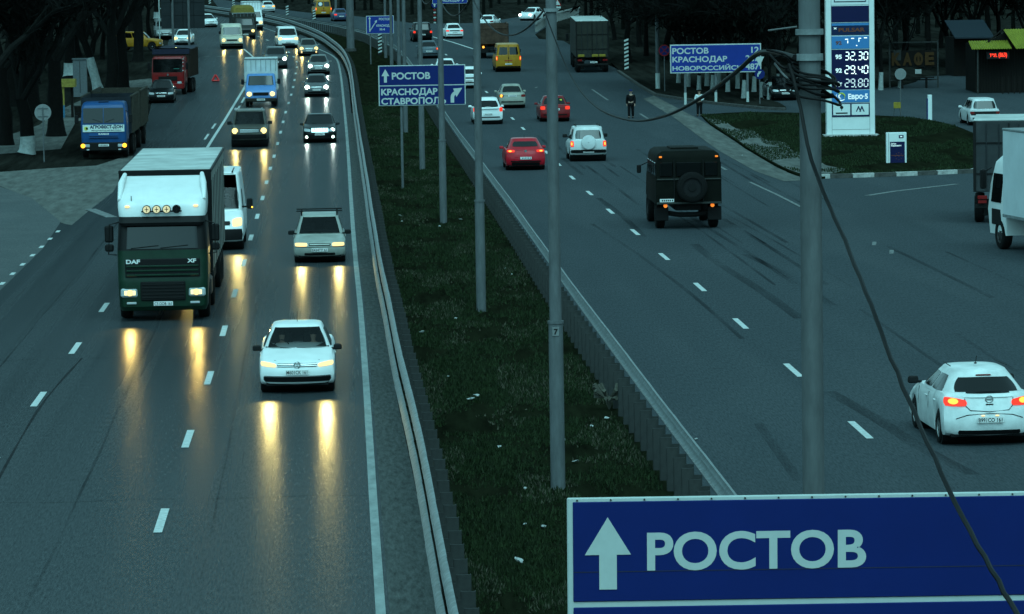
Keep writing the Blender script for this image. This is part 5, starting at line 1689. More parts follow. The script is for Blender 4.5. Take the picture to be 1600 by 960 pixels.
# ================================================================ ROAD SIGNS
mat('sign_blue', (.005, .026, .215), .45, noise_amt=.12, noise_scale=1.2)
mat('sign_white', (.45, .50, .48), .55, noise_amt=.08)
mat('sign_blue_bright', (.012, .045, .33), .45, noise_amt=.12, noise_scale=1.2)  # brighter copy of the sign blue, retroreflected light put into its colour
mat('sign_back', (.20, .21, .21), .6, noise_amt=.25)
mat('bolt_dark', (.05, .05, .05), .6)
def up_arrow(parent, x, z, w, h, y, mtl='sign_white'):
    """straight-on arrow on a face looking to -y; (x, z) is its foot"""
    hd = h * .52
    poly = [(x - w * .19, z), (x + w * .19, z), (x + w * .19, z + h - hd), (x + w / 2, z + h - hd), (x, z + h), (x - w / 2, z + h - hd), (x - w * .19, z + h - hd)]
    return MB().prism(poly, 'y', y, y - .006).obj('arrow', mtl, parent)
def bend_arrow(parent, x, z, s, y):
    """arrow that bends to the right"""
    t_ = s * .13
    o, i_ = [], []
    for k in range(8):
        a = PI - PI * .42 * k / 7
        cx, cz, r = x + s * .38, z + s * .38, s * .38
        o.append((cx + (r + t_) * math.cos(a), cz + (r + t_) * math.sin(a)))
        i_.append((cx + (r - t_) * math.cos(a), cz + (r - t_) * math.sin(a)))
    b = MB()
    outl = [(x - t_, z), (x + t_, z)] + i_ + o[::-1]
    b.prism(outl, 'y', y, y - .006)
    e = ((o[-1][0] + i_[-1][0]) / 2, (o[-1][1] + i_[-1][1]) / 2)
    b.prism([(e[0] - s * .22, e[1] + s * .30), (e[0] + s * .02, e[1] - s * .34), (e[0] + s * .46, e[1] + s * .34)], 'y', y - .001, y - .007)
    return b.obj('arrow', 'sign_white', parent)
def panel_sign(name, label, loc, w, h, posts, ground_z, rz=0.0, split=True, frame=.045, blue='sign_blue'):
    """blue direction sign: backing plate, white border, blue fields; loc is the middle of its lower edge"""
    t = thing(name, label, 'road sign', loc, rz)
    bk = MB().box((0, .02, h / 2), (w, .03, h), .01).obj('border', 'sign_white', t)
    if split:
        MB().box((0, .0, h * .75 - .005), (w - 2 * frame, .016, h / 2 - frame - .01), .006).obj('field', blue, t)
        MB().box((0, .0, h * .25 + .005), (w - 2 * frame, .016, h / 2 - frame - .01), .006).obj('field', blue, t)
    else:
        MB().box((0, .0, h / 2), (w - 2 * frame, .016, h - 2 * frame), .02).obj('field', blue, t)
    for z in (h * .2, h * .8): MB().box((0, .06, z), (w * .94, .05, .06)).obj('brace', 'sign_back', t)
    for x in posts:
        zb = ground_z - loc[2]
        MB().tube([(x, .13, zb - .3), (x, .13, h * .96)], .055, 8).obj('post', 'pole_paint', t)
    return t
def stext(parent, s, x, z, cap, w, y=-.009, align='LEFT', bold=.022):
    return lettering('lettering', s, cap / .70, 'sign_white', parent, facing(x, y, z), bold, align, None, 1.0) if w is None else fit_text(parent, s, x, z, cap, w, y, bold)
def fit_text(parent, s, x, z, cap, w, y, bold, mtl='sign_white', name='lettering'):
    """text scaled so that its capitals are cap high and the whole line is w wide, left edge at x"""
    vs, fs = text_mesh(s, 1.0, bold, .004 , 'LEFT')
    x0, x1 = min(v.x for v in vs), max(v.x for v in vs)
    z1 = max(v.y for v in vs)
    z0 = min(0, min(v.y for v in vs)) * 0
    for v in vs:
        v.x = (v.x - x0) * w / (x1 - x0)
        v.y = (v.y - z0) * cap / (z1 - z0)
    me = bpy.data.meshes.new(name)
    me.from_pydata([facing(x, y, z) @ Vector((v.x, v.y, v.z)) for v in vs], [], fs)
    me.materials.append(MATS[mtl] if isinstance(mtl, str) else mtl)
    return link(name, me, parent)

# near sign just ahead of the lamp post
p = at_y(886, 948, 31.0)
k = mpp(31.0)
SW, SH = 3.78, 1.70
x_l = p.x
z_div = p.z
t = panel_sign('direction_sign', 'big blue sign reading РОСТОВ with a white upward arrow before the coil-hung lamp post', (x_l + SW / 2, 31.0, z_div - SH / 2), SW, SH, (-1.2, 1.2), 0.0)
up_arrow(t, -SW / 2 + (950 - 886) * k, SH / 2 + (948 - 924) * k, 73 * k, 115 * k, -.009)
fit_text(t, 'РОСТОВ', -SW / 2 + (1012 - 886) * k, SH / 2 + (948 - 893) * k, 59 * k, 348 * k, -.009, .024)
t.rotation_euler.y = R(.4)
for kx in range(14):
    for z in (SH - .02, .02): MB().cyl((-SW / 2 + .08 + kx * .266, .0, z), .008, .012, 'y', 6).obj('rivet', 'bolt_dark', t)
MB().box((0, -.0095, SH / 2 + (948 - 896) * k), (SW - .1, .004, .004)).obj('panel_joint', 'bolt_dark', t)

# same pattern further up the grass strip
Y2 = 170.0
k = mpp(Y2)
p = at_y(660, 165, Y2)
w2, h2 = 136 * k, 63 * k
t = panel_sign('direction_sign', 'blue sign for РОСТОВ, КРАСНОДАР and СТАВРОПОЛЬ among the lamp posts on the grass strip', (p.x, Y2, p.z), w2, h2, (-.9, .9), zg(Y2))
up_arrow(t, -w2 / 2 + 11 * k, h2 / 2 + 5 * k, 12 * k, 21 * k, -.009)
fit_text(t, 'РОСТОВ', -w2 / 2 + 21 * k, h2 / 2 + 10 * k, 10.5 * k, 60 * k, -.009, .03)
fit_text(t, 'КРАСНОДАР', -w2 / 2 + 4 * k, h2 / 2 - 14.5 * k, 10.5 * k, 88 * k, -.009, .03)
fit_text(t, 'СТАВРОПОЛЬ', -w2 / 2 + 4 * k, h2 / 2 - 29 * k, 10.5 * k, 101 * k, -.009, .03)
bend_arrow(t, w2 / 2 - 21 * k, h2 / 2 - 28 * k, 21 * k, -.009)

# far sign on the grass strip with two arrows
Y4 = 325.0
k = mpp(Y4)
p = at_y(594, 53, Y4)
w4, h4 = 43 * k, 28 * k
t = panel_sign('direction_sign', 'small blue lane sign with an upright and a slanting arrow on the distant grass strip', (p.x, Y4, p.z), w4, h4, (-.8, .8), zg(Y4), split=False, blue='sign_blue_bright')
MB().box((-w4 / 2 + 5.5 * k, -.010, h4 / 2 - 1 * k), (1.6 * k, .006, 20 * k)).obj('arrow_shaft', 'sign_white', t)
MB().prism([(-w4 / 2 + 3.4 * k, h4 / 2 + 9 * k), (-w4 / 2 + 7.6 * k, h4 / 2 + 9 * k), (-w4 / 2 + 5.5 * k, h4 / 2 + 13 * k)], 'y', -.009, -.015).obj('arrow_head', 'sign_white', t)
MB().tube([(-w4 / 2 + 6 * k, -.012, h4 / 2 - 9 * k), (-w4 / 2 + 15 * k, -.012, h4 / 2 + 4 * k)], .8 * k, 5).obj('arrow_shaft', 'sign_white', t)
MB().prism([(-w4 / 2 + 13 * k, h4 / 2 + 5.5 * k), (-w4 / 2 + 16.6 * k, h4 / 2 + 3 * k), (-w4 / 2 + 17 * k, h4 / 2 + 7.5 * k)], 'y', -.009, -.015).obj('arrow_head', 'sign_white', t)
fit_text(t, 'РОСТОВ', -w4 / 2 + 20 * k, h4 / 2 + 7 * k, 3.6 * k, 17 * k, -.009, .03)
fit_text(t, 'КРАСНОДАР', -w4 / 2 + 16 * k, h4 / 2 - 3 * k, 3.6 * k, 25 * k, -.009, .03)
fit_text(t, 'М-4', -w4 / 2 + 21 * k, h4 / 2 - 9 * k, 3.6 * k, 8 * k, -.009, .03)
# sign cut by the top of the view
Y5 = 430.0
k = mpp(Y5)
p = at_y(703, 6, Y5)
t = panel_sign('direction_sign', 'blue sign with КРАСНОДАР and a slanting arrow above the dividing line', (p.x, Y5, p.z), 55 * k, 26 * k, (-1.0, 1.0), zg(Y5), split=False, blue='sign_blue_bright')
fit_text(t, 'КРАСНОДАР', -16 * k, 3 * k, 3.8 * k, 32 * k, -.009, .03)
MB().tube([(19 * k, -.012, 3 * k), (24 * k, -.012, 9 * k)], .9 * k, 5).obj('arrow_shaft', 'sign_white', t)

# distance board by the whitewashed trees
Y3 = at(1118, 163).y
k = mpp(Y3)
p = at_y(1118.5, 114, Y3)
w3, h3 = 143 * k, 45 * k
t = panel_sign('distance_sign', 'wide blue distance board listing РОСТОВ, КРАСНОДАР and НОВОРОССИЙСК in front of the trees', (p.x, Y3, p.z), w3, h3, (), zg(Y3), split=False, frame=.07, blue='sign_blue_bright')
for x in (-48 * k, 0, 50 * k):
    zb = zg(Y3) - p.z
    MB().tube([(x, .13, zb - .3), (x, .13, h3 * .9)], .075, 8).obj('post', 'pole_paint', t)
    MB().tube([(x, .13, zb - .3), (x, .13, zb + .75)], .085, 8).obj('whitewash', 'sign_white', t)
for i, (a_, wa, b_, wb) in enumerate((('РОСТОВ', 57, '12', 12), ('КРАСНОДАР', 86, '287', 21), ('НОВОРОССИЙСК', 110, '487', 21))):
    z = h3 - (14.5 + 13.0 * i) * k
    fit_text(t, a_, -w3 / 2 + 3.5 * k, z, 9.2 * k, wa * k, -.009, .025)
    fit_text(t, b_, w3 / 2 - 3.5 * k - wb * k, z, 9.2 * k, wb * k, -.009, .025)

def round_sign(name, label, px, base, r_px, face_m, dz=0.0, back=False, y=None):
    """round plate on a thin post; px = centre pixel of the disc, base = pixel of the post's foot"""
    b = at(*base)
    Y = y or b.y
    k = mpp(Y)
    c_ = at_y(px[0], px[1], Y)
    t = thing(name, label, 'road sign', (c_.x, Y, zg(Y)))
    zc = c_.z - zg(Y)
    MB().tube([(0, .05, -.2), (0, .05, zc + r_px * k * .8)], .035, 8).obj('post', 'pole_paint', t)
    d = MB().cyl((0, 0, zc), r_px * k, .02, 'y', 26).obj('disc', face_m, t)
    return t, d, zc, r_px * k
t, d, zc, r = round_sign('road_sign', 'round road sign showing its blank grey back, near the blue tipper', (67, 176), (71, 252), 13, 'sign_back', back=True)
for dz in (-.2, .2): MB().box((0, -.02, zc + dz), (r * 1.2, .03, .04)).obj('bracket', 'pole_paint', d)
MB().tube([(0, -.05, 0), (0, -.05, zc + r * .6)], .03, 8).obj('front_post', 'pole_paint', t)
t, d, zc, r = round_sign('road_sign', 'round no-stopping sign with a dark cross beside the distance board', (1038, 79), (1039, 145), 9, 'sign_blue')
mat('sign_red', (.30, .012, .012), .5)
rows_ = [[(q * math.cos(2 * PI * j / 24), -.014, zc + q * math.sin(2 * PI * j / 24)) for j in range(24)] for q in (r, r * .82)]
MB().grid(rows_, close=True).obj('rim', 'sign_red', d)
for a in (PI / 4, -PI / 4): MB().box((0, -.016, zc), (r * 1.7, .006, r * .14), 0, Matrix.Rotation(a, 3, 'Y')).obj('cross_bar', 'sign_red', d)
t, d, zc, r = round_sign('road_sign', 'round blue sign with a right-turn arrow under a white triangle', (1187, 116), (1184, 165), 8, 'sign_blue')
bend_arrow(d, -r * .35, zc - r * .5, r * .95, -.011)
tri = MB().prism([(-r * .9, zc + r * 3.4), (r * .9, zc + r * 3.4), (0, zc + r * 1.5)], 'y', .01, -.01).obj('triangle', 'sign_white', t)
t, d, zc, r = round_sign('road_sign', 'round pale sign on a thin post in front of the café frame', (1407, 116), (1409, 184), 9, 'sign_back')
t, d, zc, r = round_sign('road_sign', 'round blue sign with white arrow on a red and white striped post', (679, 8), (682, 38), 5, 'sign_blue', y=at(682, 38).y)
up_arrow(d, 0, zc - r * .6, r * .9, r * 1.2, -.011)
for i in range(6): MB().tube([(0, -.0, .1 + i * .28), (0, -.0, .1 + i * .28 + .14)], .14, 10).obj('stripe', 'sign_red' if i % 2 else 'sign_white', t)
# warning triangle on a post beside the slip road
Yw = at(872, 24).y
k = mpp(Yw)
p = at_y(871, 5, Yw)
t = thing('warning_sign', 'triangular warning sign with a small plate below it by the slip road', 'road sign', (p.x, Yw, zg(Yw)))
zc = p.z - zg(Yw)
MB().tube([(0, .05, -.2), (0, .05, zc)], .04, 6).obj('post', 'pole_paint', t)
MB().prism([(-6 * k, zc - 4 * k), (6 * k, zc - 4 * k), (0, zc + 7 * k)], 'y', .01, -.01).obj('triangle', 'sign_red', t)
MB().prism([(-4.2 * k, zc - 3 * k), (4.2 * k, zc - 3 * k), (0, zc + 5 * k)], 'y', -.012, -.016).obj('triangle_field', 'sign_white', t)
MB().box((0, 0, zc - 8 * k), (10 * k, .02, 5 * k)).obj('plate', 'sign_white', t)

# striped marker posts
def striped_post(label, px, h, slant=True):
    p = at(*px)
    t = thing('marker_post', label, 'marker post', (p.x, p.y, zg(p.y)), group='black and white striped marker posts')
    MB().box((0, 0, h / 2 - .1), (.34, .12, h + .2), .02).obj('post', 'ink', t)
    n = int(h / .30)
    for i in range(n):
        z = .15 + i * .30
        MB().prism([(-.165, z), (.165, z + .12), (.165, z + .26), (-.165, z + .14)], 'y', -.062, -.068).obj('stripe', 'sign_white', t)
for l_, px, h in (('striped marker post beside the olive semi-trailer', (979, 112), 2.4), ('striped marker post under the small blue lane sign', (594, 86), 1.9),
                  ('striped marker post below the yellow minibus on the bend', (491, 37), 1.6), ('striped marker post beside the far white car with red lamps', (449, 30), 1.5),
                  ('striped marker post above the dark tarpaulined lorry', (365, 15), 1.4), ('striped marker post at the far end of the guard rail', (328, 8), 1.4)):
    striped_post(l_, px, h)

# ================================================================ LAMP POSTS AND CABLES
PX, PY0, STEP = 4.3, 35.0, 38.0
def lamp_post(label, x, y, h=10.5, r0=.125, r1=.085, number=None, step_z=3.05):
    t = thing('lamp_post', label, 'lamp post', (x, y, zg(y)), group='lamp posts along the grass strip')
    MB().tube([(0, 0, -.3), (0, 0, step_z)], [r0, r0 * .98], 16).obj('lower_shaft', 'pole_paint', t, smooth=40)
    MB().tube([(0, 0, step_z), (0, 0, h)], [r0 * .82, r1], 16).obj('upper_shaft', 'pole_paint', t, smooth=40)
    MB().cyl((0, 0, step_z), r0 * 1.1, .05, 'z', 16).obj('collar', 'pole_paint', t, smooth=40)
    for sd in (-1, 1):
        MB().tube([(0, 0, h - .2), (sd * .5, 0, h + .35), (sd * 1.6, 0, h + .6)], .03, 6).obj('bracket', 'pole_paint', t)
        MB().box((sd * 1.85, 0, h + .6), (.6, .22, .12), .04).obj('lamp_head', 'galvanised', t)
    MB().cyl((0, 0, 8.72), r0 * 1.0, .06, 'z', 14).obj('cable_clamp', 'galvanised', t)
    if number:
        MB().box((-.01, -r0 * 1.0, step_z - .16), (.12, .012, .16)).obj('number_plate', 'sign_back', t)
        lettering('number', number, .14, 'ink', t, facing(-.01, -r0 * 1.0 - .009, step_z - .21), .03)
    return t
names = ['thick grey lamp post with a coil of black cable, behind the big РОСТОВ sign', 'grey lamp post with a small white plate numbered 7', 'lamp post standing between the beige estate car and the red hatchback',
         'lamp post crossing in front of the blue КРАСНОДАР sign', 'lamp post with its foot just beyond the blue КРАСНОДАР sign', 'lamp post second beyond the blue КРАСНОДАР sign', 'lamp post third beyond the blue КРАСНОДАР sign',
         'lamp post at the edge of the small blue lane sign', 'lamp post just beyond the small blue lane sign']
POSTS = []
for i in range(9):
    y = PY0 + STEP * i
    if i == 0:
        x = at_y(1268, 400, y).x
    elif i < 6:
        b_ = at(*((872, 763), (752, 486), (693, 348), (660, 265), (634, 208))[i - 1])
        x, y = b_.x, b_.y
    else:
        x = PX + .1 * (i - 3)
    lamp_post(names[i], x, y, r0=.135 if i else .12, r1=.095, number='7' if i == 1 else None)
    POSTS.append(Vector((x, y, zg(y) + 8.72)))
# thick mast at the bend
pm = at(548, 80)
t = thing('lighting_mast', 'thick grey mast rising from the grass strip at the bend', 'mast', (pm.x, pm.y, zg(pm.y)))
MB().tube([(0, 0, -.3), (0, 0, 14)], [.36, .30], 16).obj('shaft', 'pole_paint', t, smooth=40)
MB().cyl((0, 0, .1), .5, .3, 'z', 16).obj('footing', 'kerb_dark', t)
pm = at(525, 24)
t = thing('utility_pole', 'thin pole standing behind the far yellow minibus', 'utility pole', (pm.x, pm.y, zg(pm.y)))
MB().tube([(0, 0, -.3), (0, 0, 11)], [.16, .11], 10).obj('shaft', 'pole_paint', t)
MB().tube([(-.6, 0, 10.4), (.6, 0, 10.4)], .05, 6).obj('cross_arm', 'pole_paint', t)
pm = at(1028, 141)
t = thing('utility_pole', 'tall pole with whitewashed foot beside the distance board', 'utility pole', (pm.x, pm.y, zg(pm.y)))
MB().tube([(0, 0, -.3), (0, 0, 12)], [.15, .11], 12).obj('shaft', 'pole_paint', t, smooth=40)
MB().tube([(0, 0, 0), (0, 0, 1.15)], .16, 12).obj('whitewash', 'sign_white', t, smooth=40)
MB().tube([(-.7, 0, 11.4), (.7, 0, 11.4)], .05, 6).obj('cross_arm', 'pole_paint', t)

mat('cable', (.012, .012, .013), .6)
mat('cable_grey', (.12, .125, .125), .6)
def sag(a, b, d, n=22):
    out = []
    for i in range(n + 1):
        u = i / n
        p = a.lerp(b, u)
        p.z -= d * 4 * u * (1 - u)
        out.append(p)
    return out
def cable(label, pts, r, m, jitter=0.0, name='cable'):
    P = [Vector(p) for p in pts]
    if jitter:
        P = [p + Vector((random.uniform(-jitter, jitter), 0, random.uniform(-jitter, jitter))) for p in P]
    o = MB().tube(P, r, 6).obj(name, m, None, smooth=60)
    return tag(o, label, 'cable')
off = Vector((-.13, 0, 0))
cp = [POSTS[0] + off] + [Vector((at_y(px_, py_, Z_))) for px_, py_, Z_ in ((1190, 82, 38.0), (1150, 113, 40.5), (1100, 150, 44.0), (1040, 181, 49.0), (985, 188, 54.7), (930, 166, 61.9), (890, 115, 68.4))] + [POSTS[1] + off]
cl_ = smooth_line(cp, 5)
o_ = MB().tube(cl_, [lerp(.028, .011, i / (len(cl_) - 1)) for i in range(len(cl_))], 6).obj('cable', 'cable', None, smooth=60)
tag(o_, 'thick black cable hanging from the nearest lamp post to the numbered one', 'cable')
cable('slack cable strung between the numbered lamp post and the next one', sag(POSTS[1] + off, POSTS[2] + off, .75), .02, 'cable')
for i, l_ in ((2, 'slack cable between the lamp posts in front of the blue КРАСНОДАР sign'), (3, 'slack cable beyond the blue КРАСНОДАР sign, between lamp posts'), (4, 'far slack cable between the lamp posts')):
    cable(l_, sag(POSTS[i] + off, POSTS[i + 1] + off, .8), .02, 'cable')
# the loose cable that drops from the coil and hangs on towards the bridge
dp = [at_y(1232, 100, 34.7), at_y(1246, 150, 34.6), at_y(1268, 250, 34.3), at_y(1290, 310, 33.6), at_y(1320, 375, 32.6), at_y(1352, 455, 31.2), at_y(1385, 540, 30.0), at_y(1420, 625, 28.8), at_y(1460, 715, 27.6), at_y(1505, 810, 26.4), at_y(1550, 890, 25.2), at_y(1592, 965, 24.2), at_y(1690, 1100, 22.0), at_y(1900, 1280, 19.0)]
cable('loose twisted cable dropping from the coil across the big blue sign', smooth_line(dp, 4), .017, 'cable', .006)
# coil of spare cable tied to the near post
t = thing('cable_coil', 'messy coil of black cable tied round the nearest lamp post', 'cable coil', POSTS[0])
yc = 35.0
for i in range(9):
    rr = random.uniform(.15, .27)
    ph = random.uniform(0, 6.28)
    cz = at_y(1268, 112 + i * 4.5, yc).z - POSTS[0].z
    tilt = random.uniform(.1, .5)
    pts = []
    for j in range(25):
        a = 2 * PI * j / 24
        pts.append((rr * math.cos(a) * 1.0 + .02, rr * math.sin(a) * .9 - .02, cz + tilt * rr * math.cos(a + ph * .2 + 2.6) + .015 * math.sin(3 * a + ph)))
    MB().tube(pts, .012, 6).obj('loop', 'cable', t, smooth=60)
for i in range(6):
    a = at_y(1198 + i * 4, 78 + i * 7, yc) - POSTS[0]
    b = at_y(1240 + i * 2, 95 + i * 9, yc) - POSTS[0]
    m_ = (a + b) / 2 + Vector((0, -.1, random.uniform(-.08, .1)))
    MB().tube(smooth_line([a, m_, b], 5), .011, 5).obj('strand', 'cable_grey' if i == 3 else 'cable', t, smooth=60)
MB().tube([at_y(1200, 48, yc) - POSTS[0], at_y(1245, 42, yc) - POSTS[0]], .008, 5).obj('tie_wire', 'cable_grey', t)
MB().cyl((0, 0, at_y(1268, 50, yc).z - POSTS[0].z), .125, .05, 'z', 16).obj('clamp_band', 'galvanised', t)

# ================================================================ BY THE FILLING STATION
mat('stele_white', (.70, .75, .74), .45, noise_amt=.08, noise_scale=1.5)
mat('stele_navy', (.012, .018, .12), .4)
mat('stele_light', (.05, .20, .45), .4)
mat('digit_lit', (.7, .75, .75), .4, emit=(.75, 1.0, .98), estr=.75)
mat('print_white', (.6, .65, .66), .5, emit=(.7, 1.0, 1.0), estr=.25)
mat('print_rust', (.20, .06, .03), .6)
SEG = {'0': 'abcdef', '1': 'bc', '2': 'abged', '3': 'abgcd', '4': 'fgbc', '5': 'afgcd', '7': 'abc', '8': 'abcdefg', '9': 'abcdfg', '6': 'afgedc'}
def seven_seg(parent, ch, x, z, w, h, y, m):
    t_ = h * .11
    b = MB()
    S = {'a': ((x, z + h), (w - t_ * 1.4, t_)), 'g': ((x, z + h / 2), (w - t_ * 1.4, t_)), 'd': ((x, z), (w - t_ * 1.4, t_)), 'f': ((x - w / 2, z + h * .75), (t_, h / 2 - t_ * 1.3)), 'b': ((x + w / 2, z + h * .75), (t_, h / 2 - t_ * 1.3)),
         'e': ((x - w / 2, z + h * .25), (t_, h / 2 - t_ * 1.3)), 'c': ((x + w / 2, z + h * .25), (t_, h / 2 - t_ * 1.3))}
    for s_ in SEG[ch]:
        (cx, cz), (sx, sz) = S[s_]
        b.box((cx + (cz - z) * .06, y, cz), (sx, .01, sz))
    o = b.obj('price_digit', m, parent)
    o['kind'] = 'stuff'
    return o
ps = at(1330, 216)
t = thing('price_stele', 'tall white fuel price stele with navy panels and lit prices on the grass island', 'price sign', (ps.x, ps.y, zg(ps.y)))
D = .5
MB().box((0, .3, 4.7), (2.56, D, 9.4), .03).obj('body', 'stele_white', t)
MB().box((0, .2, .05), (2.9, 1.0, .3), .03).obj('footing', 'kerb_white', t)
yf_ = .3 - D / 2
for x in (-1.0, 1.0): MB().box((x, yf_, 4.7), (.012, .01, 9.3)).obj('panel_joint', 'bolt_dark', t)
for z in (.45, 7.0, 8.9): MB().box((0, yf_, z), (2.0 if z < 8 else 1.6, .01, .015)).obj('panel_joint', 'bolt_dark', t)
MB().box((0, yf_ - .012, 7.40), (1.7, .02, .5), .02).obj('logo_frame', 'stele_navy', t)
MB().box((0, yf_ - .026, 7.41), (1.62, .02, .44), .02).obj('logo_field', 'stele_white', t)
def band(z0, z1, m, name='panel'):
    return MB().box((0, yf_ - .012, (z0 + z1) / 2), (1.98, .03, z1 - z0), .004).obj(name, m, t)
b1 = band(6.10, 6.95, 'stele_navy')
b2 = band(5.42, 6.06, mat('stele_dusk', (.012, .035, .12), .4))
MB().box((0, yf_ - .030, 5.98), (1.96, .01, .12)).obj('pale_edge', 'stele_light', b2)  # lighter blue strip along the upper edge of the panel
fit_text(b2, 'PULSAR', -.62, 5.60, .20, 1.40, yf_ - .034, .03, 'print_rust')
for a in (.6, -.6): MB().box((-.80, yf_ - .034, 5.78), (.16, .008, .03), 0, Matrix.Rotation(a, 3, 'Y')).obj('star', 'print_white', b2)
b3 = band(4.70, 5.36, 'stele_light')
fit_text(b3, '92', -.78, 4.93, .18, .32, yf_ - .034, .03, 'print_rust')
for x, z, w, h in ((-.20, 5.20, .16, .04), (-.14, 5.06, .04, .14), (.12, 5.24, .16, .04), (.45, 5.12, .04, .12), (.50, 5.24, .14, .04), (.80, 5.26, .16, .04), (.33, 4.86, .06, .05)):
    MB().box((x, yf_ - .034, z), (w, .01, h)).obj('lit_segment', 'digit_lit', b3)
b4 = band(2.56, 4.66, 'stele_navy')
for lab, digs, z, m in (('95', '3230', 4.12, 'digit_lit'), ('92', '2940', 3.40, 'digit_lit'), ('Дт', '2980', 2.70, mat('digit_dim', (.5, .55, .56), .4, emit=(.7, .95, 1), estr=.35))):
    fit_text(b4, lab, -.80, z + .06, .22, .34, yf_ - .034, .04, 'print_white')
    for i, ch in enumerate(digs):
        seven_seg(b4, ch, -.20 + (i * .30 if i < 2 else .10 + i * .30), z, .20, .40, yf_ - .034, m)
    MB().box((.27, yf_ - .034, z - .02), (.055, .01, .055)).obj('decimal_point', m, b4)
b5 = band(1.88, 2.52, 'stele_light')
fit_text(b5, 'Евро·5', -.14, 2.06, .27, 1.04, yf_ - .034, .03, 'print_white')
rng = MB()
for q, a0, a1, m in ((.22, 2.6, 5.6, 'print_white'), (.17, -.6, 2.4, 'banner_yellow'), (.10, 1.5, 4.8, 'print_white')):
    MB().tube([(-.52 + q * 1.2 * math.cos(lerp(a0, a1, i / 10)), yf_ - .036, 2.2 + q * math.sin(lerp(a0, a1, i / 10))) for i in range(11)], [.01 + .035 * math.sin(PI * i / 10) for i in range(11)], 5).obj('swirl', m, b5)
b6 = band(1.12, 1.84, 'stele_navy')
for x, s_ in ((-.49, -1), (.49, 1)):
    f_ = MB().box((x, yf_ - .034, 1.50), (.90, .012, .58), .02).obj('logo_square', 'stele_white', b6)
    if s_ < 0:
        MB().cyl((x, yf_ - .045, 1.62), .09, .008, 'y', 12).obj('tree_mark', 'ink', f_)
        MB().box((x, yf_ - .044, 1.50), (.03, .008, .10)).obj('tree_mark', 'ink', f_)
        MB().box((x, yf_ - .044, 1.32), (.62, .008, .07)).obj('caption', 'ink', f_)
    else:
        for dx in (-.09, .09):
            MB().prism([(x + dx - .14, 1.38), (x + dx - .09, 1.38), (x + dx, 1.56), (x + dx + .09, 1.38), (x + dx + .14, 1.38), (x + dx + .02, 1.68), (x + dx - .02, 1.68)], 'y', yf_ - .041 - dx * .02, yf_ - .049 - dx * .02).obj('emblem', 'stele_navy', f_)
# welcome board
pb = at(1401, 258)
t = thing('welcome_board', 'small white and navy board reading Добро пожаловать in the grass island', 'sign', (pb.x, pb.y, zg(pb.y)))
MB().box((0, .1, .72), (.94, .2, 1.56), .02).obj('body', 'stele_white', t)
fld = MB().box((.04, -.006, .56), (.68, .02, 1.02), .004).obj('field', 'stele_navy', t)
MB().box((-.36, -.004, .72), (.012, .01, 1.5)).obj('panel_joint', 'bolt_dark', t)
fit_text(fld, 'Добро', -.26, .95, .065, .24, -.019, .03, 'print_white')
fit_text(fld, 'пожаловать!', -.26, .86, .07, .48, -.019, .03, 'print_white')
MB().box((.22, -.006, 1.30), (.22, .02, .14), .01).obj('logo_square', 'stele_navy', t)
MB().box((.22, -.018, 1.30), (.10, .01, .05), .01).obj('logo_mark', 'print_white', t)
for i in range(9):
    a = 2 * PI * i / 8
    MB().cyl((.10 + .16 * math.cos(a) * (i < 8), -.018, .40 + .16 * math.sin(a) * (i < 8)), .018, .008, 'y', 8).obj('dot_mark', 'print_rust', fld)
MB().box((.04, -.018, .44), (.6, .006, .02)).obj('stripe_mark', 'print_rust', fld)
# white and blue post
pb = at(1452, 189)
t = thing('bollard', 'white square post with a blue side at the far edge of the grass island', 'bollard', (pb.x, pb.y, zg(pb.y)))
MB().box((.03, 0, .68), (.24, .22, 1.6), .02).obj('post', 'stele_white', t)
MB().box((-.11, 0, .68), (.06, .20, 1.2), .01).obj('blue_side', 'sign_blue', t)
# small yellow board on legs
pb = at(1402, 185)
t = thing('roadside_board', 'small yellow board on thin wire legs in the grass island', 'sign', (pb.x, pb.y, zg(pb.y)))
MB().box((0, 0, .75), (.42, .03, .36), .01).obj('panel', mat('board_yellow', (.30, .22, .03), .7, noise_amt=.4, noise_scale=8), t)
for x in (-.15, .15): MB().tube([(x * 1.6, 0, -.1), (x, 0, .6)], .015, 5).obj('leg', 'post_steel', t)

# café frame with letters
mat('cafe_letter', (.09, .04, .01), .7)
mat('wood_dark', (.022, .016, .012), .8, noise_amt=.5, noise_scale=3, stretch=(6, 6, .6))
pk = at(1428, 138)
k = mpp(pk.y)
t = thing('cafe_sign', 'dark metal frame carrying dull orange letters КАФЕ', 'sign', (pk.x, pk.y, zg(pk.y)))
wk, hk = 76 * k, 72 * k
for sd in (-1, 1): MB().box((sd * wk / 2, 0, hk / 2), (.10, .10, hk + .2)).obj('post', 'post_steel', t)
for z in (hk, hk * .18): MB().box((0, 0, z), (wk, .08, .08)).obj('cross_bar', 'post_steel', t)
for i, ch in enumerate('КАФЕ'):
    fit_text(t, ch, -wk / 2 + 3 * k + i * 17.5 * k, 37 * k, 19 * k, 14.5 * k, -.06, .05, 'cafe_letter', 'letter')
MB().box((-wk * .34, .02, hk * .72), (.5, .06, .7)).obj('notice', 'post_steel', t)
MB().box((0, .05, 46 * k), (wk * .96, .04, 26 * k)).obj('board', 'wood_dark', t)
for x in (-.25, .25): MB().box((wk * x, -.2, .35), (.08, .5, .7)).obj('bench_leg', 'wood_dark', t)
MB().box((0, -.2, .72), (wk * .8, .6, .08)).obj('bench_top', 'wood_dark', t)
MB().box((.3, -.02, hk * .36), (.42, .03, .30)).obj('paper_notice', 'paper', t)

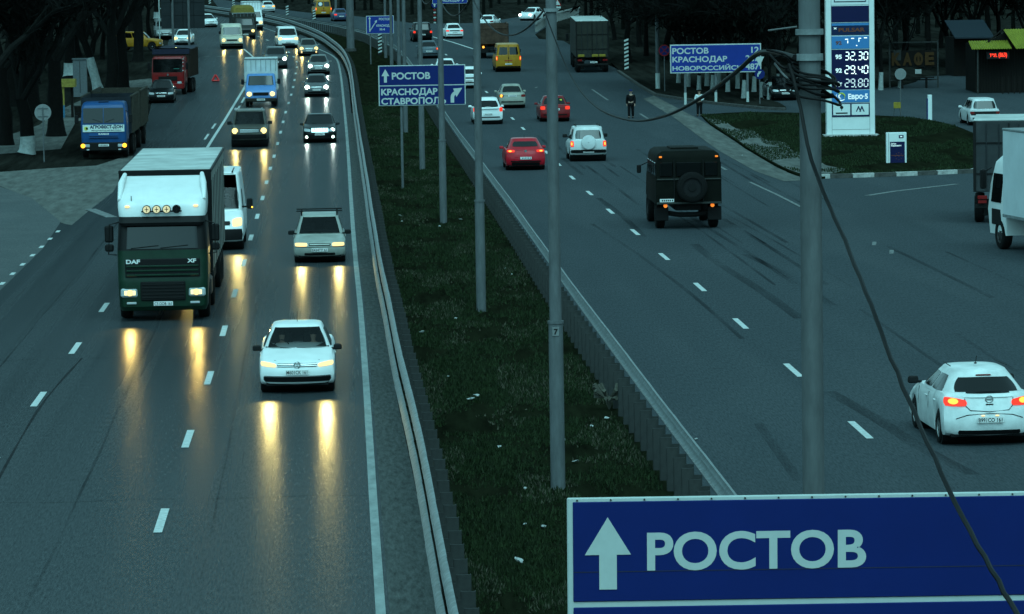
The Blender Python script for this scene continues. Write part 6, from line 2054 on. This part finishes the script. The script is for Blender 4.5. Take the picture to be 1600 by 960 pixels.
# kiosk with yellow ribbed roofs
mat('roof_yellow', (.20, .20, .02), .5, noise_amt=.25, noise_scale=2)
pq = at(1560, 146)
k = mpp(pq.y)
t = thing('kiosk', 'dark timber kiosk with yellow ribbed roofs and a red light-up phone sign', 'kiosk', (pq.x, pq.y, zg(pq.y)))
X0, X1 = -40 * k, 62 * k
wl_ = MB().box(((X0 + X1) / 2 + .2, 3.0, 1.6), (X1 - X0 - .4, 5.0, 3.2)).obj('wall', 'wood_dark', t)
for i in range(22): MB().box((lerp(X0 + .3, X1 - .1, i / 21), .48, 1.6), (.10, .05, 3.1)).obj('plank', 'wood_dark', wl_)
def ribbed(parent, a, b, c_, d, n, name='roof'):
    """corrugated sheet between corners a-b (lower edge) and d-c (upper edge)"""
    a, b, c_, d = map(Vector, (a, b, c_, d))
    nrm = (b - a).cross(d - a).normalized()
    rows = []
    for v in (0, 1):
        rows.append([a.lerp(b, i / (n * 2)).lerp(d.lerp(c_, i / (n * 2)), v) + nrm * (.05 if i % 2 else 0) for i in range(n * 2 + 1)])
    rows2 = [[p - nrm * .03 for p in r] for r in rows]
    return MB().grid(rows + rows2[::-1] + [rows[0]]).obj(name, 'roof_yellow', parent)
zl = 70 * k
rf = ribbed(t, (X0 - .2, -.9, zl), (18 * k, -.9, zl), (18 * k, .6, zl + .5), (X0 - .2, .6, zl + .5), 16, 'awning')
ribbed(t, (X1 + 1.5, -1.0, zl + .1), (24 * k, -1.0, zl - .1 + .1), (10 * k, .6, zl + 30 * k), (X1 + 1.0, .6, zl + 30 * k), 18, 'roof')
MB().prism([(12 * k - .1, zl - .1), (X1 + 1, zl - .1), (X1 + 1, zl + 26 * k), (14 * k, zl + 26 * k), (-16 * k, zl + 8 * k)], 'y', .75, .9).obj('gable', 'wood_dark', t)
MB().tube([(-18 * k, .3, zl + 8 * k), (10 * k, .3, zl + 31 * k)], .06, 6).obj('gable_edge', 'wood_dark', t)
MB().tube([(X0 + .2, -.7, 0), (X0 + .2, -.7, zl)], .05, 6).obj('awning_post', 'post_steel', t)
sb = MB().box((-3 * k, -.6, 60 * k), (36 * k, .12, 12 * k), .02).obj('light_sign', 'ink', t)
fit_text(sb, 'тел. (863)', -16 * k, 57.5 * k, 6.5 * k, 27 * k, -.668, .012, mat('led_red', (.4, .01, .01), .5, emit=(1, .05, .02), estr=1.1), 'led_lettering')
for i in range(5): MB().box((lerp(2 * k, 38 * k, i / 4), -1.2, .55), (.07, .07, 1.1)).obj('fence_picket', 'wood_dark', t)
# blue-roofed shed behind
pq2 = at(1510, 120)
k2 = mpp(pq2.y)
t = thing('shed', 'low dark shed with a slate blue roof left of the kiosk', 'shed', (pq2.x, pq2.y, zg(pq2.y)))
MB().box((10 * k2, 3, 1.4), (52 * k2, 4, 2.8)).obj('wall', 'wood_dark', t)
MB().prism([(-1.2, 2.75), (-1.2, 2.85), (3.5, 4.0), (3.5, 3.9)], 'x', -22 * k2, 40 * k2).obj('roof', mat('roof_slate', (.03, .045, .06), .6), t)
# slip road railing
rl = W2([(838, 50), (856, 38), (880, 30), (905, 24)])
t = thing('railing', 'pale concrete railing along the slip road', 'railing')
MB().tube([p + Vector((0, 0, .85)) for p in smooth_line(rl, 4)], .14, 6).obj('rail', mat('concrete', (.22, .23, .22), .8, noise_amt=.3), t)
for p, tt in arc_points(rl, 2.4, .5): MB().box((p.x, p.y, p.z + .35), (.3, .3, 1.0)).obj('post', 'concrete', t)

# ================================================================ LEFT ROADSIDE
pbl = at(287, 76)
k = mpp(pbl.y)
zb = at_y(287, 45, pbl.y).z - zg(pbl.y)
t = thing('billboard', 'large billboard seen from its dark panelled back, above the waiting white car', 'billboard', (pbl.x, pbl.y, zg(pbl.y)))
wb_ = 68 * k
pn = mat('billboard_back', (.035, .043, .048), .7, noise_amt=.3, noise_scale=1)
for i in range(4):
    for j in range(3):
        MB().box((-wb_ / 2 + wb_ * (i + .5) / 4, 0, zb + 1.2 * (j + .5)), (wb_ / 4 - .03, .12, 1.17), .01).obj('panel', pn, t)
MB().box((0, .08, zb + 1.8), (wb_ * .99, .06, 3.55)).obj('backing', pn, t)
for x in (-16 * k, 9 * k): MB().tube([(x, -.15, -.3), (x, -.15, zb + 3.5)], .12, 8).obj('post', 'pole_paint', t)
for dx in (18 * k, 21 * k): MB().tube([(dx, -.1, -.3), (dx, -.1, zb)], .05, 6).obj('truss_leg', 'pole_paint', t)
for i in range(5): MB().tube([(18 * k, -.1, i * zb / 5), (21 * k, -.1, (i + 1) * zb / 5)], .03, 5).obj('truss_brace', 'pole_paint', t)
# flag
pf = at(250, 74)
t = thing('flag', 'blue, yellow and red flag hanging from a white pole by the billboard', 'flag', (pf.x, pf.y, zg(pf.y)))
MB().tube([(0, 0, -.2), (0, 0, 6.2)], .05, 8).obj('pole', 'sign_white', t)
MB().tube([(.1, -.1, 3.6), (1.1, -.1, 4.5)], .035, 6).obj('staff', 'sign_white', t)
for i, (c0, nm) in enumerate((((.03, .05, .28), 'flag_blue'), ((.35, .28, .03), 'flag_yellow'), ((.28, .03, .02), 'flag_red'))):
    rows_ = []
    for j in range(6):
        v = j / 5
        rows_.append([(1.15 - .33 * i - .33 * u * .5 + .18 * v + .02, -.12 + .06 * math.sin(5 * v + u * 2), 4.45 - .33 * i * .85 - .28 * u - v * 1.15) for u in (0, .5, 1)])
    MB().grid(rows_).obj('flag_stripe', mat(nm, c0, .8), t, smooth=60)
# warning triangle left on the road
pt_ = at(337, 128)
t = thing('warning_triangle', 'small red emergency triangle standing on the empty lane', 'warning triangle', (pt_.x, pt_.y, zg(pt_.y)))
mat('reflex_red', (.75, .03, .03), .4, spec=.8)
for i in range(3):
    a, b = [(.30 * math.cos(PI / 2 + 2 * PI * q / 3), 0, .22 + .30 * math.sin(PI / 2 + 2 * PI * q / 3)) for q in (i, i + 1)]
    MB().tube([a, b], .07, 4).obj('side', 'reflex_red', t)
MB().box((0, .02, .03), (.5, .2, .03)).obj('foot', 'trim_black', t)
# painted bus shelter behind the trees
ps_ = at(102, 183)
k = mpp(ps_.y)
t = thing('bus_shelter', 'yellow and blue painted shelter post and beam behind the dark trees', 'shelter', (ps_.x, ps_.y, zg(ps_.y)))
mat('paint_ochre', (.30, .24, .05), .8, noise_amt=.4, noise_scale=6)
mat('paint_sky', (.05, .18, .30), .8, noise_amt=.4, noise_scale=6)
zz = 57 * k
MB().box((-5 * k, 0, zz * .65), (9 * k, .35, zz * .7)).obj('pillar', 'paint_ochre', t)
MB().box((-5 * k, 0, zz * .15), (9.4 * k, .38, zz * .34)).obj('pillar_foot', 'paint_sky', t)
MB().box((11 * k, .2, zz * .4), (4 * k, .2, zz * .85)).obj('post', 'wood_dark', t)
MB().box((5 * k, .4, zz * .92), (24 * k, 1.4, 12 * k)).obj('beam', 'paint_ochre', t)
MB().box((6 * k, 1.4, .35), (30 * k, .5, .2)).obj('bench', 'concrete', t)
pg = at(126, 150)
t = thing('kiosk_cabinet', 'pale grey panelled cabinet between the dark tree trunks', 'cabinet', (pg.x, pg.y, zg(pg.y)))
MB().box((0, 0, 1.2), (.95, .5, 2.6), .03).obj('body', mat('cabinet_grey', (.14, .16, .17), .6, noise_amt=.25), t)
MB().box((0, -.26, 1.3), (.03, .02, 2.2)).obj('door_seam', 'seam', t)
MB().box((0, -.02, 2.56), (1.05, .6, .08)).obj('top', 'cabinet_grey', t)
pg = at(122, 184)
t = thing('litter_bin', 'dark litter bin standing beside the blue tipper', 'litter bin', (pg.x, pg.y, zg(pg.y)))
MB().cyl((0, 0, .35), .20, .7, 'z', 14, .24).obj('drum', 'wood_dark', t)
MB().cyl((0, 0, .72), .26, .05, 'z', 14).obj('rim', 'post_steel', t)
# ================================================================ PEOPLE
def skin_obj(name, joints, edges, m, parent, root=0, sub=1):
    """grow a continuous surface round a skeleton: joints (x, y, z, rx, ry)"""
    me = bpy.data.meshes.new(name)
    me.from_pydata([j[:3] for j in joints], edges, [])
    o = bpy.data.objects.new(name, me)
    COL.objects.link(o)
    o.modifiers.new('skin', 'SKIN')
    for i, j in enumerate(joints):
        me.skin_vertices[0].data[i].radius = (j[3], j[4] if len(j) > 4 else j[3])
        me.skin_vertices[0].data[i].use_root = (i == root)
    s_ = o.modifiers.new('sub', 'SUBSURF')
    s_.levels = s_.render_levels = sub
    bpy.context.view_layer.update()
    dg = bpy.context.evaluated_depsgraph_get()
    m2 = bpy.data.meshes.new_from_object(o.evaluated_get(dg))
    bpy.data.objects.remove(o)
    m2.materials.clear()
    m2.materials.append(m if not isinstance(m, str) else MATS[m])
    for p in m2.polygons: p.use_smooth = True
    return link(name, m2, parent)
mat('skin', (.38, .24, .18), .6)
mat('hair', (.02, .015, .012), .8)
def person(label, loc, rz, h, top, legs, hat=None, arms='down', hair='hair', stride=.1):
    t = thing('person', label, 'person', loc, rz, scale=h / 1.75)
    s = stride
    J = [(0, 0, .95, .14, .10), (0, 0, 1.18, .14, .10), (0, 0, 1.40, .16, .10), (0, 0, 1.50, .06), (0, .01, 1.58, .065), (0, .02, 1.66, .095, .10), (0, .01, 1.74, .06)]
    E_ = [(0, 1), (1, 2), (2, 3), (3, 4), (4, 5), (5, 6)]
    LEG, ARM = [], []
    for sd in (-1, 1):
        i = len(J)
        f = s * sd
        J += [(sd * .10, 0, .88, .09), (sd * .11, f * .5 + .02, .48, .06), (sd * .11, f, .09, .045), (sd * .12, f + .14, .03, .035)]
        E_ += [(0, i), (i, i + 1), (i + 1, i + 2), (i + 2, i + 3)]
        LEG += [i, i + 1, i + 2]
        i = len(J)
        if arms == 'down':
            A = [(sd * .20, 0, 1.40, .06), (sd * .25, -.03 - f * .3, 1.12, .045), (sd * .25, .05 - f * .5, .88, .035), (sd * .25, .07 - f * .5, .80, .03), (sd * .25, .08 - f * .5, .73, .018)]
        else:
            A = [(sd * .20, 0, 1.40, .06), (sd * .28, .04, 1.14, .045), (sd * .12, .20, 1.08, .035), (sd * .05, .22, 1.10, .03), (-sd * .02, .23, 1.11, .018)]
        J += A
        E_ += [(2, i), (i, i + 1), (i + 1, i + 2), (i + 2, i + 3), (i + 3, i + 4)]
        ARM += [i, i + 1, i + 2]
    skin_obj('body', J, E_, 'skin', t)
    # clothing grown over the same joints
    G = lambda idx, d: [(J[i][0], J[i][1], J[i][2], J[i][3] + d, (J[i][4] if len(J[i]) > 4 else J[i][3]) + d) for i in idx]
    idx = [0, 1, 2] + ARM[:3] + ARM[3:]
    skin_obj('jacket', G(idx, .04), [(0, 1), (1, 2), (2, 3), (3, 4), (4, 5), (2, 6), (6, 7), (7, 8)], top, t)
    idx = [0] + LEG[:3] + LEG[3:]
    skin_obj('trousers', G(idx, .035), [(0, 1), (1, 2), (2, 3), (0, 4), (4, 5), (5, 6)], legs, t)
    for q, sd in enumerate((-1, 1)):
        f = s * sd
        MB().box((sd * .115, f + .07, .045), (.10, .27, .09), .03).obj('shoe', 'ink', t)
        MB().box((sd * .035, .105, 1.665), (.03, .012, .014), .004).obj('eye', 'ink', t)
        MB().box((sd * .098, .02, 1.65), (.02, .04, .06), .008).obj('ear', 'skin', t)
    MB().box((0, .12, 1.635), (.026, .03, .045), .008).obj('nose', 'skin', t)
    MB().box((0, .108, 1.60), (.05, .01, .012), .003).obj('mouth', mat('lip', (.3, .12, .1), .6), t)
    rows_ = [[(q * math.cos(2 * PI * j / 14), .005 + q * 1.05 * math.sin(2 * PI * j / 14), z) for j in range(14)] for q, z in ((.106, 1.67), (.110, 1.71), (.100, 1.755), (.06, 1.785), (.004, 1.795))]
    MB().grid(rows_, close=True).obj('hat' if hat else 'hair', hat or hair, t, smooth=60)
    if hat: MB().box((0, .11, 1.70), (.15, .10, .02), .008).obj('hat_peak', hat, t)
    return t
mat('cloth_black', (.012, .012, .014), .9)
mat('cloth_white', (.60, .66, .66), .9)
mat('cap_blue', (.02, .035, .15), .8)
p = at(986, 185)
person('person in black clothes and a blue cap walking across the road edge', p, PI * .95, 1.66, MATS['cloth_black'], MATS['cloth_black'], hat=MATS['cap_blue'], stride=.14)
p = at(1093, 182)
person('person in a white top and dark trousers standing at the tip of the grass island', p, PI * .9, 1.55, MATS['cloth_white'], MATS['cloth_black'], arms='front', stride=.03)
p = at(1539, 139)
person('person in a pale top standing under the kiosk awning', p, PI * .8, 1.6, mat('cloth_pale', (.28, .33, .36), .9), MATS['cloth_black'], stride=.05)
# people inside the near cars
def rider(label, car, x, y, top):
    t = thing('person', label, 'person')
    J = [(0, 0, 0, .16, .11), (0, -.03, .25, .16, .11), (0, -.04, .45, .15, .10), (0, -.02, .53, .055), (0, 0, .60, .07), (0, .01, .68, .09), (0, 0, .76, .06)]
    E_ = [(0, 1), (1, 2), (2, 3), (3, 4), (4, 5), (5, 6)]
    for sd in (-1, 1):
        i = len(J)
        J += [(sd * .2, -.02, .42, .06), (sd * .24, .12, .2, .05), (sd * .15, .38, .26, .04)]
        E_ += [(2, i), (i, i + 1), (i + 1, i + 2)]
        i = len(J)
        J += [(sd * .1, .1, 0, .09), (sd * .12, .42, .02, .07)]
        E_ += [(0, i), (i, i + 1)]
    skin_obj('body', J, E_, 'skin', t)
    idx = [0, 1, 2, 7, 8, 9, 12, 13, 14]
    G = [(J[i][0], J[i][1], J[i][2], J[i][3] + .02, (J[i][4] if len(J[i]) > 4 else J[i][3]) + .02) for i in idx]
    skin_obj('jacket', G, [(0, 1), (1, 2), (2, 3), (3, 4), (4, 5), (2, 6), (6, 7), (7, 8)], top, t)
    rows_ = [[(q * math.cos(2 * PI * j / 12), -.02 + q * math.sin(2 * PI * j / 12), z) for j in range(12)] for q, z in ((.098, .68), (.104, .72), (.09, .765), (.04, .79), (.004, .795))]
    MB().grid(rows_, close=True).obj('hair', 'hair', t, smooth=60)
    M_ = car.root.matrix_basis
    bpy.context.view_layer.update()
    l_ = car.root.matrix_world @ Vector((x, -y, .48))
    t.location = l_
    t.rotation_euler = car.root.rotation_euler
    return t
rider('driver in a grey jacket behind the windscreen of the white saloon', POLO, .36, 2.15, mat('cloth_grey', (.16, .17, .18), .9))
rider('passenger in a dark jacket behind the windscreen of the white saloon', POLO, -.36, 2.15, mat('cloth_brown', (.09, .07, .06), .9))

# ================================================================ TREES
mat('bark', (.019, .018, .016), .95, noise_amt=.5, noise_scale=8, bump=.5, bump_scale=12, spec=.1)
mat('bark_pale', (.10, .10, .09), .9, noise_amt=.6, noise_scale=9)
mat('twig', (.026, .026, .024), .95, spec=.1)
mat('limewash', (.36, .40, .39), .9, noise_amt=.35, noise_scale=6)
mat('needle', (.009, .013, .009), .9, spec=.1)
def bough(mb, p, d, length, r, rnd, depth, tips, bend=.25, up=.1):
    n = 5
    pts, rs = [p.copy()], [r]
    dd = d.copy()
    for i in range(n):
        dd = (dd + Vector((rnd.uniform(-bend, bend), rnd.uniform(-bend, bend), rnd.uniform(-bend, bend) + up))).normalized()
        pts.append(pts[-1] + dd * length / n)
        rs.append(r * (1 - .55 * (i + 1) / n))
    mb.tube(pts, rs, 7 if depth == 0 else (5 if depth == 1 else 3), cap=False)
    if depth >= 3:
        tips.append((pts[-1], dd))
        return
    kids = (5, 5, 4)[depth]
    for i in range(kids):
        k = rnd.uniform(.35, 1.0) if i else 1.0
        j = min(n - 1, int(k * n))
        q = pts[j].lerp(pts[j + 1], rnd.random()) if j < n else pts[-1]
        az = rnd.uniform(0, 2 * PI)
        side = Vector((math.cos(az), math.sin(az), rnd.uniform(.1, .9))).normalized()
        nd = (dd * rnd.uniform(.5, 1.0) + side * rnd.uniform(.5, 1.0)).normalized()
        bough(mb, q, nd, length * rnd.uniform(.5, .75), rs[j] * .6, rnd, depth + 1, tips, bend, up * .6)
        tips.append((q, nd))
def tree_meshes(seed, h, r, lean=(0, 0), twigs=5, needles=0, spread=1.0, wash=0.0, twig_len=1.4):
    rnd = random.Random(seed)
    tr, cr, tips = MB(), MB(), []
    # trunk
    pts, rs = [], []
    fork = h * rnd.uniform(.20, .34)
    cv, ph = rnd.uniform(.12, .32) * (r / .3), rnd.uniform(0, 6.28)
    for i in range(8):
        u = i / 7
        pts.append(Vector((lean[0] * fork * u + rnd.uniform(-.06, .06) * u + cv * (math.sin(2.6 * u + ph) - math.sin(ph)), lean[1] * fork * u, -.3 + (fork + .3) * u)))
        rs.append(r * (1.3 - .3 * min(1, u * 5)) * (1 - .25 * u) * rnd.uniform(.93, 1.07) if i else r * 1.5)
    tr.tube(pts, rs, 10, cap=False)
    top = pts[-1]
    for i in range(5):
        az = 2 * PI * i / 5 + rnd.uniform(-.4, .4)
        d = Vector((math.cos(az) * .55 * spread + lean[0], math.sin(az) * .55 * spread + lean[1], 1)).normalized()
        bough(cr, top - Vector((0, 0, .2)), d, h * rnd.uniform(.36, .5), rs[-1] * .62, rnd, 0, tips)
    for p, d in tips:
        for _ in range(twigs):
            e = (d + Vector((rnd.uniform(-1, 1), rnd.uniform(-1, 1), rnd.uniform(-.5, .9)))).normalized()
            L_ = twig_len * rnd.uniform(.4, 1.0)
            m_ = p + e * L_ * .5 + Vector((rnd.uniform(-.1, .1), rnd.uniform(-.1, .1), rnd.uniform(-.05, .1)))
            q = m_ + (e + Vector((rnd.uniform(-.5, .5), rnd.uniform(-.5, .5), rnd.uniform(-.3, .4)))).normalized() * L_ * .5
            s_ = e.cross(Vector((rnd.uniform(-1, 1), rnd.uniform(-1, 1), .3))).normalized() * .016
            o = len(cr.v)
            cr.v += [tuple(p - s_), tuple(p + s_), tuple(m_ + s_ * .8), tuple(m_ - s_ * .8), tuple(q)]
            cr.f += [(o, o + 1, o + 2, o + 3), (o + 3, o + 2, o + 4)]
    nd = None
    if needles:
        nb = MB()
        for p, d in tips:
            for _ in range(needles):
                c_ = p + Vector((rnd.gauss(0, .5), rnd.gauss(0, .5), rnd.gauss(0, .45)))
                s_ = rnd.uniform(.12, .34)
                a, b = Vector((rnd.uniform(-1, 1), rnd.uniform(-1, 1), rnd.uniform(-1, 1))).normalized(), Vector((rnd.uniform(-1, 1), rnd.uniform(-1, 1), rnd.uniform(-1, 1))).normalized()
                o = len(nb.v)
                nb.v += [tuple(c_ - a * s_), tuple(c_ + b * s_ * .6), tuple(c_ + a * s_)]
                nb.f.append((o, o + 1, o + 2))
        nd = bpy.data.meshes.new('foliage')
        nd.from_pydata(nb.v, [], nb.f)
        nd.materials.append(MATS['needle'])
    tm = tr.mesh('trunk', MATS['bark'], smooth=60)
    cm = bpy.data.meshes.new('crown')
    cm.from_pydata(cr.v, [], cr.f)
    cm.materials.append(MATS['twig'])
    wm_ = None
    if wash:
        n = 10
        wp, wr_ = [], []
        for i in range(6):
            z = wash * i / 5
            u = (z + .3) / (fork + .3)
            j = min(6, int(u * 7)); f_ = u * 7 - j
            wp.append(pts[j].lerp(pts[j + 1], f_))
            wr_.append(lerp(rs[j], rs[j + 1], f_) + .012)
        wm_ = MB().tube(wp, wr_, n, cap=False).mesh('whitewash', MATS['limewash'], smooth=60)
    return tm, cm, wm_, nd
def plant(name, label, meshes, p, rz, s=1.0, group=None):
    t = thing(name, label, 'tree', (p.x, p.y, zg(p.y)), rz, group, s)
    tr = link('trunk', meshes[0], t)
    link('crown', meshes[1], t)
    if meshes[2]: link('whitewash', meshes[2], tr)
    if meshes[3]: link('foliage', meshes[3], t)
    return t
BIG = [tree_meshes(101 + i, 13, .42, twigs=7, needles=2, wash=(.0, .9)[i % 2], lean=((0, 0), (.12, 0), (-.1, .0))[i]) for i in range(3)]
MID = [tree_meshes(201 + i, 10, .14, twigs=6, needles=3, wash=1.15, lean=((0, 0), (.06, 0), (-.05, 0))[i]) for i in range(3)]
DARK = [tree_meshes(301 + i, 12, .24, twigs=5, needles=9, spread=1.2) for i in range(3)]
LEAN = tree_meshes(401, 13, .36, twigs=7, needles=2, lean=(-.42, 0), wash=2.4)
# big dark trees left of the road
for i, (px, py, m_, s, l_) in enumerate(((40, 240, 1, 1.0, 'massive dark tree with pale foot left of the round sign'), (88, 212, 0, 1.15, 'thick black tree trunk between the round sign and the painted shelter'),
                                         (8, 226, 2, .95, 'dark bare tree at the edge of the dirt lot'), (-30, 250, 0, 1.1, 'dark bare tree beyond the edge of the dirt lot'),
                                         (172, 146, 0, 1.1, 'dark straight tree behind the blue tipper'), (192, 143, 2, 1.05, 'dark tree closest to the parked yellow pick-up'),
                                         (55, 180, 0, 1.2, 'dark bare tree behind the massive one'), (20, 165, 2, 1.25, 'dark bare tree deep behind the dirt lot'), (215, 95, 0, 1.1, 'dark tree in front of the yellow pick-up'),
                                         (-15, 190, 1, 1.2, 'dark bare tree with pale foot deep in the grove'))):
    plant('bare_tree', l_, BIG[m_], at(px, py), i * 1.7, s, 'dark trees beside the dirt lot')
plant('bare_tree', 'leaning dark tree with a long whitewashed trunk behind the blue tipper', LEAN, at(156, 143), 0, 1.0, 'dark trees beside the dirt lot')
# whitewashed trees on the island
ww = [(1074, 138), (1092, 143), (1104, 137), (1112, 143), (1137, 146), (1152, 141), (1161, 156), (1178, 146), (1190, 155), (1201, 157), (1376, 141), (1406, 138), (1122, 134), (1060, 132), (1215, 140), (1340, 132)]
wl2 = ['whitewashed tree nearest the pole by the distance board', 'whitewashed tree below the letters of the distance board', 'whitewashed tree standing behind the distance board', 'whitewashed tree by the middle post of the distance board',
       'whitewashed tree between two posts of the distance board', 'whitewashed tree deep behind the distance board', 'whitewashed tree at the kerb under the distance board', 'whitewashed tree behind the blue right-turn sign',
       'whitewashed tree beside the blue right-turn sign', 'whitewashed tree at the tip of the tree island', 'whitewashed tree left of the café frame', 'whitewashed tree inside the café frame', 'whitewashed tree far back under the dark crowns',
       'whitewashed tree left of the distance board, far back', 'whitewashed tree by the parked dark car', 'whitewashed tree behind the price stele']
for i, (px, py) in enumerate(ww):
    plant('whitewashed_tree', wl2[i], MID[i % 3], at(px, py), i * 2.1, random.Random(i).uniform(.9, 1.15), 'whitewashed trees on the island')
# dark crowns behind
dk = [(985, 100), (1010, 90), (1040, 96), (1075, 100), (1110, 94), (1145, 102), (1180, 96), (1215, 104), (1250, 98), (1290, 104), (1330, 98), (1370, 106), (1410, 100), (1450, 108), (1485, 100), (1525, 104), (1560, 98), (1600, 104), (1640, 110),
      (1000, 72), (1060, 70), (1120, 74), (1190, 72), (1260, 76), (1330, 72), (1400, 76), (1470, 74), (1540, 76), (1610, 78), (960, 62), (925, 44), (1000, 50)]
for i, (px, py) in enumerate(dk):
    plant('dark_tree', 'dark dense tree in the grove behind the distance board and café', DARK[i % 3], at(px, py), i * 1.3, random.Random(i + 50).uniform(.9, 1.25), 'dark trees of the grove')
for i, (px, py) in enumerate([(235, 58), (205, 62), (160, 92), (120, 88), (80, 96), (40, 100), (0, 110), (245, 30), (190, 34), (130, 44), (70, 50), (10, 60), (60, 130), (110, 120), (140, 118)]):
    plant('dark_tree', 'dark bare tree in the grove behind the dirt lot', BIG[i % 3] if i % 2 else DARK[i % 3], at(px, py), i * 1.1, random.Random(i + 90).uniform(.9, 1.2), 'dark trees behind the dirt lot')
# the far wood above the bend, one dark mass
rnd = random.Random(5)
fw = MB()
def far_tree(x, y, h):
    z = zg(y)
    fw.tube([(x, y, z - .5), (x, y, z + h * .5)], [.25, .12], 5, cap=False)
    for _ in range(150):
        u = rnd.random() ** .8
        a = rnd.uniform(0, 2 * PI)
        q = h * .28 * math.sqrt(rnd.random()) * (1.15 - .6 * u)
        c_ = Vector((x + q * math.cos(a), y + q * math.sin(a), z + h * (.12 + .85 * u)))
        s_ = rnd.uniform(.4, 1.2)
        va = Vector((rnd.uniform(-1, 1), rnd.uniform(-1, 1), rnd.uniform(-.6, 1))).normalized() * s_
        vb = Vector((rnd.uniform(-1, 1), rnd.uniform(-1, 1), rnd.uniform(-1, 1))).normalized() * s_ * .35
        o = len(fw.v)
        fw.v += [tuple(c_ - va), tuple(c_ + vb), tuple(c_ + va)]
        fw.f.append((o, o + 1, o + 2))
for i in range(95):
    px = -60 + i * 18 + rnd.uniform(-8, 8)
    if px < 330: base = rnd.uniform(-2, 8)
    elif px < 640: base = lerp(-4, 30, (px - 330) / 310) - rnd.uniform(4, 9)
    elif px < 900: base = rnd.uniform(8, 24) if px < 780 else rnd.uniform(2, 9)
    else: base = rnd.uniform(18, 60)
    p = at(px, base)
    far_tree(p.x, p.y, rnd.uniform(8, 13))
me = bpy.data.meshes.new('far_wood')
me.from_pydata(fw.v, [], fw.f)
me.materials.append(MATS['needle'])
o = link('far_wood', me)
o['kind'] = 'stuff'
o['label'] = 'dark far wood above the bend of the road'

# ================================================================ GRASS AND LITTER
gr = random.Random(3)
def blades(name, label, region, n, hmin, hmax, m, parent=None):
    """region(gr) -> (x, y, z) or None; one tapered blade per hit"""
    V, Fc = [], []
    while len(Fc) < n:
        q = region()
        if q is None: continue
        x, y, z = q
        h = gr.uniform(hmin, hmax)
        a = gr.uniform(0, 2 * PI)
        w = gr.uniform(.006, .016) * (1.0 + y / 120)
        dx, dy = math.cos(a) * w, math.sin(a) * w
        l = gr.uniform(0, .7) * h
        b = gr.uniform(0, 2 * PI)
        o = len(V)
        V += [(x - dx, y - dy, z), (x + dx, y + dy, z), (x + math.cos(b) * l, y + math.sin(b) * l, z + h)]
        Fc.append((o, o + 1, o + 2))
    me = bpy.data.meshes.new(name)
    me.from_pydata(V, [], Fc)
    me.materials.append(MATS[m])
    o = link(name, me, parent)
    o['kind'] = 'stuff'
    if not parent: o['label'] = label
    return o
g1y = sorted([(p.y, p.x) for p in G1]); g2y = sorted([(p.y, p.x) for p in G2])
def med_pt():
    y = 52 + 208 * gr.random() ** 1.5
    a, b = interp(g1y, y) + .35, interp(g2y, y) - .4
    x = gr.uniform(a, b)
    if noise.noise(Vector((x * .55, y * .22, 0))) + .5 * noise.noise(Vector((x * 2.1, y * .9, 4))) < -.06 + gr.uniform(-.3, .3): return None
    return x, y, zg(y) - .02
blades('median_grass', 'dark green rough grass on the strip between the carriageways', med_pt, 130000, .03, .12, 'grass_blade')
def dry_pt():
    q = med_pt()
    if q is None or noise.noise(Vector((q[0] * .8, q[1] * .16, 9))) < .12: return None
    return q
blades('dry_grass', 'dry dead grass tufts on the strip between the carriageways', dry_pt, 16000, .03, .10, 'dry_blade' if 'dry_blade' in MATS else mat('dry_blade', (.085, .080, .055), .9).name)
isl_w = [at(*q) for q in isl_lo]
def inside(x, y, P):
    c_ = False
    j = len(P) - 1
    for i in range(len(P)):
        if (P[i].y > y) != (P[j].y > y) and x < (P[j].x - P[i].x) * (y - P[i].y) / (P[j].y - P[i].y) + P[i].x: c_ = not c_
        j = i
    return c_
ix0, ix1, iy0, iy1 = min(p.x for p in isl_w), max(p.x for p in isl_w), min(p.y for p in isl_w), max(p.y for p in isl_w)
def isl_pt():
    x, y = gr.uniform(ix0, ix1), gr.uniform(iy0, iy1)
    if not inside(x, y, isl_w): return None
    if noise.noise(Vector((x * .35, y * .12, 3))) < -.12: return None
    return x, y, zg(y) + .10
blades('island_grass', 'short dark grass on the island before the price stele', isl_pt, 30000, .04, .13, 'grass_blade')
# litter
def crumple(seed, s):
    r_ = random.Random(seed)
    bm = bmesh.new()
    bmesh.ops.create_icosphere(bm, subdivisions=1, radius=s)
    for v in bm.verts:
        v.co *= r_.uniform(.55, 1.2)
        v.co.z *= .5
    me = bpy.data.meshes.new('litter')
    bm.to_mesh(me)
    bm.free()
    me.materials.append(MATS['paper'])
    return me
LIT = [crumple(i, (.10, .07, .13)[i % 3]) for i in range(4)]
for i, (px, py) in enumerate([(720, 344), (628, 347), (810, 878), (712, 499), (820, 822), (700, 590), (735, 625), (900, 723), (925, 668), (800, 430), (790, 421), (745, 620), (687, 355), (820, 765), (850, 825), (1052, 758), (880, 690), (1088, 688), (660, 520), (780, 700), (1160, 244), (1225, 228), (625, 338), (948, 655)]):
    p = at(px, py)
    o = link('litter', LIT[i % 4], None, (p.x, p.y, p.z + .03))
    o.rotation_euler = (random.uniform(-.3, .3), random.uniform(-.3, .3), random.uniform(0, 6))
    o.scale = (random.uniform(.4, .9), random.uniform(.4, 1.0), random.uniform(.4, .8))
    tag(o, 'small scrap of pale litter lying in the rough grass', 'litter', 'litter on the grass strip')
pc = at(952, 640)
o = MB()
for i in range(26):
    a = random.uniform(0, 6.28)
    o.tube([(0, 0, 0), (.1 * math.cos(a), .1 * math.sin(a), .25), (.32 * math.cos(a + .4), .3 * math.sin(a + .4), random.uniform(.25, .6))], [.012, .01, .05], 4)
o = o.obj('dry_weed', mat('weed_dry', (.09, .088, .07), .9))
o.location = (pc.x, pc.y, pc.z)
tag(o, 'clump of pale dry weed at the foot of the dark-posted guard rail', 'weed')
